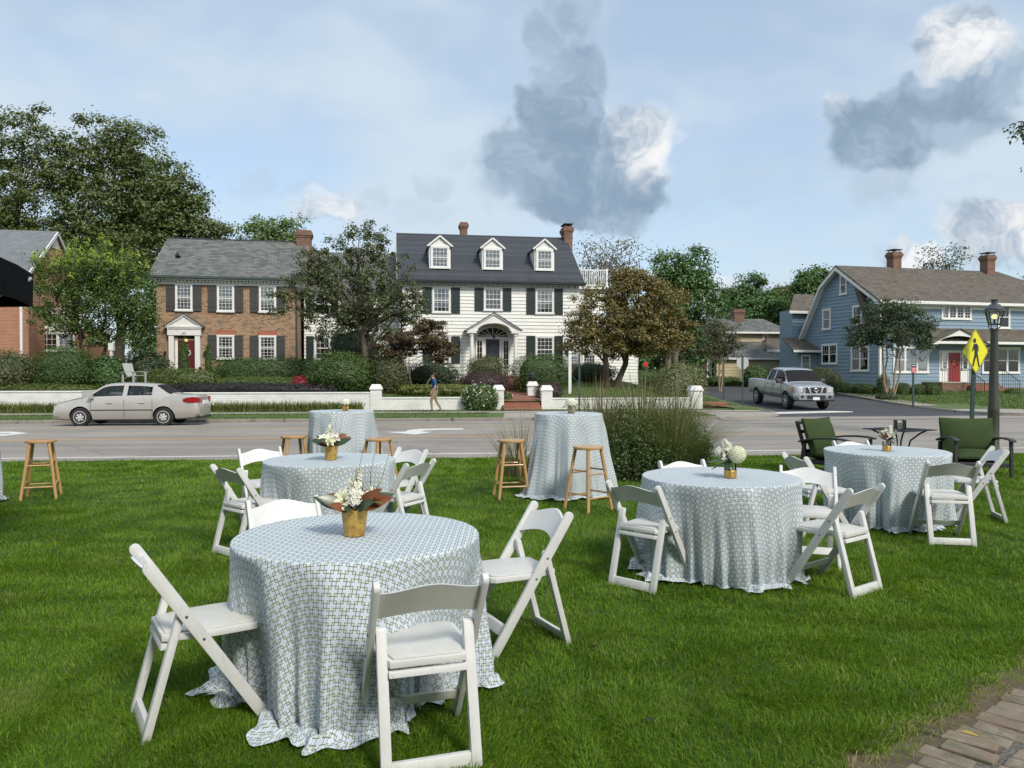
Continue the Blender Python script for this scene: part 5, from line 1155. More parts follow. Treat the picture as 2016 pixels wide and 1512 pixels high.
MB().tube([(W_ - .06, -.05, zb), (W_ - .06, -.05, ze - .3), (W_ - .06, -.4, ze - .05)], .05, 8).build('downspout', M['copper_gutter'], BH)
MB().box(x - 1.2, x + 1.2, -1.3, 0, zb - .4, zf).build('doorstep', M['chimney_brick'], BH)
xv, zv = onplane(350, 503, o, yw, 1.6); MB().prism([(xv - .14, zv - .05), (xv + .14, zv - .05), (xv, zv + .16)], 1.45, 1.75, 'y').build('roof_vent', M['gutter'], BH)

# ------------------------------------------------------------------ white house set back between the two, behind the redbud
o = (-12.3, 45.6, 0); yw = math.atan(.17); MH = empty('shuttered_house', o, yw, 'plain white house with black shutters, mostly behind the tree', 'house')
W_, DP, zb, ze, zr, ry = 5.6, 7.5, 1.0, 6.5, 9.35, 3.75
c = MB(); c.box(0, W_, 0, DP, zb - .5, ze); c.prism([(0, ze), (DP, ze), (ry, zr - .1)], .002, W_ - .002, 'x'); c.build('wall', M['white_siding'], MH)
boards(MH, M['white_siding'], zb, ze - .2, .205, lambda z: (0, W_))
slab(MH, 'roof', [(-.3, -.4, ze), (W_ + .3, -.4, ze), (W_ + .3, ry, zr), (-.3, ry, zr)], .12, M['slate_grey']); slab(MH, 'roof', [(W_ + .3, DP + .4, ze), (-.3, DP + .4, ze), (-.3, ry, zr), (W_ + .3, ry, zr)], .12, M['slate_grey'])
MB().box(-.2, W_ + .2, -.3, 0, ze - .2, ze - .1).build('cornice', M['trim'], MH)
for px_ in (635, 704):
    for py0, py1 in ((575, 622), (662, 708)):
        x, z, w_, h_ = span(px_ - 16, px_ + 16, py0, py1, o, yw); window(MH, x, z, w_, h_, cols=3, rows=4, behind='curtain')
        for s in (-1, 1): shutter(MH, x + s * (w_ / 2 + .25), z, .42, h_, M['shutter_green'])

# ------------------------------------------------------------------ brick house at the far left
o = (-25.8, 41.1, 0); yw = math.atan(.19); LH = empty('gabled_brick_house', o, yw, 'orange brick house with light grey roof at the left edge', 'house')
L_, DP, zb = 11.0, 7.4, .8; ze = onplane(60, 537, o, yw, -.3)[1]; ry = 3.7; zr = onplane(122, 456, (o[0], o[1], 0), yw, ry)[1]
c = MB(); c.box(-L_, 0, 0, DP, zb - .5, ze); c.prism([(0, ze), (DP, ze), (ry, zr - .1)], -L_ + .002, -.002, 'x'); c.build('wall', M['orange_brick'], LH)
slab(LH, 'roof', [(-L_ - .3, -.4, ze - .05), (.2, -.4, ze - .05), (.2, ry, zr), (-L_ - .3, ry, zr)], .1, M['slate_light']); slab(LH, 'roof', [(.2, DP + .4, ze - .05), (-L_ - .3, DP + .4, ze - .05), (-L_ - .3, ry, zr), (.2, ry, zr)], .1, M['slate_light'])
for s in (-.4, DP + .4): MB().bar((.17, s, ze - .14), (.17, ry, zr - .09), .06, .16).build('bargeboard', M['trim'], LH)
gv = MB()
for k in range(7): gv.box(.0, .05, ry - .55 + k * .075, ry + .55 - k * .075, zr - 1.0 + k * .11, zr - .93 + k * .11)
gv.build('gable_vent', M['trim'], LH)
MB().box(-L_ - .3, .15, -.36, -.0, ze - .24, ze - .16).build('cornice', M['trim'], LH)
xd = onplane(43, 700, o, yw, -.05)[0]; MB().box(xd - .06, xd + .06, -.12, -.01, zb, ze - .2).build('downspout', M['trim'], LH)
window(LH, -2.6, 4.9, 1.0, 1.5, cols=3, rows=4, behind='dark'); window(LH, -2.6, 1.9, 1.0, 1.6, cols=3, rows=4, behind='dark')
window(LH, 0, 0, .85, 1.4, x0=(.0, 5.2, 4.9), rz=math.pi / 2, cols=3, rows=4, behind='curtain')
zt_ = onplane(110, 640, o, yw, 2.2)[1]; xo = onplane(172, 690, o, yw, 2.2)[0]
MB().box(0.002, xo, 2.2, 6.2, zb - .5, zt_ - .3).build('porch_wall', M['orange_brick'], LH); MB().box(-.0, xo + .12, 2.05, 6.3, zt_ - .32, zt_).build('porch_cornice', M['trim'], LH)
rail(LH, .35, xo, 2.25, zt_ + .05, onplane(110, 606, o, yw, 2.2)[1], 18, M['trim'])
x, z, w_, h_ = span(80, 150, 654, 692, o, yw, 2.2); window(LH, x, z, w_, h_, y=2.2, cols=3, rows=3, behind='dark', half=0, mull=1)

# ------------------------------------------------------------------ blue gambrel house on the corner
o = (23.9, 50.0, 0); yw = math.atan(.25); BL = empty('blue_house', o, yw, 'blue clapboard house with brown gambrel roof and red front door', 'house'); gy = yw + math.pi / 2
L_, DP, zb, RL = 17.0, 8.0, .25, 13.3; ze = 6.55; S_pk, Z_pk = 3.88, onplane(1655, 523, o, gy)[1]; S_b, Z_b = 5.66, onplane(1623, 562, o, gy)[1]; S_f, Z_f = 2.1, onplane(1689, 552, o, gy)[1]; Z_l = onplane(1590, 668, o, gy)[1]
gab = [(0, zb - .5), (DP, zb - .5), (DP, Z_l + .1), (S_b + .1, Z_b - .12), (S_pk, Z_pk - .12), (0, ze - .05)]
c = MB(); c.prism(gab, 0, RL - 1.2, 'x'); c.box(RL - 1.2, L_, 0, DP, zb - .5, ze - .45); c.build('wall', M['blue_siding'], BL)
def gext(z):
    lo = 0.0 if z < ze - .1 else (z - ze + .05) / (Z_pk - ze) * S_pk
    hi = DP if z < Z_l else (DP + (S_b - DP) * (z - Z_l) / (Z_b - Z_l) if z < Z_b else S_b + (S_pk - S_b) * (z - Z_b) / (Z_pk - Z_b))
    return (lo, hi - .06)
boards(BL, M['blue_siding'], zb + .35, Z_pk - .2, .245, gext, y=0.0, along='y')
boards(BL, M['blue_siding'], zb + .35, ze - .35, .245, lambda z: (0, L_))
MB().box(-.04, L_, -.05, .0, zb - .4, zb + .35).build('foundation', M['chimney_brick'], BL); MB().box(-.05, .0, .0, DP, zb - .4, zb + .35).build('foundation', M['chimney_brick'], BL)
ovx = -.5
def rslab(a, b, x0, x1, x2=None, x3=None, name='roof'):
    return slab(BL, name, [(x0, a[0], a[1]), (x1, a[0], a[1]), (x3 if x3 is not None else x1, b[0], b[1]), (x2 if x2 is not None else x0, b[0], b[1])], .13, M['brown_shingle'])
RL = 13.3
rslab((-.55, ze - .30), (S_pk, Z_pk), ovx, L_ + .5, ovx, RL)
slab(BL, 'roof', [(L_ + .5, -.55, ze - .30), (L_ + .5, DP + .3, ze - .3), (RL, S_pk + .01, Z_pk), (RL, S_pk - .01, Z_pk)], .13, M['brown_shingle'])
slab(BL, 'roof', [(RL, S_pk, Z_pk), (ovx, S_pk, Z_pk), (ovx, S_b, Z_b), (RL, S_b, Z_b)], .13, M['brown_shingle']); slab(BL, 'roof', [(RL, S_b, Z_b), (ovx, S_b, Z_b), (ovx, DP + .35, Z_l - .25), (RL, DP + .35, Z_l - .25)], .13, M['brown_shingle'])
MB().hexa([(ovx, 1.7, Z_f - 1.0), (.3, 1.7, Z_f - 1.0), (.3, S_f, Z_f - .05), (ovx, S_f, Z_f - .05), (ovx, 1.25, Z_f - 1.0), (.3, 1.25, Z_f - 1.0), (.3, S_f - .22, Z_f + .02), (ovx, S_f - .22, Z_f + .02)]).build('roof_return', M['brown_shingle'], BL)
MB().hexa([(ovx, .55, Z_f - 3.6), (.3, .55, Z_f - 3.6), (.3, 1.7, Z_f - 1.0), (ovx, 1.7, Z_f - 1.0), (ovx, .25, Z_f - 3.6), (.3, .25, Z_f - 3.6), (.3, 1.25, Z_f - 1.0), (ovx, 1.25, Z_f - 1.0)]).build('roof_return', M['brown_shingle'], BL)
for a, b in (((S_pk, Z_pk), (S_b, Z_b)), ((S_b, Z_b), (DP + .35, Z_l - .25)), ((S_pk, Z_pk), (-.55, ze - .30))):
    a, b = Vector((0, *a)), Vector((0, *b)); d = Vector((0, 0, -.13)); k = Vector((0, 0, -.22))
    MB().hexa([(ovx - .02, a.y, a.z - .36), (ovx + .04, a.y, a.z - .36), (ovx + .04, b.y, b.z - .36), (ovx - .02, b.y, b.z - .36), (ovx - .02, a.y, a.z - .12), (ovx + .04, a.y, a.z - .12), (ovx + .04, b.y, b.z - .12), (ovx - .02, b.y, b.z - .12)]).build('bargeboard', M['trim'], BL)
    MB().hexa([(ovx + .04, a.y, a.z - .22), (-.03, a.y, a.z - .22), (-.03, b.y, b.z - .22), (ovx + .04, b.y, b.z - .22), (ovx + .04, a.y, a.z - .17), (-.03, a.y, a.z - .17), (-.03, b.y, b.z - .17), (ovx + .04, b.y, b.z - .17)]).build('soffit', M['trim'], BL)
MB().box(ovx, L_ + .5, -.62, -.5, ze - .46, ze - .28).build('gutter', M['trim'], BL); MB().box(ovx, L_ + .5, -.52, -.02, ze - .5, ze - .44).build('soffit', M['trim'], BL); MB().box(0, L_, -.05, 0, ze - .72, ze - .5).build('frieze', M['trim'], BL)
MB().box(-.09, .04, -.09, .04, zb - .2, ze - .5).build('downspout', M['trim'], BL)
def gwin(p0, p1, q0, q1, **k):
    s, z, w_, h_ = span(p0, p1, q0, q1, o, gy); window(BL, 0, 0, w_, h_, x0=(0, s, z), rz=-math.pi / 2, casing=.11, **k)
gwin(1655, 1669, 541, 580, cols=3, rows=-1, behind='dark'); gwin(1620.5, 1637, 608, 649, cols=4, rows=-1, behind='half_shade'); gwin(1680, 1699, 601, 640, cols=4, rows=-1, behind='half_shade')
gwin(1619, 1650, 677, 717, cols=3, rows=-1, behind='half_shade', mull=1); gwin(1677, 1713, 681, 731, cols=3, rows=-1, behind='half_shade', mull=1)
def fwin(p0, p1, q0, q1, off=0.0, **k):
    x, z, w_, h_ = span(p0, p1, q0, q1, o, yw, off); window(BL, x, z, w_, h_, y=off, casing=.11, **k)
fwin(1852, 1911, 600, 629, cols=2, rows=4, behind='dark', mull=3, half=0); fwin(1963, 1987, 601, 647, cols=3, rows=-1, behind='half_shade')
fwin(1757, 1827, 682, 734, cols=3, rows=-1, behind='half_shade', mull=2); fwin(1932, 2006, 684, 735, cols=4, rows=-1, behind='half_shade', mull=2)
# pent roof over the ground floor with the arched door hood
zpt = onplane(1960, 648, o, yw)[1]; zpe = onplane(1960, 673, o, yw, -1.3)[1]; xp0 = onplane(1826, 660, o, yw, -.6)[0]
slab(BL, 'pent_roof', [(xp0, -1.3, zpe), (L_ + .3, -1.3, zpe), (L_ + .3, -.03, zpt), (xp0 + .4, -.03, zpt)], .1, M['brown_shingle'])
MB().box(xp0, L_ + .3, -1.38, -1.28, zpe - .16, zpe + .0).build('gutter', M['trim'], BL); MB().box(xp0, L_ + .3, -1.28, -.02, zpe - .14, zpe - .1).build('soffit', M['trim'], BL)
xa, zq = onplane(1829, 677, o, yw, -1.4); xb, _ = onplane(1944, 677, o, yw, -1.4); xm = (xa + xb) / 2; zk = onplane(1902, 649, o, yw, -1.4)[1]; arc = [(xm + (xb - xa) * .36 * math.cos(t), zq - .02 + .55 * math.sin(t)) for t in np.linspace(0, math.pi, 13)]
MB().prism([(xa, zq - .02), (xa, zq + .08), (xm, zk), (xb, zq + .08), (xb, zq - .02)] + arc, -1.5, -1.4, 'y').build('door_hood', M['trim'], BL)
for s in (-1, 1):
    xe = xa - .1 if s < 0 else xb + .1; slab(BL, 'hood_roof', [(xe, -1.6, zq + .02), (xm, -1.6, zk + .08), (xm, -.5, zk + .08), (xe, -.5, zq + .02)] if s < 0 else [(xm, -1.6, zk + .08), (xe, -1.6, zq + .02), (xe, -.5, zq + .02), (xm, -.5, zk + .08)], .06, M['brown_shingle'])
    MB().bar((xm + s * (xb - xa) * .40, -1.4, zq - .05), (xm + s * (xb - xa) * .34, -.05, zq - 1.1), .09, .09).build('hood_bracket', M['trim'], BL)
x, z, w_, h_ = span(1866, 1888.5, 694.5, 753, o, yw); zf = z
MB().box(x - w_ / 2 - .72, x + w_ / 2 + .72, -.05, -.03, zf, zf + h_ + .14).build('door_surround', M['trim'], BL)
dr = MB().box(x - w_ / 2, x + w_ / 2, -.08, -.05, zf, zf + h_).build('door', M['red_door'], BL)
wr = MB(); rgw = random.Random(2)
for k in range(40):
    t = 6.283 * k / 40; leaf_into(wr, (.02 + .2 * math.cos(t), -.10, zf + 1.35 + .2 * math.sin(t)), (math.cos(t) + rgw.uniform(-1, 1), -.4, math.sin(t) + rgw.uniform(-1, 1)), .14, .06)
wr.build('wreath', plain('dried_wreath', (0.30, 0.22, 0.13), (0.42, 0.34, 0.22), 20, .9), dr, loc=(x, 0, 0))
for s in (-1, 1): window(BL, x + s * (w_ / 2 + .36), zf + .85, .5, h_ - .85, y=-.05, cols=1, rows=4, behind='dark', casing=.07, sill=False, half=0)
MB().box(x - 2.5, x + 2.0, -1.7, -.03, zb - .6, zf - .02).build('porch_floor', M['chimney_brick'], BL)
MB().box(x - 2.55, x - .6, -1.75, -.03, zf - .02, zf + .06).build('porch_cap', M['concrete'], BL)
for k in range(5): MB().box(x - .55, x + 1.9, -2.05 - .32 * k, -1.70 - .32 * k, zb - .6, zf - .18 * (k + 1)).build('step', M['red_brick'], BL)
for q in (x - .75, x + 2.05): MB().box(q - .18, q + .18, -3.3, -1.72, zb - .6, zf - .85).build('step_wall', M['chimney_brick'], BL)
for q in (x - .72, x + 2.0):
    MB().tube([(q, -1.5, zf + .9), (q, -1.9, zf + .9), (q, -3.2, zf + .1), (q, -3.2, zf - .8)], .022, 6).build('handrail', M['iron'], BL)
    for k in range(9): yy = -1.9 - k * .16; MB().bar((q, yy, zf - .25 - k * .10), (q, yy, zf + .9 - k * .10), .016, .016, up=(1, 0, 0)).build('rail_bar', M['iron'], BL)
for k in range(8): MB().bar((x - 2.4 + k * .2, -1.6, zf), (x - 2.4 + k * .2, -1.6, zf + .9), .016, .016, up=(0, 1, 0)).build('rail_bar', M['iron'], BL)
MB().bar((x - 2.45, -1.6, zf + .9), (x - .75, -1.6, zf + .9), .035, .03).build('handrail', M['iron'], BL)
for px_, yy, cap in ((1760, S_pk + .2, 1), (1944, S_pk - .2, 1)):
    xc = onplane(px_, 530, o, yw, yy)[0]; zt_ = onplane(px_, 497 if px_ < 1800 else 503, o, yw, yy)[1]; chimney(BL, xc - .34, xc + .34, yy - .34, yy + .34, 6.5, zt_, M['chimney_brick'], 'cage')
# rear wing, side porch and garage
x, z, w_, h_ = span(1561, 1612, 607, 676, (o[0] - 1.9, o[1] + 8.6, 0), yw)
MB().box(-.95, 2.0, DP + .2, DP + 1.8, zb, 6.3).build('wing_wall', M['blue_siding'], BL); boards(BL, M['blue_siding'], 3.6, 6.2, .245, lambda z: (-.95, 2.0), y=DP + .2)
slab(BL, 'wing_roof', [(-1.45, DP - .2, 6.25), (2.0, DP - .2, 6.25), (2.0, DP + 1.8, 7.7), (.3, DP + 1.8, 7.7)], .12, M['brown_shingle']); MB().box(-1.45, 1.8, DP - .25, DP - .18, 6.02, 6.22).build('wing_fascia', M['trim'], BL)
MB().box(-1.6, .0, DP - 1.5, DP + .19, zb, 3.1).build('side_porch', M['blue_siding'], BL); boards(BL, M['blue_siding'], zb + .3, 3.0, .245, lambda z: (-1.6, -.02), y=DP - 1.5)
slab(BL, 'side_roof', [(-2.4, DP - 2.1, 3.25), (.1, DP - 2.1, 3.25), (.1, DP + .3, 4.25), (-1.7, DP + .3, 4.25)], .1, M['brown_shingle']); MB().box(-2.4, .1, DP - 2.16, DP - 2.1, 3.08, 3.24).build('gutter', M['trim'], BL)
window(BL, -1.0, 1.0, .75, 1.9, y=DP - 1.5, cols=3, rows=-1, behind='half_shade')
go = P(1511, 735, 63.0); GA = empty('garage', (go.x, 63, 0), yw, 'small blue garage with white door beside the blue house', 'garage'); zg = P(1511, 688, 63).z
MB().box(0, 5.4, 0, 6, .2, zg).build('wall', M['blue_siding'], GA); boards(GA, M['blue_siding'], .5, zg - .1, .245, lambda z: (0, 5.4))
slab(GA, 'roof', [(-.4, -.5, zg), (5.8, -.5, zg), (5.0, 3, zg + 1.9), (1.8, 3, zg + 1.9)], .12, M['brown_shingle']); slab(GA, 'roof', [(-.4, 6.4, zg), (-.4, -.5, zg), (1.8, 3, zg + 1.9), (1.8, 3.1, zg + 1.9)], .12, M['brown_shingle']); MB().box(-.4, 5.8, -.56, -.5, zg - .2, zg - .01).build('gutter', M['trim'], GA)
gd = MB(); gd.box(.7, 3.0, -.07, -.03, .4, zg - .45); gdo = gd.build('garage_door', M['trim'], GA)
gp = MB()
for k in range(6): gp.box(1.05 + k * .29 + (.12 if k > 2 else 0), 1.26 + k * .29 + (.12 if k > 2 else 0), -.09, -.07, zg - 1.15, zg - .75)
gp.build('door_glass', M['room_dark'], gdo); MB().box(.5, 3.2, -.06, -.025, .3, zg - .3).build('door_frame', M['trim'], GA); MB().box(3.6, 4.7, -.07, -.03, .3, zg - .3).build('side_door', M['trim'], GA)

# ------------------------------------------------------------------ cream house behind the side street
o = P(1372, 745, 64.0); o = (o.x, 64.0, 0); yw = math.atan(.12); CH = empty('cream_house', o, yw, 'cream clapboard house with grey roof and brick chimney behind the stop sign', 'house')
W_ = onplane(1552, 660, o, yw)[0]; ze = onplane(1480, 653, o, yw, -.3)[1]; zr = onplane(1480, 628, o, yw, 3.5)[1]; zb = .5
MB().box(0, W_, 0, 7, zb, ze).build('wall', M['cream_siding'], CH); boards(CH, M['cream_siding'], 2.4, ze - .1, .22, lambda z: (0, W_))
slab(CH, 'roof', [(-.3, -.4, ze), (W_ + .3, -.4, ze), (W_ - .6, 3.5, zr), (-.3, 3.5, zr)], .12, M['slate_grey']); slab(CH, 'roof', [(W_ + .3, 7.4, ze), (-.3, 7.4, ze), (-.3, 3.5, zr), (W_ - .6, 3.5, zr)], .12, M['slate_grey']); MB().box(-.3, W_ + .3, -.46, -.4, ze - .16, ze - .01).build('gutter', M['trim'], CH)
xc = onplane(1452, 620, o, yw, 3)[0]; chimney(CH, xc - .45, xc + .45, 2.6, 3.4, ze, onplane(1452, 609, o, yw, 3)[1], M['chimney_brick'])
for p0, p1, q0, q1 in ((1430, 1446, 658, 676), (1501, 1512, 658, 674)): x, z, w_, h_ = span(p0, p1, q0, q1, o, yw); window(CH, x, z, w_, h_, cols=3, rows=4, behind='curtain', casing=.07)
z1 = onplane(1480, 672, o, yw, -.1)[1]; z2 = onplane(1480, 704, o, yw, -3.2)[1]; xw = onplane(1425, 690, o, yw, -2)[0]
slab(CH, 'wing_roof', [(xw - 1.2, -3.3, z2), (W_ + 1.5, -3.3, z2), (W_ + .4, -.02, z1), (xw + .3, -.02, z1)], .12, M['slate_grey']); MB().box(xw - 1.0, W_ + 1.3, -3.0, -.02, zb, z2 - .1).build('wing_wall', M['cream_siding'], CH); boards(CH, M['cream_siding'], zb + .2, z2 - .12, .22, lambda z: (xw - 1.0, W_ + 1.3), y=-3.0)
MB().box(xw - 1.2, W_ + 1.5, -3.36, -3.3, z2 - .16, z2 - .01).build('gutter', M['trim'], CH)
MB().box(-2.2, 1.9, -2.4, -.02, zb, 3.4).build('brick_wing', M['chimney_brick'], CH); slab(CH, 'wing_roof', [(-2.5, -2.7, 3.4), (2.1, -2.7, 3.4), (2.1, -.02, 4.4), (-2.5, -.02, 4.4)], .1, M['slate_grey'])
for q in (-1.3, .3): window(CH, q, 1.2, .8, 1.5, y=-2.4, cols=2, rows=2, behind='dark')
for q in (-.65, .95): shutter(CH, q, 1.2, .4, 1.5, M['shutter_green'], y=-2.4)

# ------------------------------------------------------------------ unseen building added behind the camera to block sky light from there
sky_block = empty('sky_blocker', (0, -8.0, 0), 0); sky_block['kind'] = 'structure'
MB().box(-26, 26, -6, 0, -.4, 7.6).build('wall', M['tan_brick'], sky_block)
slab(sky_block, 'roof', [(27, .6, 7.6), (-27, .6, 7.6), (-27, -3, 10.2), (27, -3, 10.2)], .15, M['slate_grey']); slab(sky_block, 'roof', [(-27, -6.6, 7.6), (27, -6.6, 7.6), (27, -3, 10.2), (-27, -3, 10.2)], .15, M['slate_grey'])
MB().box(-26.4, 26.4, .0, .5, 7.25, 7.45).build('cornice', M['trim'], sky_block)
for k in range(11):
    for z in (1.0, 4.6): window(sky_block, -24 + k * 4.8, z, 1.2, 1.9, y=0, cols=3, rows=4, behind='curtain', rz=math.pi)
# ================================================================== garden walls, steps, path
def wall_px(name, p0, p1, ytop, lab, w0=WALLW, th=.24, end=True):
    """painted brick wall along the street between two image columns"""
    def at(px): t = (px - 1008) / FPX; y = w0 / (1 - ST * t); return Vector((t * y, y, 0))
    a, b = at(p0), at(p1); yw = math.atan2(b.y - a.y, b.x - a.x); L = (b - a).length; zt = P((p0 + p1) / 2, ytop, (a.y + b.y) / 2).z
    t = empty(name, (a.x, a.y, 0), yw, lab, 'wall', 'white garden walls')
    MB().box(0, L, 0, th, ZV - .3, zt - .07).build('wall_face', M['white_brick'], t)
    MB().box(-.01, L + .01, -.03, th + .03, zt - .07, zt).build('coping', M['white_brick'], t, bevel=.012, seg=1)
    return t, L, zt
def pillar(par, x, wd, zt, y=-.06, base=ZV - .3):
    MB().box(x, x + wd, y, y + wd, base, zt - .24).build('pillar', M['white_brick'], par)
    c = MB(); q = wd / 2; m_ = (x + q, y + q); c.box(x - .04, x + wd + .04, y - .04, y + wd + .04, zt - .24, zt - .19)
    c.hexa([(x - .04, y - .04, zt - .19), (x + wd + .04, y - .04, zt - .19), (x + wd + .04, y + wd + .04, zt - .19), (x - .04, y + wd + .04, zt - .19), (x + .06, y + .06, zt), (x + wd - .06, y + .06, zt), (x + wd - .06, y + wd - .06, zt), (x + .06, y + wd - .06, zt)])
    c.build('pillar_cap', M['white_brick'], par)
ta, L, zt = wall_px('garden_wall', -260, 160, 770, 'white painted brick wall left of the silver car'); MB().box(L - .24, L, .24, 1.8, ZV - .3, zt - .004).build('wall_return', M['white_brick'], ta)
tb, L, zt = wall_px('garden_wall', 205, 730, 772.5, 'long white painted brick wall right of the silver car')
ppx = lambda px: (px - 1008) / FPX * 34.9 * 1.002
pz = P(740, 756.5, 34.6).z; pillar(tb, L - .02, .49, pz)
tc_, L, zt = wall_px('garden_wall', 749, 972, 782, 'low white brick wall behind the walking man'); pillar(tc_, L - .02, .48, P(981, 758, 34.8).z)
td, L, zt = wall_px('garden_wall', 1086, 1361, 783, 'low white brick wall behind the tall grass clump'); pillar(td, -.47, .50, P(1076, 758.5, 35.2).z); pillar(td, L - .02, .55, P(1372, 759.5, 35.8).z)
for q in np.arange(.2, 2.4, .5): pass
g5 = P(1039, 782, 38.4); t5 = empty('lantern_pillar', (g5.x, 38.4, 0), math.atan(ST), 'short white pillar topped with a black lantern urn by the path', 'pillar')
pillar(t5, 0, .50, P(1049, 751, 38.4).z, base=.2); zt5 = P(1049, 751, 38.4).z; MB().lathe([(.20, 0), (.22, .03), (.15, .06), (.19, .12), (.20, .22), (.16, .26), (.19, .30), (.18, .38), (.08, .46), (.02, .5)], 16, c=(.25, .19, zt5)).build('lantern_urn', M['iron'], t5, smooth=True)
MB().box(.5, 1.6, .1, .3, .2, .62).build('low_wall', M['white_brick'], t5)
xs0, xs1 = (992 - 1008) / FPX * 34.6, (1066 - 1008) / FPX * 34.8
st = empty('brick_steps', ((xs0 + xs1) / 2, WY((xs0 + xs1) / 2, 34.35), 0), math.atan(ST), 'red brick steps between the white pillars', 'steps'); hw = (xs1 - xs0) / 2
for k in range(4): MB().box(-hw - .02, hw + .02, k * .34, 1.7, ZV - .2 + (.29 if k else 0) + .112 * max(0, k - 1), ZV + .112 * (k + 1)).build('step', M['red_brick'], st, bevel=.012, seg=1)
ZS = ZV + .448
pl = [(xs0, WY(xs0, 36.0)), (xs1, WY(xs1, 36.0)), (.75, 42.2), (-.55, 42.2)]; nn = 10; vs, fs = [], []
for i in range(nn + 1):
    t = i / nn
    for a, b in ((pl[0], pl[3]), (pl[1], pl[2])): x = a[0] + (b[0] - a[0]) * t; y = a[1] + (b[1] - a[1]) * t; vs.append((x, y, zpath(y - ST * x) + .012))
for i in range(nn): fs.append((2 * i, 2 * i + 1, 2 * i + 3, 2 * i + 2))
po_ = link('garden_path', np_mesh('garden_path', vs, fs), M['red_brick']); po_['kind'] = 'structure'
us = empty('porch_steps', (.02, 42.1, 0), math.atan(.16), 'red brick steps climbing to the white house porch', 'steps')
for k in range(5): MB().box(-.65, .65, k * .33, 2.2, .3, .62 + (k + 1) * .16).build('step', M['red_brick'], us, bevel=.012, seg=1)
cs = empty('corner_steps', (*P(1386, 800, 36.2)[:2], 0), math.atan(ST), 'two red brick steps at the street corner pillar', 'steps')
MB().box(0, 1.75, 0, 1.4, -.4, .02).build('step', M['red_brick'], cs, bevel=.012, seg=1); MB().box(0, 1.3, .45, 1.4, .02, .19).build('step', M['red_brick'], cs, bevel=.012, seg=1)

# ================================================================== foliage
def LM(name, *cols, trans=.3): M[name] = leafmat(name, cols, trans); return M[name]
LM('leaf_big', (0.058, 0.088, 0.022), (0.110, 0.146, 0.036), (0.175, 0.205, 0.058))
LM('leaf_yellow', (0.045, 0.080, 0.016), (0.083, 0.135, 0.024), (0.138, 0.206, 0.035))
LM('leaf_tip', (0.26, 0.38, 0.04), (0.38, 0.48, 0.075), trans=.35)
LM('leaf_redbud', (0.044, 0.070, 0.023), (0.082, 0.116, 0.036), (0.120, 0.155, 0.054), (0.13, 0.10, 0.055))
LM('leaf_jmaple', (0.049, 0.038, 0.021), (0.095, 0.064, 0.025), (0.151, 0.095, 0.038), (0.108, 0.093, 0.031))
LM('leaf_dogwood', (0.095, 0.098, 0.025), (0.150, 0.138, 0.034), (0.205, 0.155, 0.040), (0.235, 0.160, 0.048))
LM('leaf_green', (0.034, 0.081, 0.021), (0.075, 0.156, 0.034), (0.135, 0.237, 0.060))
LM('leaf_pale', (0.090, 0.134, 0.044), (0.150, 0.226, 0.067), (0.226, 0.316, 0.106))
LM('leaf_myrtle', (0.029, 0.053, 0.022), (0.059, 0.088, 0.036), (0.101, 0.134, 0.053))
LM('leaf_olive', (0.060, 0.066, 0.030), (0.102, 0.106, 0.048), (0.144, 0.144, 0.072))
LM('boxwood', (0.034, 0.072, 0.013), (0.072, 0.130, 0.022), (0.130, 0.202, 0.039))
LM('boxwood_lime', (0.06, 0.095, 0.018), (0.11, 0.155, 0.028), (0.17, 0.215, 0.045))
LM('holly', (0.054, 0.072, 0.022), (0.102, 0.118, 0.036), (0.168, 0.156, 0.054))
LM('burgundy', (0.047, 0.028, 0.028), (0.085, 0.047, 0.047), (0.138, 0.076, 0.067))
LM('loropetalum', (0.019, 0.017, 0.019), (0.041, 0.035, 0.038), (0.067, 0.058, 0.060))
LM('red_leaf', (0.20, 0.012, 0.020), (0.36, 0.024, 0.04), (0.48, 0.05, 0.07))
LM('straw', (0.085, 0.085, 0.035), (0.16, 0.15, 0.065), (0.25, 0.215, 0.11), (0.33, 0.265, 0.15))
LM('sage', (0.086, 0.121, 0.040), (0.155, 0.190, 0.071), (0.253, 0.270, 0.127), (0.345, 0.310, 0.172))
LM('liriope', (0.075, 0.105, 0.021), (0.150, 0.180, 0.039), (0.255, 0.262, 0.068)); LM('leaf_fallen', (.5, .36, .07), (.6, .45, .1))
LM('white_bloom', (0.72, 0.72, 0.60), (0.80, 0.79, 0.68))
M['bark'] = plain('bark', (0.095, 0.068, 0.048), (0.06, 0.044, 0.033), 6, .95, bump=.9, bscale=14, stretch=(4, 4, .6))
M['bark_pale'] = plain('pale_bark', (0.36, 0.27, 0.18), (0.24, 0.17, 0.115), 5, .8, bump=.4, bscale=9, stretch=(3, 3, .7))
M['bark_grey'] = plain('grey_bark', (0.19, 0.155, 0.12), (0.12, 0.10, 0.08), 6, .9, bump=.7, bscale=14, stretch=(4, 4, .6))
def leaf_quads(c, nrm, L, W, rg):
    """one small folded diamond per leaf: c centres, nrm facing"""
    n_ = len(c); nrm = nrm / np.linalg.norm(nrm, axis=1, keepdims=True); t = rg.normal(size=(n_, 3)); d = np.cross(nrm, t); d /= np.linalg.norm(d, axis=1, keepdims=True) + 1e-9; s = np.cross(nrm, d)
    l = (L * rg.uniform(.6, 1.25, n_))[:, None]; w_ = (W * rg.uniform(.7, 1.2, n_))[:, None]
    v = np.stack([c - d * l * .5, c + s * w_ * .5 - nrm * w_ * .12, c + d * l * .5 - nrm * l * .1, c - s * w_ * .5 - nrm * w_ * .12], 1).reshape(-1, 3)
    return v, np.arange(n_ * 4).reshape(-1, 4), rg.random(n_)
def E(px, py, rx, ry, d, k=.9): c = P(px, py, d); return (c.x, c.y, c.z, rx * d / FPX, rx * d / FPX * k, ry * d / FPX)
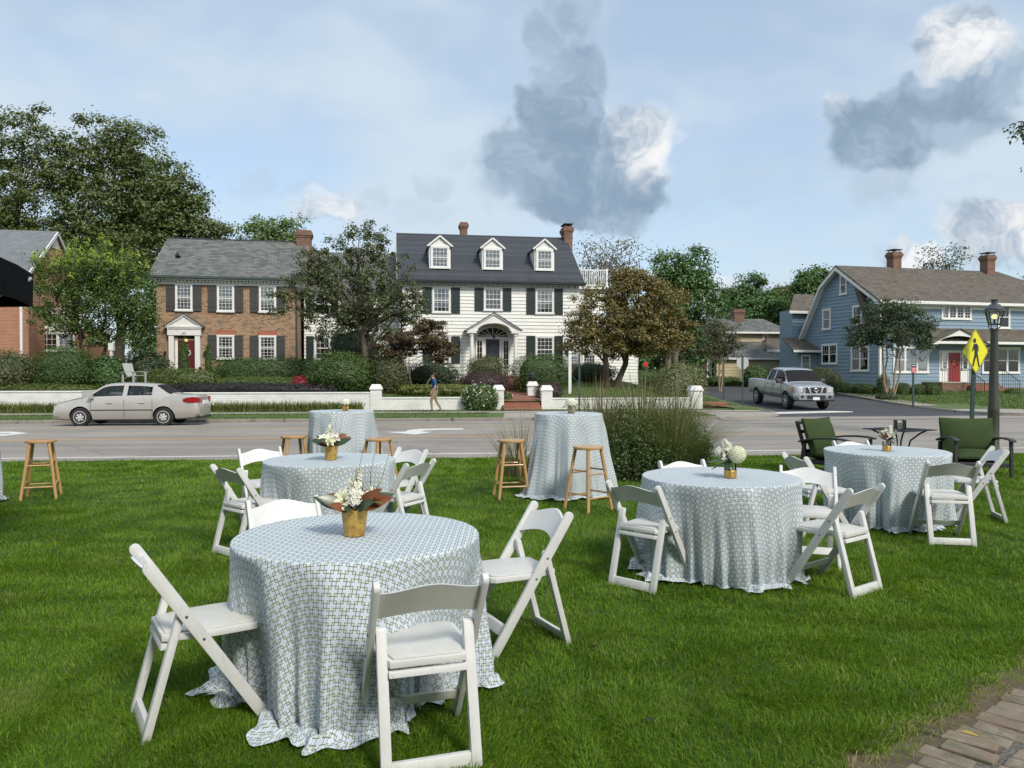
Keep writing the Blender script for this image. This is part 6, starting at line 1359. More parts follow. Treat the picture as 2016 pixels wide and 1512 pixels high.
def clumps(ells, n_, rg, inner=.35):
    vol = np.array([e[3] * e[4] * e[5] for e in ells]) ** .8; idx = rg.choice(len(ells), n_, p=vol / vol.sum()); e = np.array(ells)[idx]
    d = rg.normal(size=(n_, 3)); d /= np.linalg.norm(d, axis=1, keepdims=True); r = (inner + (1 - inner) * rg.random(n_) ** .6)[:, None]
    return e[:, :3] + d * r * e[:, 3:6]
def foliage(cs, per, cr, leaf, wid, rg, flat=.6, up=.8, hang=0.0):
    n_ = len(cs) * per; k = np.repeat(np.arange(len(cs)), per); size = rg.uniform(.6, 1.35, len(cs))[k][:, None]
    off = rg.normal(size=(n_, 3)) * cr * .55 * size * [1, 1, flat]; c = cs[k] + off; c[:, 2] -= hang * (off[:, 0] ** 2 + off[:, 1] ** 2) / cr
    nrm = off / cr * 1.1 + rg.normal(size=(n_, 3)) * .36 + [0, 0, up]
    return leaf_quads(c, nrm, leaf, wid, rg)
def limbs(mb, base, top, r0, targets, rg, stems=1, spread=.25, wob=.12, fork=.45, thin=.018):
    base, top = Vector(base), Vector(top); H = (top - base).length; st_ = []
    for s in range(stems):
        a = 2 * math.pi * s / max(stems, 1) + rg.uniform(0, 1); o = Vector((math.cos(a), math.sin(a), 0)) * (spread * H * .5 if stems > 1 else 0)
        b0 = base + Vector((math.cos(a), math.sin(a), 0)) * (r0 * 1.1 if stems > 1 else 0); pts = []; rad = []
        for i in range(8):
            t = i / 7; p = b0.lerp(top + o * (1 if stems > 1 else 0), t) + o * (t * (1 - t) * .8) + Vector((rg.normal(), rg.normal(), 0)) * wob * H * .12 * math.sin(math.pi * t); pts.append(p); rad.append(max(thin, r0 * (1 - .72 * t) * (1.35 if i == 0 else 1) * (.72 if stems > 1 else 1)))
        mb.tube(pts, rad, 9); st_.append((pts, rad))
    for tg in targets:
        tg = Vector(tg); pts, rad = st_[int(rg.integers(len(st_)))]; best = min(range(2, 8), key=lambda i: abs((pts[i].z - base.z) / H - max(fork, min(.95, (tg.z - base.z) / H - .28))) + rg.random() * .15)
        p0 = pts[best]; mid = p0.lerp(tg, .5) + Vector((rg.normal() * .08, rg.normal() * .08, .10)) * (tg - p0).length; r1 = rad[best] * .55
        mb.tube([p0, p0.lerp(mid, .55) + Vector((0, 0, .03)), mid, mid.lerp(tg, .6), tg], [r1, r1 * .75, r1 * .5, max(thin * .6, r1 * .3), thin * .4], 6)
def tree(name, label, base, r0, ells, ncl, per, cr, leaf, mat, bark='bark', stems=1, nlimb=14, seed=1, flat=.6, wid=.55, up=.8, fork=.4, inner=.35, group=None, top=None, spread=.25, extra=None, hang=0.0, thin=.018):
    rg = np.random.default_rng(seed); t = empty(name, base, 0, label, 'tree', group); b = np.array(base); cs = clumps(ells, ncl, rg, inner) - b; cs = cs[cs[:, 2] > .3]
    v, f, a = foliage(cs, per, cr, leaf, leaf * wid, rg, flat, up, hang); link('crown', np_mesh('crown', v, f, attr=a), M[mat], t)
    if extra:
        m2, n2, zlo, per2, cr2 = extra; hi = cs[np.argsort(-(cs[:, 2] + rg.normal(size=len(cs)) * .5))[:n2]] + [0, -cr * .4, cr * 1.0]; v, f, a = foliage(hi, per2, cr2, leaf, leaf * wid, rg, 1.5, .3); link('new_growth', np_mesh('new_growth', v, f, attr=a), M[m2], t)
    mb = MB(); zt = (max(e[2] for e in ells) - base[2]) * .86 if top is None else top; tx = np.mean([e[0] for e in ells]) - base[0]; ty = np.mean([e[1] for e in ells]) - base[1]
    tg = cs[rg.choice(len(cs), min(nlimb, len(cs)), replace=False)]; limbs(mb, (0, 0, -.25), (tx * .7, ty * .7, zt), r0, tg, rg, stems, spread, fork=fork, thin=thin)
    mb.build('trunk', M[bark], t, smooth=True); return t
def yb(px, py, d): p = P(px, py, d); return (p.x, p.y, zyard(p.x, p.y) - .02)

# background trees
bgl = [('tall broad tree above the far left house', (-60, 170), [(-30, 420, 110, 150), (45, 285, 85, 85), (60, 400, 110, 110), (20, 500, 130, 90), (110, 330, 50, 80)], 20, 72),
       ('tall tree behind the gap between the brick houses', (150, 330), [(195, 300, 70, 85), (265, 310, 65, 85), (220, 400, 110, 100), (300, 400, 70, 90), (200, 490, 120, 80)], 24, 74),
       ('smaller tree right of the tall ones behind the brick house', (340, 440), [(350, 420, 62, 100), (330, 370, 45, 60), (400, 420, 28, 60), (395, 480, 65, 60), (300, 500, 90, 60)], 14, 70)]
for i, (lb, _, el, ncl, d) in enumerate(bgl):
    cx = np.mean([q[0] for q in el]); base = P(cx, 740, d); base.z = .9
    tree('background_tree', lb, tuple(base), .55, [E(*q, d) for q in el], ncl * 22, 84, .95, .33, 'leaf_big', seed=70 + i, nlimb=40, group='tall trees behind the houses', flat=.5, inner=.25, thin=.05)
tree('background_tree', 'light green tree over the ridge of the brick house', (*P(545, 740, 85)[:2], 1.0), .4, [E(520, 465, 45, 40, 85), E(570, 460, 40, 40, 85), E(545, 500, 70, 40, 85)], 150, 70, .9, .36, 'leaf_pale', seed=5, nlimb=20, group='tall trees behind the houses')
for i, (px, py, rx, ry, d, lb) in enumerate([(1295, 690, 85, 50, 74, 'low dark tree closing the view beyond the driveway'), (322, 640, 60, 110, 60, 'dark tree in the gap left of the tan brick house'), (1225, 700, 50, 45, 70, 'dark tree beyond the white wing of the house')]):
    b_ = P(px, 742, d); tree('background_tree', lb, (b_.x, b_.y, .9), .3, [E(px, py, rx, ry, d), E(px + rx * .4, py + ry * .4, rx * .7, ry * .6, d), E(px - rx * .4, py + ry * .4, rx * .7, ry * .6, d)], 110, 80, .8, .32, 'leaf_green', seed=140 + i, nlimb=12, group='tall trees behind the houses')
tree('bare_tree', 'nearly leafless tree behind the white house chimney', (*P(1205, 740, 62)[:2], 1.0), .32, [E(1170, 510, 50, 50, 62), E(1230, 505, 48, 48, 62), E(1200, 545, 80, 40, 62)], 130, 16, .8, .22, 'leaf_olive', 'bark_grey', stems=3, seed=6, nlimb=110, fork=.3, spread=.4, thin=.05)
tree('oak_tree', 'rounded dark green tree behind the orange brown maple', (*P(1345, 740, 56)[:2], .9), .4, [E(1315, 535, 45, 45, 56), E(1360, 540, 50, 52, 56), E(1340, 600, 75, 70, 56), E(1390, 620, 38, 70, 56), E(1375, 690, 50, 50, 56), E(1300, 640, 40, 60, 56)], 280, 76, .62, .26, 'leaf_green', seed=8, nlimb=24, inner=.4)
for i, (px, py, rx, ry, d, lb, mt) in enumerate([(1480, 580, 42, 45, 100, 'dark tree behind the cream house chimney', 'leaf_green'), (1545, 600, 40, 40, 95, 'dark tree left of the blue house rear wing', 'leaf_big'), (1602, 560, 38, 32, 85, 'round treetop peeking over the blue house rear roof', 'leaf_green'), (1440, 600, 30, 40, 110, 'far tree right of the rounded green tree', 'leaf_olive'), (1505, 610, 60, 30, 92, 'low wooded clump above the cream house roof', 'leaf_green')]):
    b_ = P(px, 740, d); tree('background_tree', lb, (b_.x, b_.y, 1.0), .4, [E(px, py, rx, ry, d), E(px - rx * .5, py + ry * .6, rx * .8, ry * .7, d), E(px + rx * .5, py + ry * .7, rx * .8, ry * .7, d)], 130, 80, .9, .40, mt, seed=20 + i, nlimb=16, group='trees beyond the side street')
tree('background_tree', 'sparse tree rising behind the blue house ridge', (*P(1845, 740, 72)[:2], 1.0), .3, [E(1830, 510, 30, 25, 72), E(1875, 505, 28, 24, 72), E(1850, 540, 50, 30, 72)], 80, 20, .9, .26, 'leaf_olive', seed=31, nlimb=40, stems=2)
tree('background_tree', 'dark tree whose tip shows at the right edge above the blue house', (*P(2060, 740, 70)[:2], 1.0), .3, [E(2045, 560, 35, 45, 70), E(2090, 570, 60, 60, 70)], 60, 40, .9, .28, 'leaf_green', seed=33, nlimb=20)
tree('overhanging_tree', 'dark leafy twig hanging in from the right edge of the sky', (15.2, 18.5, 0), .22, [E(2085, 265, 85, 45, 18), E(2150, 300, 110, 90, 18)], 55, 40, .30, .12, 'leaf_myrtle', seed=35, nlimb=26)
# yard trees
tree('crape_myrtle', 'bushy yellow green tree before the left brick house', yb(187, 735, 38.5), .16, [E(120, 560, 55, 70, 38.5), E(190, 540, 75, 65, 38.5), E(255, 570, 55, 70, 38.5), E(180, 620, 95, 65, 38.5), E(265, 640, 50, 60, 38.5), E(110, 620, 45, 50, 38.5), E(85, 530, 20, 40, 38.5)], 420, 84, .32, .13, 'leaf_yellow', seed=41, nlimb=30, stems=2, extra=('leaf_tip', 90, 0, 34, .20), inner=.2, flat=.8)
tree('redbud_tree', 'loose dark green tree with leaning trunk between brick and white house', yb(724, 735, 38), .19, [E(650, 520, 70, 55, 38), E(720, 480, 60, 50, 38), E(770, 560, 70, 70, 38), E(690, 570, 100, 60, 38), E(610, 570, 55, 55, 38), E(740, 620, 85, 45, 38), E(800, 600, 45, 50, 38), E(650, 630, 60, 40, 38), E(555, 590, 30, 40, 38), E(730, 440, 40, 22, 38)], 430, 58, .30, .15, 'leaf_redbud', 'bark_grey', seed=42, nlimb=46, inner=.2, flat=.55, hang=.3)
tree('japanese_maple', 'low spreading reddish maple with forked trunk behind the walking man', yb(818, 745, 37.6), .085, [E(820, 665, 60, 28, 37.6), E(865, 690, 38, 22, 37.6), E(775, 690, 45, 26, 37.6), E(840, 640, 35, 18, 37.6)], 260, 84, .24, .11, 'leaf_jmaple', 'bark_grey', stems=3, seed=43, nlimb=22, flat=.35, inner=.35, spread=.9, top=1.7, fork=.5)
tree('dogwood_tree', 'broad orange brown tree right of the white house', yb(1203, 735, 41), .26, [E(1180, 620, 65, 60, 41), E(1250, 590, 60, 60, 41), E(1310, 610, 52, 70, 41), E(1220, 660, 100, 45, 41), E(1140, 665, 42, 40, 41), E(1330, 660, 40, 45, 41), E(1240, 550, 45, 30, 41), E(1275, 660, 70, 45, 41)], 560, 74, .32, .15, 'leaf_dogwood', 'bark', seed=44, nlimb=34, inner=.35, fork=.35, flat=.6, stems=2, spread=.35)
tree('slender_tree', 'slender pale stemmed tree beside the stop sign', (*P(1418, 748, 50)[:2], .45), .07, [E(1420, 655, 40, 40, 50), E(1400, 690, 35, 25, 50), E(1445, 680, 28, 28, 50)], 150, 50, .32, .12, 'leaf_olive', 'bark_pale', stems=5, seed=45, nlimb=26, spread=.12, fork=.6, inner=.1, thin=.012)
for px in (1315, 1329): b_ = P(px, 745, 47); MB().tube([(b_.x, 47, .3), (b_.x + .02, 47, 3.5)], [.19, .17], 10).build('oak_stem', M['bark_grey'], bpy.data.objects['oak_tree'], smooth=True).matrix_parent_inverse = Matrix.Translation(bpy.data.objects['oak_tree'].location).inverted()
tree('crape_myrtle', 'multi stemmed dark crape myrtle before the blue house', (*P(1752, 775, 43)[:2], zcorner(20, 43) - .02), .10, [E(1750, 620, 60, 40, 43), E(1705, 650, 45, 28, 43), E(1800, 645, 50, 35, 43), E(1760, 660, 75, 30, 43), E(1690, 675, 28, 18, 43), E(1835, 680, 25, 18, 43)], 300, 66, .30, .13, 'leaf_myrtle', 'bark_pale', stems=4, seed=46, nlimb=30, spread=.28, fork=.45, inner=.2, flat=.55)

# shrubs and hedges
def shrub(name, label, x0, x1, y0, y1, d, mat, n_, leaf, pw=2.0, depth=None, zf=None, group='garden shrubs', core=True, seed=0, up=.3, cat='shrub', jit=.075, bloom=None):
    leaf *= 1.45; n_ = int(n_ * 1.15)
    rg = np.random.default_rng(seed + int(x0) + 500); c = P((x0 + x1) / 2, y0, d); rx = (x1 - x0) / 2 * d / FPX; zt = c.z; zg = (zf or zyard)(c.x, c.y) - .05; zb_ = min(P(0, y1, d).z, zg); rz = (zt - zb_) / 2 if pw > 2.5 else (zt - zb_) * .58; zc = zt - rz - c.z * 0; ry = depth or rx * .9
    t = empty(name, (c.x, c.y, zg), 0, label, cat, group)
    u = rg.normal(size=(n_, 3)); u /= (np.abs(u) ** pw).sum(1, keepdims=True) ** (1 / pw); jitv = rg.normal(size=(n_, 1)) * jit + (vnoise(u[:, 0] * 3 + 20, u[:, 2] * 3 + u[:, 1] * 2 + 20, 1.0, seed + 2)[:, None] - .5) * .22
    p = u * (1 + jitv - .04) * [rx, ry, rz] + [0, 0, zc - zg]; k = p[:, 2] > -.02; p, u = p[k], u[k]
    v, f, a = leaf_quads(p, u / [rx, ry, rz] * rx + rg.normal(size=u.shape) * .55 + [0, 0, up], leaf, leaf * .55, rg); link('leaves', np_mesh('leaves', v, f, attr=a), M[mat], t)
    if core:
        vs, fs = [], []; na, nb = 14, 8
        for j in range(nb + 1):
            for i in range(na):
                th, ph = math.pi * j / nb, 2 * math.pi * i / na; q = np.array([math.sin(th) * math.cos(ph), math.sin(th) * math.sin(ph), math.cos(th)]); q /= (np.abs(q) ** pw).sum() ** (1 / pw); vs.append((q[0] * rx * .80, q[1] * ry * .80, max(-.02, q[2] * rz * .82 + zc - zg)))
        for j in range(nb):
            for i in range(na): fs.append((j * na + i, j * na + (i + 1) % na, (j + 1) * na + (i + 1) % na, (j + 1) * na + i))
        link('inner_twigs', np_mesh('inner_twigs', vs, fs), M[mat], t)
    if bloom:
        kk = rg.choice(len(p), bloom); v, f, a = leaf_quads(p[kk] + u[kk] * .05, u[kk] + [0, -.6, .3], .075, .075, rg); link('blossoms', np_mesh('blossoms', v, f, attr=a), M['white_bloom'], t)
    return t
SH = [('shrub', 'brownish shrub at the far left edge above the white wall', -60, 82, 690, 762, 36.8, 'holly', 5200, .085, 2.2), ('shrub', 'clipped dark green mound before the left brick house', 76, 182, 684, 765, 36.9, 'boxwood', 6500, .06, 2.8), ('shrub', 'leafy shrub under the yellow green tree', 178, 246, 700, 764, 37.4, 'leaf_green', 4200, .09, 2.0),
      ('shrub', 'dark shrub left of the brick house door', 240, 335, 690, 742, 39.5, 'leaf_myrtle', 4200, .09, 2.0), ('hedge', 'low light green hedge before the red brick house door', 284, 428, 727, 757, 38.0, 'boxwood_lime', 5200, .07, 3.5), ('hedge', 'square clipped dark hedge under the brick house windows', 420, 592, 705, 747, 40.2, 'boxwood', 8000, .06, 7.0),
      ('hedge', 'low loose pale green row before the square hedge', 420, 600, 742, 760, 38.2, 'boxwood_lime', 4000, .08, 4.0), ('shrub', 'narrow dark evergreen column beside the brick house door', 404, 416, 682, 742, 41.0, 'boxwood', 1500, .06, 3.0), ('shrub', 'pointed evergreen in front of the brick house red door', 351, 372, 668, 742, 40.8, 'boxwood', 1800, .06, 2.0),
      ('shrub', 'large round bright green shrub beside the white pillar', 611, 731, 696, 772, 36.8, 'boxwood', 9000, .07, 2.6), ('shrub', 'brown tinged clipped shrub right of the round green one', 731, 801, 706, 762, 37.3, 'holly', 5200, .06, 4.0), ('shrub', 'dark shrub filling in behind the japanese maple', 795, 905, 712, 760, 40.5, 'leaf_myrtle', 4200, .08, 2.2),
      ('shrub', 'dark evergreen under the redbud tree', 640, 760, 640, 735, 42.2, 'leaf_myrtle', 4200, .10, 2.2), ('shrub', 'clipped shrub left of the white house porch', 920, 997, 702, 742, 41.8, 'holly', 4800, .06, 3.6), ('shrub', 'burgundy shrub left of the brick porch steps', 903, 1003, 731, 770, 39.6, 'burgundy', 4200, .06, 2.2), ('shrub', 'tall clipped shrub right of the porch steps', 1012, 1118, 699, 768, 40.8, 'boxwood', 7500, .06, 3.2),
      ('shrub', 'small burgundy shrub right of the lantern pillar', 1052, 1108, 752, 784, 37.2, 'burgundy', 2600, .05, 2.0), ('shrub', 'dark shrub under the orange brown tree', 1118, 1215, 712, 748, 44.5, 'leaf_myrtle', 3200, .07, 2.2), ('shrub', 'grey brown twiggy shrub behind the right wall', 1290, 1388, 714, 770, 40.5, 'sage', 6000, .07, 2.2),
      ('shrub', 'dark bed of shrubs at the foot of the redbud', 560, 640, 705, 748, 41.0, 'leaf_green', 3000, .08, 2.4)]
for i, (nm, lb, x0, x1, y0, y1, d, mt, n_, lf, pw) in enumerate(SH): shrub(nm, lb, x0, x1, y0, y1, d, mt, n_, lf, pw, seed=i, cat='hedge' if nm == 'hedge' else 'shrub', depth=.75 if nm == 'hedge' else None)
shrub('red_shrub', 'small bright red shrub above the white wall', 572, 620, 740, 768, 36.6, 'red_leaf', 2200, .06, 2.0, group=None, seed=3)
shrub('dark_groundcover', 'dark purple shrub row spilling over the long white wall', 330, 640, 754, 778, 35.6, 'loropetalum', 9000, .06, 5.0, depth=.55, group=None, seed=4, jit=.12)
shrub('flowering_shrub', 'white flowered shrub spilling over the wall by the brick steps', 912, 980, 757, 810, 34.6, 'boxwood', 4200, .065, 2.2, group=None, seed=5, bloom=150, zf=lambda x, y: ZV)
shrub('flowering_shrub', 'small yellow flowered plant just inside the brick steps', 990, 1008, 770, 792, 35.9, 'boxwood_lime', 900, .06, 2.0, group=None, seed=6, bloom=20)
shrub('garden_border', 'low weedy green border on top of the wall behind the man', 790, 935, 757, 782, 36.4, 'liriope', 5000, .10, 4.0, depth=.8, group=None, seed=8, up=-.2)
shrub('garden_border', 'low green border along the top of the far left wall', -60, 190, 756, 772, 36.0, 'boxwood_lime', 4200, .09, 4.0, depth=.6, group=None, seed=9)
zc_ = zcorner; SB = [('shrub', 'cone shaped boxwood left of the pale crape myrtle trunks', 1727, 1751, 738, 776, 46.5, 'boxwood', 2600, .05, 2.4), ('shrub', 'round boxwood right of the pale crape myrtle trunks', 1763, 1791, 753, 779, 46.5, 'boxwood', 2400, .05, 2.4), ('shrub', 'round boxwood behind the green post of the red sign', 1794, 1820, 756, 779, 46.2, 'boxwood', 2400, .05, 2.4), ('shrub', 'round boxwood at the corner of the blue house porch', 1822, 1850, 755, 780, 46.0, 'boxwood', 2400, .05, 2.4),
      ('shrub', 'round boxwood right of the lamp post', 1979, 2008, 765, 782, 47.0, 'boxwood', 2000, .05, 2.4), ('shrub', 'rusty flowering shrub behind the pickup at the blue house corner', 1560, 1652, 724, 775, 48.5, 'holly', 5200, .08, 2.2), ('shrub', 'low dark shrub below the blue gable window', 1632, 1680, 752, 775, 47.6, 'boxwood', 2200, .07, 2.4), ('shrub', 'low dark shrub under the wide gable window', 1678, 1722, 755, 776, 47.2, 'boxwood', 2200, .07, 2.4), ('shrub', 'small weeping shrub at the crape myrtle foot', 1725, 1766, 772, 786, 42.2, 'leaf_myrtle', 1500, .06, 2.0)]
for i, (nm, lb, x0, x1, y0, y1, d, mt, n_, lf, pw) in enumerate(SB): shrub(nm, lb, x0, x1, y0, y1, d, mt, n_, lf, pw, seed=50 + i, zf=zc_, group='shrubs of the blue house')
zsd = lambda x, y: zside(x, y) + .1
shrub('hedge', 'clipped low hedge across the side street', 1386, 1452, 742, 757, 57.5, 'boxwood', 3000, .08, 6.0, zf=zsd, depth=.7, seed=61, group=None, cat='hedge'); shrub('shrub', 'round shrub behind the stop sign', 1464, 1512, 721, 762, 55.5, 'leaf_green', 3200, .10, 2.2, zf=zsd, seed=62, group=None)
shrub('hedge', 'dark hedge beyond the driveway under the orange brown tree', 1215, 1310, 728, 752, 57.0, 'leaf_green', 3200, .10, 3.5, zf=zsd, depth=.9, seed=63, group=None, cat='hedge')

# arching grasses: strips of three bends
def arch(cx, cy, cz, n_, H, spread, wid, rg, r0=.1, droop=.8, lo=.6):
    a = rg.random(n_) * 2 * np.pi; l = H * rg.uniform(lo, 1.1, n_); out = spread * rg.random(n_) ** .7 * l; b = np.stack([cx + np.cos(a) * r0 * rg.random(n_), cy + np.sin(a) * r0 * rg.random(n_), np.full(n_, cz)], 1) if np.isscalar(cx) else np.stack([cx, cy, cz], 1)
    a2 = a + rg.normal(size=n_) * .3; W = np.stack([np.cos(a2 + 1.57), np.sin(a2 + 1.57), np.zeros(n_)], 1) * wid / 2; vs = []
    for i, t in enumerate((0, .3, .6, .82, 1.0)):
        h = l * (t - droop * (out / l) * t * t * .55); p = b + np.stack([np.cos(a2) * out * t ** 1.6, np.sin(a2) * out * t ** 1.6, h], 1); k = (1 - t) ** .6 * (1 if i else .7); vs += [p - W * k, p + W * k]
    v = np.stack(vs, 1).reshape(-1, 3); q = (np.arange(n_) * 10)[:, None]; f = np.concatenate([q + [2 * i, 2 * i + 1, 2 * i + 3, 2 * i + 2] for i in range(4)], 1).reshape(-1, 4); return v, f, np.repeat(rg.random(n_), 4)
rg = np.random.default_rng(77)
for i, (px, d, H, sp, n_, mt, lb) in enumerate([(1325, 11.9, 1.52, 1.15, 2300, 'sage', 'tall arching ornamental grass right of the dark green shrub'), (1180, 11.9, 1.50, .8, 1500, 'straw', 'pale upright ornamental grass behind the tall cloth table'), (1262, 12.5, 1.66, .95, 1500, 'sage', 'feathery dry ornamental grass rising over the white wall'), (1020, 11.9, 1.1, .8, 260, 'straw', 'thin wispy grass beside the left stool of the tall table')]):
    c = P(px, 900, d); t = empty('ornamental_grass', (c.x, c.y, 0), 0, lb, 'ornamental grass', 'ornamental grass clumps'); v, f, a = arch(0., 0., 0., n_, H, sp, .0095, rg, r0=.34, lo=.28); link('blades', np_mesh('blades', v, f, attr=a), M[mt], t)
    if i < 3: v, f, a = arch(0., 0., 0., 110, H * 1.12, .5, .016, rg, r0=.2, lo=.85); link('seed_stems', np_mesh('seed_stems', v, f, attr=a), M['straw'], t)
def upright(name, lb, px, d, rx, ry, H, n_, leaf, mat, seed):
    """shrub of many upright leafy shoots"""
    rg = np.random.default_rng(seed); c = P(px, 900, d); t = empty(name, (c.x, c.y, 0), 0, lb, 'shrub', 'shrubs in the grass bed'); ns = n_ // 26; a = rg.random(ns) * 2 * np.pi; r = np.sqrt(rg.random(ns)); bx, by = np.cos(a) * r * rx * .8, np.sin(a) * r * ry * .8; hh = H * (1 - .55 * r ** 2.2) * rg.uniform(.62, 1.15, ns)
    k = np.repeat(np.arange(ns), 26); s = rg.random(len(k)) ** .8; p = np.stack([bx[k] + np.cos(a[k]) * rx * .30 * s * r[k], by[k] + np.sin(a[k]) * ry * .3 * s * r[k], hh[k] * s], 1) + rg.normal(size=(len(k), 3)) * [.03, .03, .012]
    v, f, at = leaf_quads(p, rg.normal(size=p.shape) * .8 + np.stack([np.cos(a[k]), np.sin(a[k]), np.full(len(k), .35)], 1), leaf, leaf * .45, rg); link('leaves', np_mesh('leaves', v, f, attr=at), M[mat], t)
    mb = MB()
    for i in range(0, ns, 3): mb.tube([(bx[i], by[i], 0), (bx[i] + math.cos(a[i]) * rx * .3 * r[i], by[i] + math.sin(a[i]) * ry * .3 * r[i], hh[i])], [.006, .002], 4, cap=False)
    mb.build('stems', M['bark'], t)
upright('leafy_shrub', 'dense dark green upright shrub behind the tall cloth table', 1228, 11.6, .62, .5, 1.06, 17000, .05, 'boxwood', 5); upright('leafy_shrub', 'dark green shrub at the right foot of the grass clump', 1352, 12.2, .40, .4, .95, 7000, .05, 'leaf_green', 6); upright('leafy_shrub', 'green shrub in the middle of the grass bed', 1285, 11.7, .50, .45, .92, 11000, .05, 'boxwood', 7)
bed = P(1270, 920, 12.0); MB().prism([(bed.x + 1.15 * math.cos(t), bed.y + .1 + .75 * math.sin(t)) for t in np.linspace(0, 6.283, 25)[:-1]], -.1, .018, 'z').build('planting_bed', M['mulch'])['kind'] = 'structure'
n_ = 9000; xx = rg.uniform(-24, -6.6, n_); xx = xx[(xx < -15.2) | (xx > -14.6)]; v, f, a = arch(xx, WY(xx, 34.55 + rg.normal(size=len(xx)) * .16), np.full(len(xx), ZV), len(xx), .55, .8, .026, rg, lo=.6)
tag(link('liriope_border', np_mesh('liriope_border', v, f, attr=a), M['liriope']), 'arching liriope border along the foot of the white wall', 'ground cover', kind='stuff')

# ================================================================== posts, signs, pole, wires, garden seat
M['sign_back'] = plain('sign_back', (0.48, 0.48, 0.47), (0.42, 0.42, 0.41), 4, .5); M['sign_red'] = plain('sign_red', (0.62, 0.035, 0.035), rough=.45); M['navy'] = plain('sign_navy', (0.02, 0.035, 0.09), rough=.45)
def post(name, lb, px, ybase, ytop, d, wd, mat, zg):
    t = empty(name, (P(px, ybase, d).x, d, zg), 0, lb, 'sign post' if 'sign' in name else 'post'); MB().box(-wd / 2, wd / 2, -wd / 3, wd / 3, -.2, P(px, ytop, d).z - zg).build('post', mat, t); return t, P(px, ytop, d).z - zg
t, h = post('stop_sign', 'grey back of an octagonal stop sign on a green post', 1462, 802, 702, 37.3, .06, M['pole_green'], -.07); q = .31
MB().prism([(q * math.cos(R(22.5 + 45 * k)), h - q + q * math.sin(R(22.5 + 45 * k))) for k in range(8)], .03, .036, 'y').build('sign_plate', M['sign_back'], t)
t, h = post('sign_post', 'bare green sign post left of the stop sign', 1424.6, 792, 704, 41.0, .06, M['pole_green'], .05)
t, h = post('sign_post', 'bare green post rising behind the grass clump', 1140.5, 815, 698, 30.9, .075, M['pole_green'], ZV)
t, h = post('house_sign', 'white garden post with a hanging oval sign', 1122, 772, 695, 37.8, .14, M['trim'], .66); MB().lathe([(.10, 0), (.07, .06), (.01, .1)], 8, c=(0, 0, h)).build('finial', M['trim'], t); MB().bar((0, 0, h - .25), (.34, 0, h - .25), .04, .04).build('bracket', M['iron'], t)
MB().prism([(.12 + .11 * math.cos(k), h - .75 + .22 * math.sin(k)) for k in np.linspace(0, 6.283, 17)[:-1]], -.02, .02, 'y').build('oval_plaque', M['mulch'], t); MB().bar((.12, 0, h - .53), (.12, 0, h - .25), .015, .015, up=(0, 1, 0)).build('chain', M['iron'], t)
t, h = post('yard_sign', 'tiny red yard sign on a green stake under the trees', 1271, 752, 713, 50.5, .03, M['pole_green'], .55); MB().box(-.14, .14, -.03, -.012, h - .3, h).build('sign_plate', M['sign_red'], t)
t, h = post('notice_sign', 'small red and navy notice sign on a green post by the blue house', 1797.5, 802, 716, 37.6, .085, M['pole_green'], -.06); MB().box(-.14, .14, -.05, -.038, h - .44, h).build('sign_plate', M['sign_back'], t)
MB().box(-.125, .125, -.056, -.051, h - .43, h - .18).build('red_panel', M['sign_red'], t); MB().box(-.125, .125, -.056, -.051, h - .165, h - .02).build('navy_panel', M['navy'], t); ln = MB()
for k, wl in enumerate((.09, .07, .085)): ln.box(-wl, wl, -.0585, -.0565, h - .26 - k * .06, h - .235 - k * .06)
ln.box(-.1, .1, -.0585, -.0565, h - .11, h - .075); ln.build('lettering', M['white_paint'], t)
up = P(1545, 620, 96); t = empty('utility_pole', (up.x, 96, 1.0), 0, 'wooden utility pole behind the cream house', 'utility pole'); zt = P(1545, 591, 96).z - 1; MB().tube([(0, 0, 0), (0, 0, zt)], [.16, .12], 8).build('pole', M['bark_pale'], t); MB().box(-.9, .9, -.06, .06, zt - .35, zt - .2).build('crossarm', M['bark_pale'], t)
for k, (a, b) in enumerate(((zt - .2, .2), (zt - .5, .1), (zt - .2, -.3))):
    MB().tube([(-.8 + .5 * k - 26 * s, 6 * s, a - 1.0 * math.sin(math.pi * s) + b * s) for s in np.linspace(0, 1, 10)], .022, 4).build('wire', M['iron'], t)
ad = yb(264, 757, 36.2); ad = (ad[0], ad[1], P(264, 757, 36.2).z); t = empty('garden_chair', ad, R(-25), 'weathered white slatted garden chair above the silver car', 'chair'); M['grey_wood'] = plain('weathered_wood', (0.45, 0.45, 0.42), (0.36, 0.36, 0.33), 5, .8, bump=.2, stretch=(1, 1, 6))
for k in range(5): MB().hexa([(-.22, -.24 + k * .1, .33), (-.19, -.24 + k * .1, .33), (-.19, -.15 + k * .1, .33), (-.22, -.15 + k * .1, .33), (-.5, -.25 + k * .105, 1.0), (-.47, -.25 + k * .105, 1.0), (-.47, -.155 + k * .105, 1.0), (-.5, -.155 + k * .105, 1.0)]).build('back_slat', M['grey_wood'], t); MB().box(-.22 + k * .12, -.12 + k * .12, -.28, .28, .33 + .02 * k, .355 + .02 * k).build('seat_slat', M['grey_wood'], t)
for s in (-1, 1):
    MB().box(-.4, .42, s * .36 - .06, s * .36 + .06, .58, .61).build('armrest', M['grey_wood'], t); MB().box(.32, .40, s * .33 - .03, s * .33 + .03, 0, .58).build('leg', M['grey_wood'], t); MB().box(-.38, -.30, s * .33 - .03, s * .33 + .03, 0, .58).build('leg', M['grey_wood'], t)
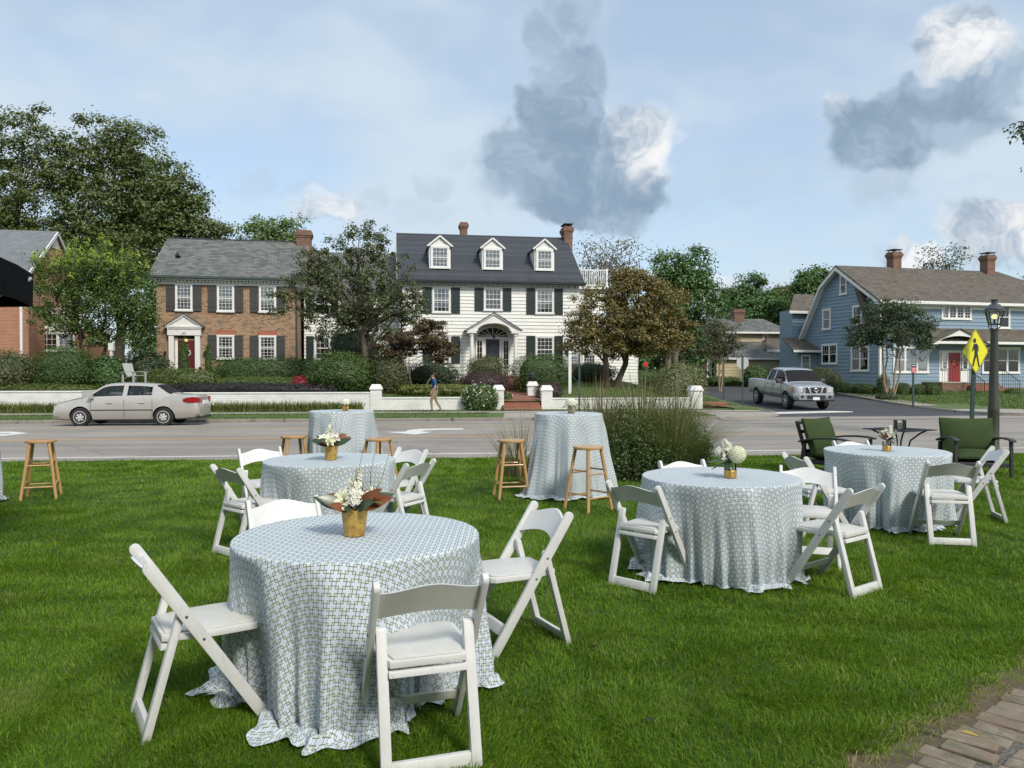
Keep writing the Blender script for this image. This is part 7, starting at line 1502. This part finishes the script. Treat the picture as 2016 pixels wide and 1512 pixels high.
wp = yb(220, 740, 38.2); t = empty('garden_post', wp, 0, 'slim white garden post under the yellow green tree', 'post'); MB().box(-.06, .06, -.06, .06, 0, P(220, 678, 38.2).z - wp[2]).build('post', M['trim'], t); MB().box(-.12, .12, -.1, .1, P(220, 690, 38.2).z - wp[2], P(220, 676, 38.2).z - wp[2] + .02).build('bird_box', M['trim'], t)
# ================================================================== vehicles
def paint(name, c, c2, rough=.32, metal=.6): return plain(name, c, c2, 1.2, rough, metal=metal, coat=.6, bump=.0)
M['car_silver'] = paint('silver_beige_paint', (0.50, 0.475, 0.435), (0.46, 0.435, 0.40), metal=.25, rough=.25); M['truck_silver'] = paint('blue_grey_paint', (0.40, 0.425, 0.45), (0.36, 0.385, 0.41), metal=.35)
M['tyre'] = plain('tyre_rubber', (0.014, 0.014, 0.015), (0.022, 0.022, 0.022), 12, .8, bump=.3); M['hub'] = plain('wheel_cover', (0.66, 0.65, 0.62), (0.58, 0.57, 0.54), 8, .35, metal=.2); M['arch_dark'] = plain('wheel_arch', (0.006, 0.006, 0.006), rough=.9)
M['car_glass'] = glassmat('car_glass', (0.45, 0.49, 0.49), clear=.92, rough=.02); M['dark_glass'] = glassmat('tinted_glass', (0.06, 0.065, 0.07), clear=.92, rough=.02); M['chrome'] = plain('chrome', (0.62, 0.62, 0.63), rough=.22, metal=1.0)
M['tail_red'] = plain('tail_red', (0.30, 0.008, 0.012), rough=.15, coat=.8); M['lamp_clear'] = plain('headlamp', (0.60, 0.60, 0.58), (0.5, 0.5, 0.5), 8, .12, coat=.9); M['amber'] = plain('amber_lens', (0.62, 0.24, 0.05), rough=.15, coat=.8); M['trim_dark'] = plain('dark_trim', (0.02, 0.02, 0.022), rough=.5); M['cabin'] = plain('cabin_cloth', (0.045, 0.04, 0.035), rough=.9)
def catmull(xs, rows, xq):
    rows = np.array(rows, float); out = []
    for x in xq:
        i = int(np.clip(np.searchsorted(xs, x) - 1, 0, len(xs) - 2)); t = (x - xs[i]) / (xs[i + 1] - xs[i]); p1, p2 = rows[i], rows[i + 1]
        m1 = (rows[i + 1] - rows[max(i - 1, 0)]) / (xs[i + 1] - xs[max(i - 1, 0)]) * (xs[i + 1] - xs[i]) * .7; m2 = (rows[min(i + 2, len(xs) - 1)] - rows[i]) / (xs[min(i + 2, len(xs) - 1)] - xs[i]) * (xs[i + 1] - xs[i]) * .7
        out.append((2 * t ** 3 - 3 * t ** 2 + 1) * p1 + (t ** 3 - 2 * t ** 2 + t) * m1 + (-2 * t ** 3 + 3 * t ** 2) * p2 + (t ** 3 - t ** 2) * m2)
    return np.array(out)
def car_body(name, st, glass, top_glass, arches, arch_r, mats, parent, cuts=(), extra_x=()):
    """loft of cross-sections; st rows: x, zbot, w_low, w_mid, z_mid, w_belt, z_belt, w_top, z_top. glass: x-ranges of side windows, top_glass: x-ranges of windscreens"""
    xs = [s[0] for s in st]; xq = sorted(set([round(q, 3) for q in list(np.linspace(xs[0], xs[-1], 44)) + xs + [v for g in glass for v in g] + [v for g in top_glass for v in g] + list(extra_x)])); pr = catmull(xs, [s[1:] for s in st], xq)
    rings = []
    for x, (zb, wl, wm, zm, wb, zB, wt, zt) in zip(xq, pr):
        h = [(0, zb), (wl * .8, zb), (wl, zb + .05), (wm - .012, zm - .17), (wm, zm), (wb + (wm - wb) * .35, zm + (zB - zm) * .7), (wb, zB), (wt, zt - .03), (wt * .82, zt + .002), (wt * .45, zt + .018), (0, zt + .024)]
        rings.append([(x, y, z) for y, z in h] + [(x, -y, z) for y, z in h[-2:0:-1]])
    n = len(rings[0]); bm = bmesh.new(); V = [[bm.verts.new(p) for p in r] for r in rings]
    for i in range(len(rings) - 1):
        xm = (xq[i] + xq[i + 1]) / 2
        for k in range(n):
            f = bm.faces.new((V[i][k], V[i][(k + 1) % n], V[i + 1][(k + 1) % n], V[i + 1][k])); kk = k if k < 10 else 19 - k
            if kk == 6 and any(a < xm < b for a, b in glass): f.material_index = 1
            if kk in (7, 8, 9) and any(a < xm < b for a, b in top_glass): f.material_index = 2
    bm.faces.new(V[0][::-1]); bm.faces.new(V[-1]); bmesh.ops.recalc_face_normals(bm, faces=bm.faces)
    me = bpy.data.meshes.new(name); bm.to_mesh(me); bm.free()
    for q in mats: me.materials.append(q)
    o = bpy.data.objects.new('tmp', me); COL.objects.link(o); cut_o = []
    for (cx, cz) in arches:
        for s in (-1, 1):
            vs = [(cx + arch_r * math.cos(t), s * .50, cz + arch_r * math.sin(t)) for t in np.linspace(0, 6.283, 33)[:-1]] + [(cx + arch_r * math.cos(t), s * 1.3, cz + arch_r * math.sin(t)) for t in np.linspace(0, 6.283, 33)[:-1]]
            c = MB().add(vs, [tuple(range(32)), tuple(range(32, 64))] + [(i, (i + 1) % 32, 32 + (i + 1) % 32, 32 + i) for i in range(32)]).build('cut', M['arch_dark']); cut_o.append(c)
    for b in cuts: cut_o.append(MB().box(*b).build('cut', M['trim_dark']))
    for c in cut_o:
        md = o.modifiers.new('b', 'BOOLEAN'); md.operation = 'DIFFERENCE'; md.object = c; md.solver = 'EXACT'; md.material_mode = 'TRANSFER'
    bpy.context.view_layer.update(); me2 = bpy.data.meshes.new_from_object(o.evaluated_get(bpy.context.evaluated_depsgraph_get()))
    for q in cut_o + [o]: bpy.data.objects.remove(q)
    mats2 = [m.name for m in me2.materials]; parts = {}
    bm = bmesh.new(); bm.from_mesh(me2); side_g = [f for f in bm.faces if mats2[f.material_index] == mats[1].name]; top_g = [f for f in bm.faces if mats2[f.material_index] == mats[2].name]
    done = []
    for grp in (side_g, top_g):                       # window frames: shrink each glass area, keep a rim of body colour
        if not grp: continue
        r = bmesh.ops.inset_region(bm, faces=grp, thickness=.032, use_boundary=True, use_even_offset=False)
        for f in r['faces']: f.material_index = 0
    def take(slot):
        b2 = bm.copy(); bmesh.ops.delete(b2, geom=[f for f in b2.faces if mats2[f.material_index] != slot], context='FACES'); m_ = bpy.data.meshes.new('pane'); b2.to_mesh(m_); b2.free(); m_.materials.clear(); return m_
    outs = []
    for slot in (mats[1].name, mats[2].name):
        b2 = bm.copy(); bmesh.ops.delete(b2, geom=[f for f in b2.faces if mats2[f.material_index] != slot], context='FACES')
        seen = set(); b2.faces.ensure_lookup_table()
        for f0 in b2.faces:
            if f0.index in seen: continue
            stack, comp = [f0], []
            while stack:
                f = stack.pop()
                if f.index in seen: continue
                seen.add(f.index); comp.append(f); stack += [g for e in f.edges for g in e.link_faces if g.index not in seen]
            vm = {}; vs, fs = [], []
            for f in comp:
                for v in f.verts:
                    if v not in vm: vm[v] = len(vs); vs.append(tuple(v.co - v.normal * .008))
                fs.append([vm[v] for v in f.verts])
            m_ = bpy.data.meshes.new('window'); m_.from_pydata(vs, [], fs); m_.polygons.foreach_set('use_smooth', [True] * len(fs)); m_.materials.append(mats[1] if slot == mats[1].name else mats[2]); outs.append(m_)
        b2.free()
    bmesh.ops.delete(bm, geom=[f for f in bm.faces if mats2[f.material_index] in (mats[1].name, mats[2].name)], context='FACES'); bm.to_mesh(me2); bm.free()
    me2.polygons.foreach_set('use_smooth', [True] * len(me2.polygons)); me2.set_sharp_from_angle(angle=R(32)); body = link('body', me2, None, parent)
    for m_ in outs: link('window' if abs(np.mean([v.co.y for v in m_.vertices])) > .3 else 'windscreen', m_, None, parent)
    return body
def lens(name, mat, par, pl, s):
    """lamp wrapped round a corner: (x, y, z low, z high) along its outer face"""
    b = MB()
    for (x0, y0, a0, b0), (x1, y1, a1, b1) in zip(pl[:-1], pl[1:]):
        i0, i1 = (x0 * .96, y0 * .92), (x1 * .96, y1 * .92); b.hexa([(x0, s * y0, a0), (x1, s * y1, a1), (i1[0], s * i1[1], a1), (i0[0], s * i0[1], a0), (x0, s * y0, b0), (x1, s * y1, b1), (i1[0], s * i1[1], b1), (i0[0], s * i0[1], b0)])
    return b.build(name, mat, par, smooth=True)
def wheel(par, x, y, r, wd, spokes, mat, s):
    w_ = MB().lathe([(r * .62, -wd / 2), (r * .93, -wd / 2), (r, -wd / 2 + .03), (r, wd / 2 - .03), (r * .93, wd / 2), (r * .62, wd / 2)], 36).build('wheel', M['tyre'], par, smooth=True, loc=(x, y, r), rot=(s * math.pi / 2, 0, 0)); h = MB()
    h.lathe([(r * .16, wd / 2 - .005), (r * .12, wd / 2 + .012), (.005, wd / 2 + .014)], 16); h.lathe([(r * .63, wd / 2 - .03), (r * .66, wd / 2 + .002), (r * .60, wd / 2 + .004), (r * .57, wd / 2 - .02)], 32, cap=False)
    for k in range(spokes):
        a = 2 * math.pi * k / spokes; b = a + .25; h.hexa([(r * .1 * math.cos(a - .5), r * .1 * math.sin(a - .5), wd / 2 - .03), (r * .1 * math.cos(a + .5), r * .1 * math.sin(a + .5), wd / 2 - .03), (r * .60 * math.cos(b + .32), r * .6 * math.sin(b + .32), wd / 2 - .03), (r * .60 * math.cos(b - .32), r * .6 * math.sin(b - .32), wd / 2 - .03),
                                                          (r * .1 * math.cos(a - .5), r * .1 * math.sin(a - .5), wd / 2 + .008), (r * .1 * math.cos(a + .5), r * .1 * math.sin(a + .5), wd / 2 + .008), (r * .60 * math.cos(b + .32), r * .6 * math.sin(b + .32), wd / 2 - .004), (r * .60 * math.cos(b - .32), r * .6 * math.sin(b - .32), wd / 2 - .004)])
    h.build('hubcap', mat, w_); MB().lathe([(.005, -wd / 2 + .02), (r * .6, -wd / 2 + .02), (r * .6, wd / 2 - .035), (.005, wd / 2 - .035)], 20).build('wheel_disc', M['arch_dark'], w_); return w_

# ---- silver saloon
CXW = -14.98; near = 26.75; car = empty('parked_car', (0, 0, 0), math.pi + math.atan(ST), 'silver beige four door saloon car driving along the road', 'car'); car.name = 'saloon_car'
tt = -.600; fx = tt * near / (1 - ST * tt); cen = Vector((fx + 2.32 * .995 - .0995 * .87, WY(fx, near) + 2.32 * .0995 + .87 * .995)); car.location = (cen.x, cen.y, zroad(cen.y - ST * cen.x)); car.scale = (.975, .975, 1.0)
st = [(-2.40, .40, .55, .66, .56, .60, .66, .50, .72), (-2.37, .30, .66, .76, .60, .71, .84, .62, .93), (-2.25, .25, .72, .84, .62, .78, .95, .68, 1.015), (-1.70, .21, .76, .875, .62, .82, .99, .70, 1.045), (-1.42, .20, .77, .885, .62, .825, .99, .66, 1.10), (-.92, .19, .78, .890, .62, .825, .985, .565, 1.375), (-.2, .19, .78, .890, .62, .825, .97, .57, 1.435), (.45, .19, .78, .890, .62, .825, .955, .565, 1.43), (.75, .19, .78, .888, .62, .82, .945, .56, 1.385), (1.42, .19, .78, .885, .61, .815, .915, .72, .965), (1.75, .19, .77, .88, .60, .80, .86, .70, .91), (2.12, .20, .75, .86, .56, .77, .765, .68, .815), (2.30, .21, .70, .80, .52, .71, .70, .62, .74), (2.40, .24, .60, .69, .48, .60, .60, .50, .65)]
car_body('body', st, [(-.86, -.02), (.06, .78), (.78, 1.30)], [(-1.46, -.96), (.80, 1.40)], [(1.45, .31), (-1.26, .31)], .365, [M['car_silver'], M['car_glass'], M['car_glass']], car)
for x in (1.45, -1.26):
    for s in (-1, 1): wheel(car, x, s * .79, .312, .2, 6, M['hub'], -s)
MB().box(-.95, 1.35, -.68, .68, .30, .62).build('cabin_floor', M['cabin'], car)
for x in (-.7, .25):
    for s in (-1, 1): MB().hexa([(x - .1, s * .38 - .24, .6), (x + .1, s * .38 - .24, .6), (x + .1, s * .38 + .24, .6), (x - .1, s * .38 + .24, .6), (x - .22, s * .38 - .2, 1.12), (x - .1, s * .38 - .2, 1.12), (x - .1, s * .38 + .2, 1.12), (x - .22, s * .38 + .2, 1.12)]).build('seat', M['cabin'], car, bevel=.03); MB().box(x - .26, x - .16, s * .38 - .12, s * .38 + .12, 1.13, 1.29).build('headrest', M['cabin'], car, bevel=.03)
MB().box(.9, 1.4, -.66, .66, .72, .93).build('dashboard', M['cabin'], car, bevel=.04); MB().tube([(.78 + .05 * math.cos(t), .36 + .18 * math.sin(t), .95 + .17 * math.cos(t)) for t in np.linspace(0, 6.283, 17)], .015, 6).build('steering_wheel', M['trim_dark'], car)
for s in (-1, 1):
    MB().box(-.92, 1.12, s * .887 - .012, s * .887 + .012, .535, .562).build('side_moulding', M['trim_dark'], car)
    for x in (-.62, .42): MB().box(x, x + .2, s * .872 - .012, s * .872 + .016, .765, .785).build('door_handle', M['trim_dark'] if 0 else M['car_silver'], car, bevel=.006); MB().box(x - .01, x + .17, s * .870 - .004, s * .870 + .006, .752, .766).build('handle_recess', M['trim_dark'], car)
    MB().hexa([(1.0, s * .83, .93), (1.16, s * .83, .95), (1.18, s * 1.02, .95), (1.04, s * 1.02, .93), (1.02, s * .83, 1.06), (1.12, s * .83, 1.05), (1.14, s * 1.02, 1.05), (1.06, s * 1.02, 1.06)]).build('door_mirror', M['car_silver'], car, bevel=.02)
    lens('tail_light', M['tail_red'], car, [(-1.92, .868, .82, .90), (-2.08, .872, .79, .955), (-2.22, .85, .78, .97), (-2.34, .785, .78, .96), (-2.405, .68, .78, .95), (-2.43, .45, .79, .94)], s)
    lens('headlight', M['lamp_clear'], car, [(1.93, .845, .655, .70), (2.08, .83, .60, .72), (2.22, .785, .575, .715), (2.33, .715, .565, .70), (2.405, .615, .56, .675), (2.435, .45, .56, .66)], s)
    for x in (-.90, .02, 1.10): MB().box(x, x + .008, s * .8865 - .004, s * .8865 + .003, .30, .90).build('door_seam', M['trim_dark'], car)
    MB().box(-.03, .07, s * .70 - .1, s * .70 + .02, .95, .99).build('pillar_foot', M['trim_dark'], car)
MB().box(-2.44, -2.36, -.26, .26, .72, .84).build('number_plate', M['trim'], car); MB().box(-2.42, -2.30, -.70, .70, .24, .30).build('bumper_underside', M['trim_dark'], car); MB().box(2.30, 2.40, -.4, .4, .50, .56).build('grille', M['trim_dark'], car)

# ---- pickup
M['chrome_b'] = plain('bumper_chrome', (0.60, 0.62, 0.64), (0.52, 0.54, 0.56), 4, .25, metal=.8)
tr = empty('pickup_truck', (13.78, 38.35, -.055), 0, 'silver crew cab pickup truck waiting at the stop line', 'pickup truck'); tr.rotation_euler = (0, .034, R(-85.5))
st = [(-2.82, .55, .80, .93, .85, .92, 1.16, .90, 1.22), (-2.78, .50, .85, .97, .86, .955, 1.22, .93, 1.30), (-1.0, .48, .86, .985, .86, .96, 1.24, .93, 1.315), (-.55, .46, .86, .985, .86, .955, 1.25, .93, 1.32), (-.42, .46, .86, .985, .86, .955, 1.25, .72, 1.84), (.2, .46, .86, .985, .86, .955, 1.25, .72, 1.905), (.75, .46, .86, .985, .86, .955, 1.245, .71, 1.885), (1.05, .46, .86, .985, .86, .955, 1.24, .70, 1.83), (1.72, .46, .86, .985, .86, .945, 1.215, .80, 1.27), (2.1, .48, .86, .985, .85, .93, 1.15, .80, 1.215), (2.62, .50, .86, .97, .84, .91, 1.09, .80, 1.135), (2.76, .52, .82, .91, .82, .84, 1.05, .76, 1.095), (2.81, .56, .76, .83, .80, .78, .98, .70, 1.03)]
car_body('body', st, [(-.36, .33), (.40, 1.05), (1.05, 1.55)], [(1.08, 1.68)], [(1.82, .39), (-1.70, .39)], .49, [M['truck_silver'], M['dark_glass'], M['dark_glass']], tr, cuts=[(-2.70, -.66, -.80, .80, .80, 2.2)])
for x in (1.82, -1.70):
    for s in (-1, 1): wheel(tr, x, s * .86, .40, .27, 5, M['hub'], -s)
MB().box(-.45, 1.5, -.74, .74, .55, 1.15).build('cabin_floor', M['cabin'], tr)
for x in (-.25, .55): MB().box(x - .12, x + .05, -.62, .62, 1.1, 1.55).build('seat', M['cabin'], tr, bevel=.05)
fb = MB(); fb.hexa([(2.66, -.98, .50), (2.90, -.80, .50), (2.90, .80, .50), (2.66, .98, .50), (2.66, -1.0, .80), (2.93, -.82, .80), (2.93, .82, .80), (2.66, 1.0, .80)]); fbo = fb.build('front_bumper', M['chrome_b'], tr, bevel=.03, smooth=True)
MB().box(2.90, 2.945, -.42, .42, .55, .72).build('bumper_intake', M['trim_dark'], fbo); MB().box(2.945, 2.955, -.17, .15, .50, .64).build('number_plate', M['trim'], tr); MB().box(2.60, 2.88, -.9, .9, .44, .50).build('air_dam', M['trim_dark'], tr)
for s in (-1, 1):
    MB().lathe([(.07, 0), (.075, .02), (.05, .03)], 14, c=(0, 0, 0)).build('fog_lamp', M['trim_dark'], tr, loc=(2.905, s * .66, .65), rot=(0, math.pi / 2, 0))
    lens('headlight', M['lamp_clear'], tr, [(2.60, .955, .85, 1.06), (2.70, .915, .84, 1.065), (2.79, .83, .84, 1.06), (2.835, .72, .84, 1.05), (2.845, .58, .84, 1.04)], s); lens('side_marker', M['amber'], tr, [(2.44, .985, .93, 1.07), (2.54, .972, .90, 1.07), (2.60, .957, .88, 1.06)], s)
    MB().hexa([(1.22, s * .95, 1.20), (1.38, s * .95, 1.22), (1.36, s * 1.22, 1.22), (1.24, s * 1.22, 1.20), (1.22, s * .95, 1.42), (1.34, s * .95, 1.40), (1.33, s * 1.22, 1.42), (1.24, s * 1.22, 1.43)]).build('door_mirror', M['trim_dark'], tr, bevel=.03)
    MB().box(-.5, 1.3, s * .99 - .012, s * .99 + .015, .70, .79).build('side_moulding', M['truck_silver'], tr, bevel=.01)
    for x in (-.34, .42): MB().box(x, x + .2, s * .968 - .01, s * .968 + .03, 1.10, 1.14).build('door_handle', M['trim_dark'], tr, bevel=.008)
    for x in (-.58, .36, 1.30): MB().box(x, x + .01, s * .984 - .006, s * .984 + .004, .58, 1.2).build('door_seam', M['trim_dark'], tr)
MB().hexa([(2.78, -.57, .82), (2.86, -.57, .82), (2.86, .57, .82), (2.78, .57, .82), (2.74, -.57, 1.06), (2.84, -.57, 1.06), (2.84, .57, 1.06), (2.74, .57, 1.06)]).build('grille', M['trim_dark'], tr)
for s in (-1, 1): MB().hexa([(2.82, s * .29, .82), (2.885, s * .29, .82), (2.885, s * .21, .82), (2.82, s * .21, .82), (2.78, s * .38, 1.07), (2.87, s * .38, 1.07), (2.87, s * .28, 1.07), (2.78, s * .28, 1.07)]).build('grille_bar', M['chrome'], tr, bevel=.008); MB().hexa([(2.80, s * .59, .82), (2.875, s * .59, .82), (2.885, s * .49, .82), (2.80, s * .49, .82), (2.76, s * .59, 1.07), (2.86, s * .59, 1.07), (2.87, s * .50, 1.07), (2.76, s * .50, 1.07)]).build('grille_bar', M['chrome'], tr)
MB().bar((2.82, -.58, 1.075), (2.82, .58, 1.075), .08, .03).build('grille_bar', M['chrome'], tr)
em = MB(); pts = [(2.89, .10 * math.cos(t), .945 + .085 * math.sin(t)) for t in np.linspace(0, 6.283, 25)]; em.tube(pts, .013, 6); em.box(2.88, 2.905, -.125, .125, .925, .965); em.build('emblem', M['chrome'], tr)
MB().tube([(1.15, .7, 1.32), (1.45, .2, 1.24), (1.62, -.6, 1.27)], .012, 5).build('wiper', M['trim_dark'], tr)

# ================================================================== people
def skin_mesh(name, joints, edges, sub=2):
    """joints: name -> (x, y, z, rx[, ry]); grown into one surface"""
    names = list(joints); me = bpy.data.meshes.new(name); me.from_pydata([joints[k][:3] for k in names], [(names.index(a), names.index(b)) for a, b in edges], []); o = bpy.data.objects.new('tmp', me); COL.objects.link(o)
    sk = o.modifiers.new('s', 'SKIN'); sk.use_smooth_shade = True; sk.branch_smoothing = .6
    for i, k in enumerate(names):
        v = me.skin_vertices[0].data[i]; j = joints[k]; v.radius = (j[3], j[4] if len(j) > 4 else j[3]); v.use_root = (i == 0)
    if sub: m_ = o.modifiers.new('u', 'SUBSURF'); m_.levels = sub; m_.render_levels = sub
    bpy.context.view_layer.update(); r = bpy.data.meshes.new_from_object(o.evaluated_get(bpy.context.evaluated_depsgraph_get())); bpy.data.objects.remove(o); return r
M['skin'] = plain('skin', (0.52, 0.30, 0.21), (0.48, 0.26, 0.18), 8, .5); M['shirt_blue'] = plain('blue_polo', (0.022, 0.075, 0.225), (0.018, 0.062, 0.185), 7, .85, bump=.3, bscale=40); M['khaki'] = plain('khaki', (0.30, 0.235, 0.145), (0.25, 0.19, 0.115), 6, .85, bump=.3, bscale=30); M['shoe'] = plain('brown_shoe', (0.07, 0.035, 0.022), rough=.5); M['hair'] = plain('brown_hair', (0.035, 0.018, 0.010), (0.02, 0.011, 0.007), 20, .55, bump=.5, bscale=60, stretch=(1, 1, 4)); M['shirt_red'] = plain('red_shirt', (0.20, 0.022, 0.03), rough=.85); M['eye'] = plain('eye', (0.02, 0.015, 0.01), rough=.2)
J = {'pelvis': (0, 0, .93, .135, .105), 'waist': (.0, 0, 1.06, .125, .098), 'chest': (.015, 0, 1.25, .150, .115), 'upper': (.01, 0, 1.38, .125, .09), 'neck': (.025, 0, 1.465, .055), 'jaw': (.055, 0, 1.525, .062), 'head': (.055, 0, 1.60, .082, .092), 'crown': (.045, 0, 1.665, .062, .072), 'nose': (.148, 0, 1.580, .013),
     'hipL': (0, .085, .88, .095), 'kneeL': (.15, .09, .50, .066), 'ankL': (.10, .09, .10, .046), 'toeL': (.25, .10, .05, .038), 'hipR': (0, -.085, .88, .095), 'kneeR': (-.06, -.09, .49, .066), 'ankR': (-.27, -.09, .14, .046), 'toeR': (-.15, -.09, .055, .038),
     'shL': (.0, .185, 1.385, .068), 'elL': (-.05, .235, 1.11, .046), 'wrL': (.10, .235, .91, .030), 'paL': (.145, .232, .84, .034, .02), 'shR': (.0, -.185, 1.385, .068), 'elR': (-.09, -.235, 1.11, .046), 'wrR': (-.10, -.245, .88, .030), 'paR': (-.085, -.245, .80, .034, .02)}
ED = [('pelvis', 'waist'), ('waist', 'chest'), ('chest', 'upper'), ('upper', 'neck'), ('neck', 'jaw'), ('jaw', 'head'), ('head', 'crown'), ('head', 'nose')]
for s in 'LR': ED += [('pelvis', 'hip' + s), ('hip' + s, 'knee' + s), ('knee' + s, 'ank' + s), ('ank' + s, 'toe' + s), ('upper', 'sh' + s), ('sh' + s, 'el' + s), ('el' + s, 'wr' + s), ('wr' + s, 'pa' + s)]
for s in 'LR':
    px_, py_, pz_ = J['pa' + s][:3]
    for k, (dx_, ln) in enumerate(((.03, .062), (.012, .074), (-.006, .070), (-.022, .055))): J[f'f{s}{k}a'] = (px_ + dx_ + .01, py_, pz_ - .03 - ln * .3, .0095); J[f'f{s}{k}b'] = (px_ + dx_ + .022, py_ + (-.012 if s == 'L' else .012), pz_ - .03 - ln, .008); ED += [('pa' + s, f'f{s}{k}a'), (f'f{s}{k}a', f'f{s}{k}b')]
    J[f't{s}a'] = (px_ + .038, py_ + (-.014 if s == 'L' else .014), pz_ - .0, .0105); J[f't{s}b'] = (px_ + .05, py_ + (-.018 if s == 'L' else .018), pz_ - .035, .009); ED += [('wr' + s, f't{s}a'), (f't{s}a', f't{s}b')]
mp = P(857, 812, 33.2); man = empty('person', (mp.x, WY(mp.x, 33.25), ZV + .005), math.pi + .06, 'man in a blue polo shirt and khaki trousers walking along the pavement', 'person')
bme = skin_mesh('body', J, ED); man.scale = (.985, .985, .985)
for m_ in ('skin', 'shirt_blue', 'khaki', 'shoe'): bme.materials.append(M[m_])
for p in bme.polygons:
    c = p.center; arm = abs(c.y) > .165 and c.z < 1.40
    idx = 0
    if c.z < .085 or (c.z < .14 and c.x > .13) or (c.z < .11): idx = 3
    elif arm and c.z > 1.17: idx = 1
    elif arm and abs(c.y) > .2: idx = 0
    elif c.z < .985: idx = 2
    elif c.z < 1.452: idx = 1
    p.material_index = idx
link('body', bme, None, man)
hv = MB(); hv.lathe([(.075, -.055), (.088, -.01), (.088, .045), (.070, .085), (.035, .105), (.005, .110)], 20, c=(.030, 0, 1.615)); ho = hv.build('hair', M['hair'], man, smooth=True)
for v in ho.data.vertices:
    v.co.x = .030 + (v.co.x - .030) * 1.12
    if v.co.x > .085 and v.co.z < 1.655: v.co.x = .085 - (1.655 - v.co.z) * .5
for s in (-1, 1):
    MB().lathe([(.002, -.010), (.012, -.006), (.012, .006), (.002, .010)], 8).build('eye', M['eye'], man, loc=(.124, s * .034, 1.603)); MB().lathe([(.008, -.028), (.018, -.01), (.019, .015), (.008, .03)], 8).build('ear', M['skin'], man, loc=(.045, s * .083, 1.585))
MB().box(.128, .136, -.022, .022, 1.538, 1.545).build('mouth', M['maroon_door'], man)
cl = MB(); cl.lathe([(.074, 0), (.070, .025), (.062, .035)], 16, c=(.022, 0, 1.437), cap=False); cl.build('collar', M['shirt_blue'], man); MB().lathe([(.135, 0), (.137, .03)], 20, c=(.0, 0, .975), cap=False).build('belt', M['shoe'], man).scale = (1, .84, 1)
DJ = {'pelvis': (.0, 0, .0, .13), 'chest': (-.10, 0, .32, .14), 'upper': (-.12, 0, .47, .11), 'neck': (-.11, 0, .55, .05), 'head': (-.08, 0, .68, .085, .095), 'crown': (-.085, 0, .75, .06), 'nose': (.02, 0, .665, .012), 'shL': (-.12, .18, .46, .065), 'elL': (.06, .26, .27, .045), 'wrL': (.30, .12, .33, .030), 'paL': (.36, .1, .35, .032), 'shR': (-.12, -.18, .46, .065), 'elR': (.04, -.24, .24, .045), 'wrR': (.28, -.12, .30, .03), 'paR': (.34, -.1, .33, .032), 'kL': (.45, .12, .08, .085), 'kR': (.45, -.12, .08, .085)}
dm_ = skin_mesh('body', DJ, [('pelvis', 'chest'), ('chest', 'upper'), ('upper', 'neck'), ('neck', 'head'), ('head', 'crown'), ('head', 'nose'), ('upper', 'shL'), ('shL', 'elL'), ('elL', 'wrL'), ('wrL', 'paL'), ('upper', 'shR'), ('shR', 'elR'), ('elR', 'wrR'), ('wrR', 'paR'), ('pelvis', 'kL'), ('pelvis', 'kR')], 1)
dm_.materials.append(M['skin']); dm_.materials.append(M['shirt_red'])
for p in dm_.polygons: c = p.center; p.material_index = 1 if c.z < .52 and not (c.x > .12) else 0
rot = Matrix.Rotation(car.rotation_euler.z, 4, 'Z'); dl = Vector(car.location) + rot @ Vector((.30, .37, .58))
dv = empty('person', dl, car.rotation_euler.z, 'driver in a red shirt at the wheel of the silver car', 'person'); dv.scale = (.88, .88, .88); link('body', dm_, None, dv)
MB().lathe([(.07, -.05), (.095, .0), (.09, .06), (.05, .10), (.005, .11)], 16, c=(-.105, 0, .685)).build('hair', M['hair'], dv, smooth=True)
# leaves on the walk and in the grass
for px, py, mt, lb in ((1893, 1441, 'leaf_fallen', 'yellow fallen leaf on the brick walk'), (1812, 1437, 'leaf_dogwood', 'small rust fallen leaf at the edge of the brick walk'), (1286, 1432, 'leaf_jmaple', 'dark brown leaf in the grass right of the front chair'), (1168, 1278, 'leaf_dogwood', 'brown leaf in the grass right of the sideways chair')):
    p = G(px, py, .02); mb = MB(); leaf_into(mb, (0, 0, 0), (1, .2, .05), .07, .03, droop=.1, cup=.3); lf = mb.build('fallen_leaf', M[mt], loc=(p.x, p.y, .022 if 'walk' in lb else .045), rot=(.1, .1, px * .7)); tag(lf, lb, 'leaf')
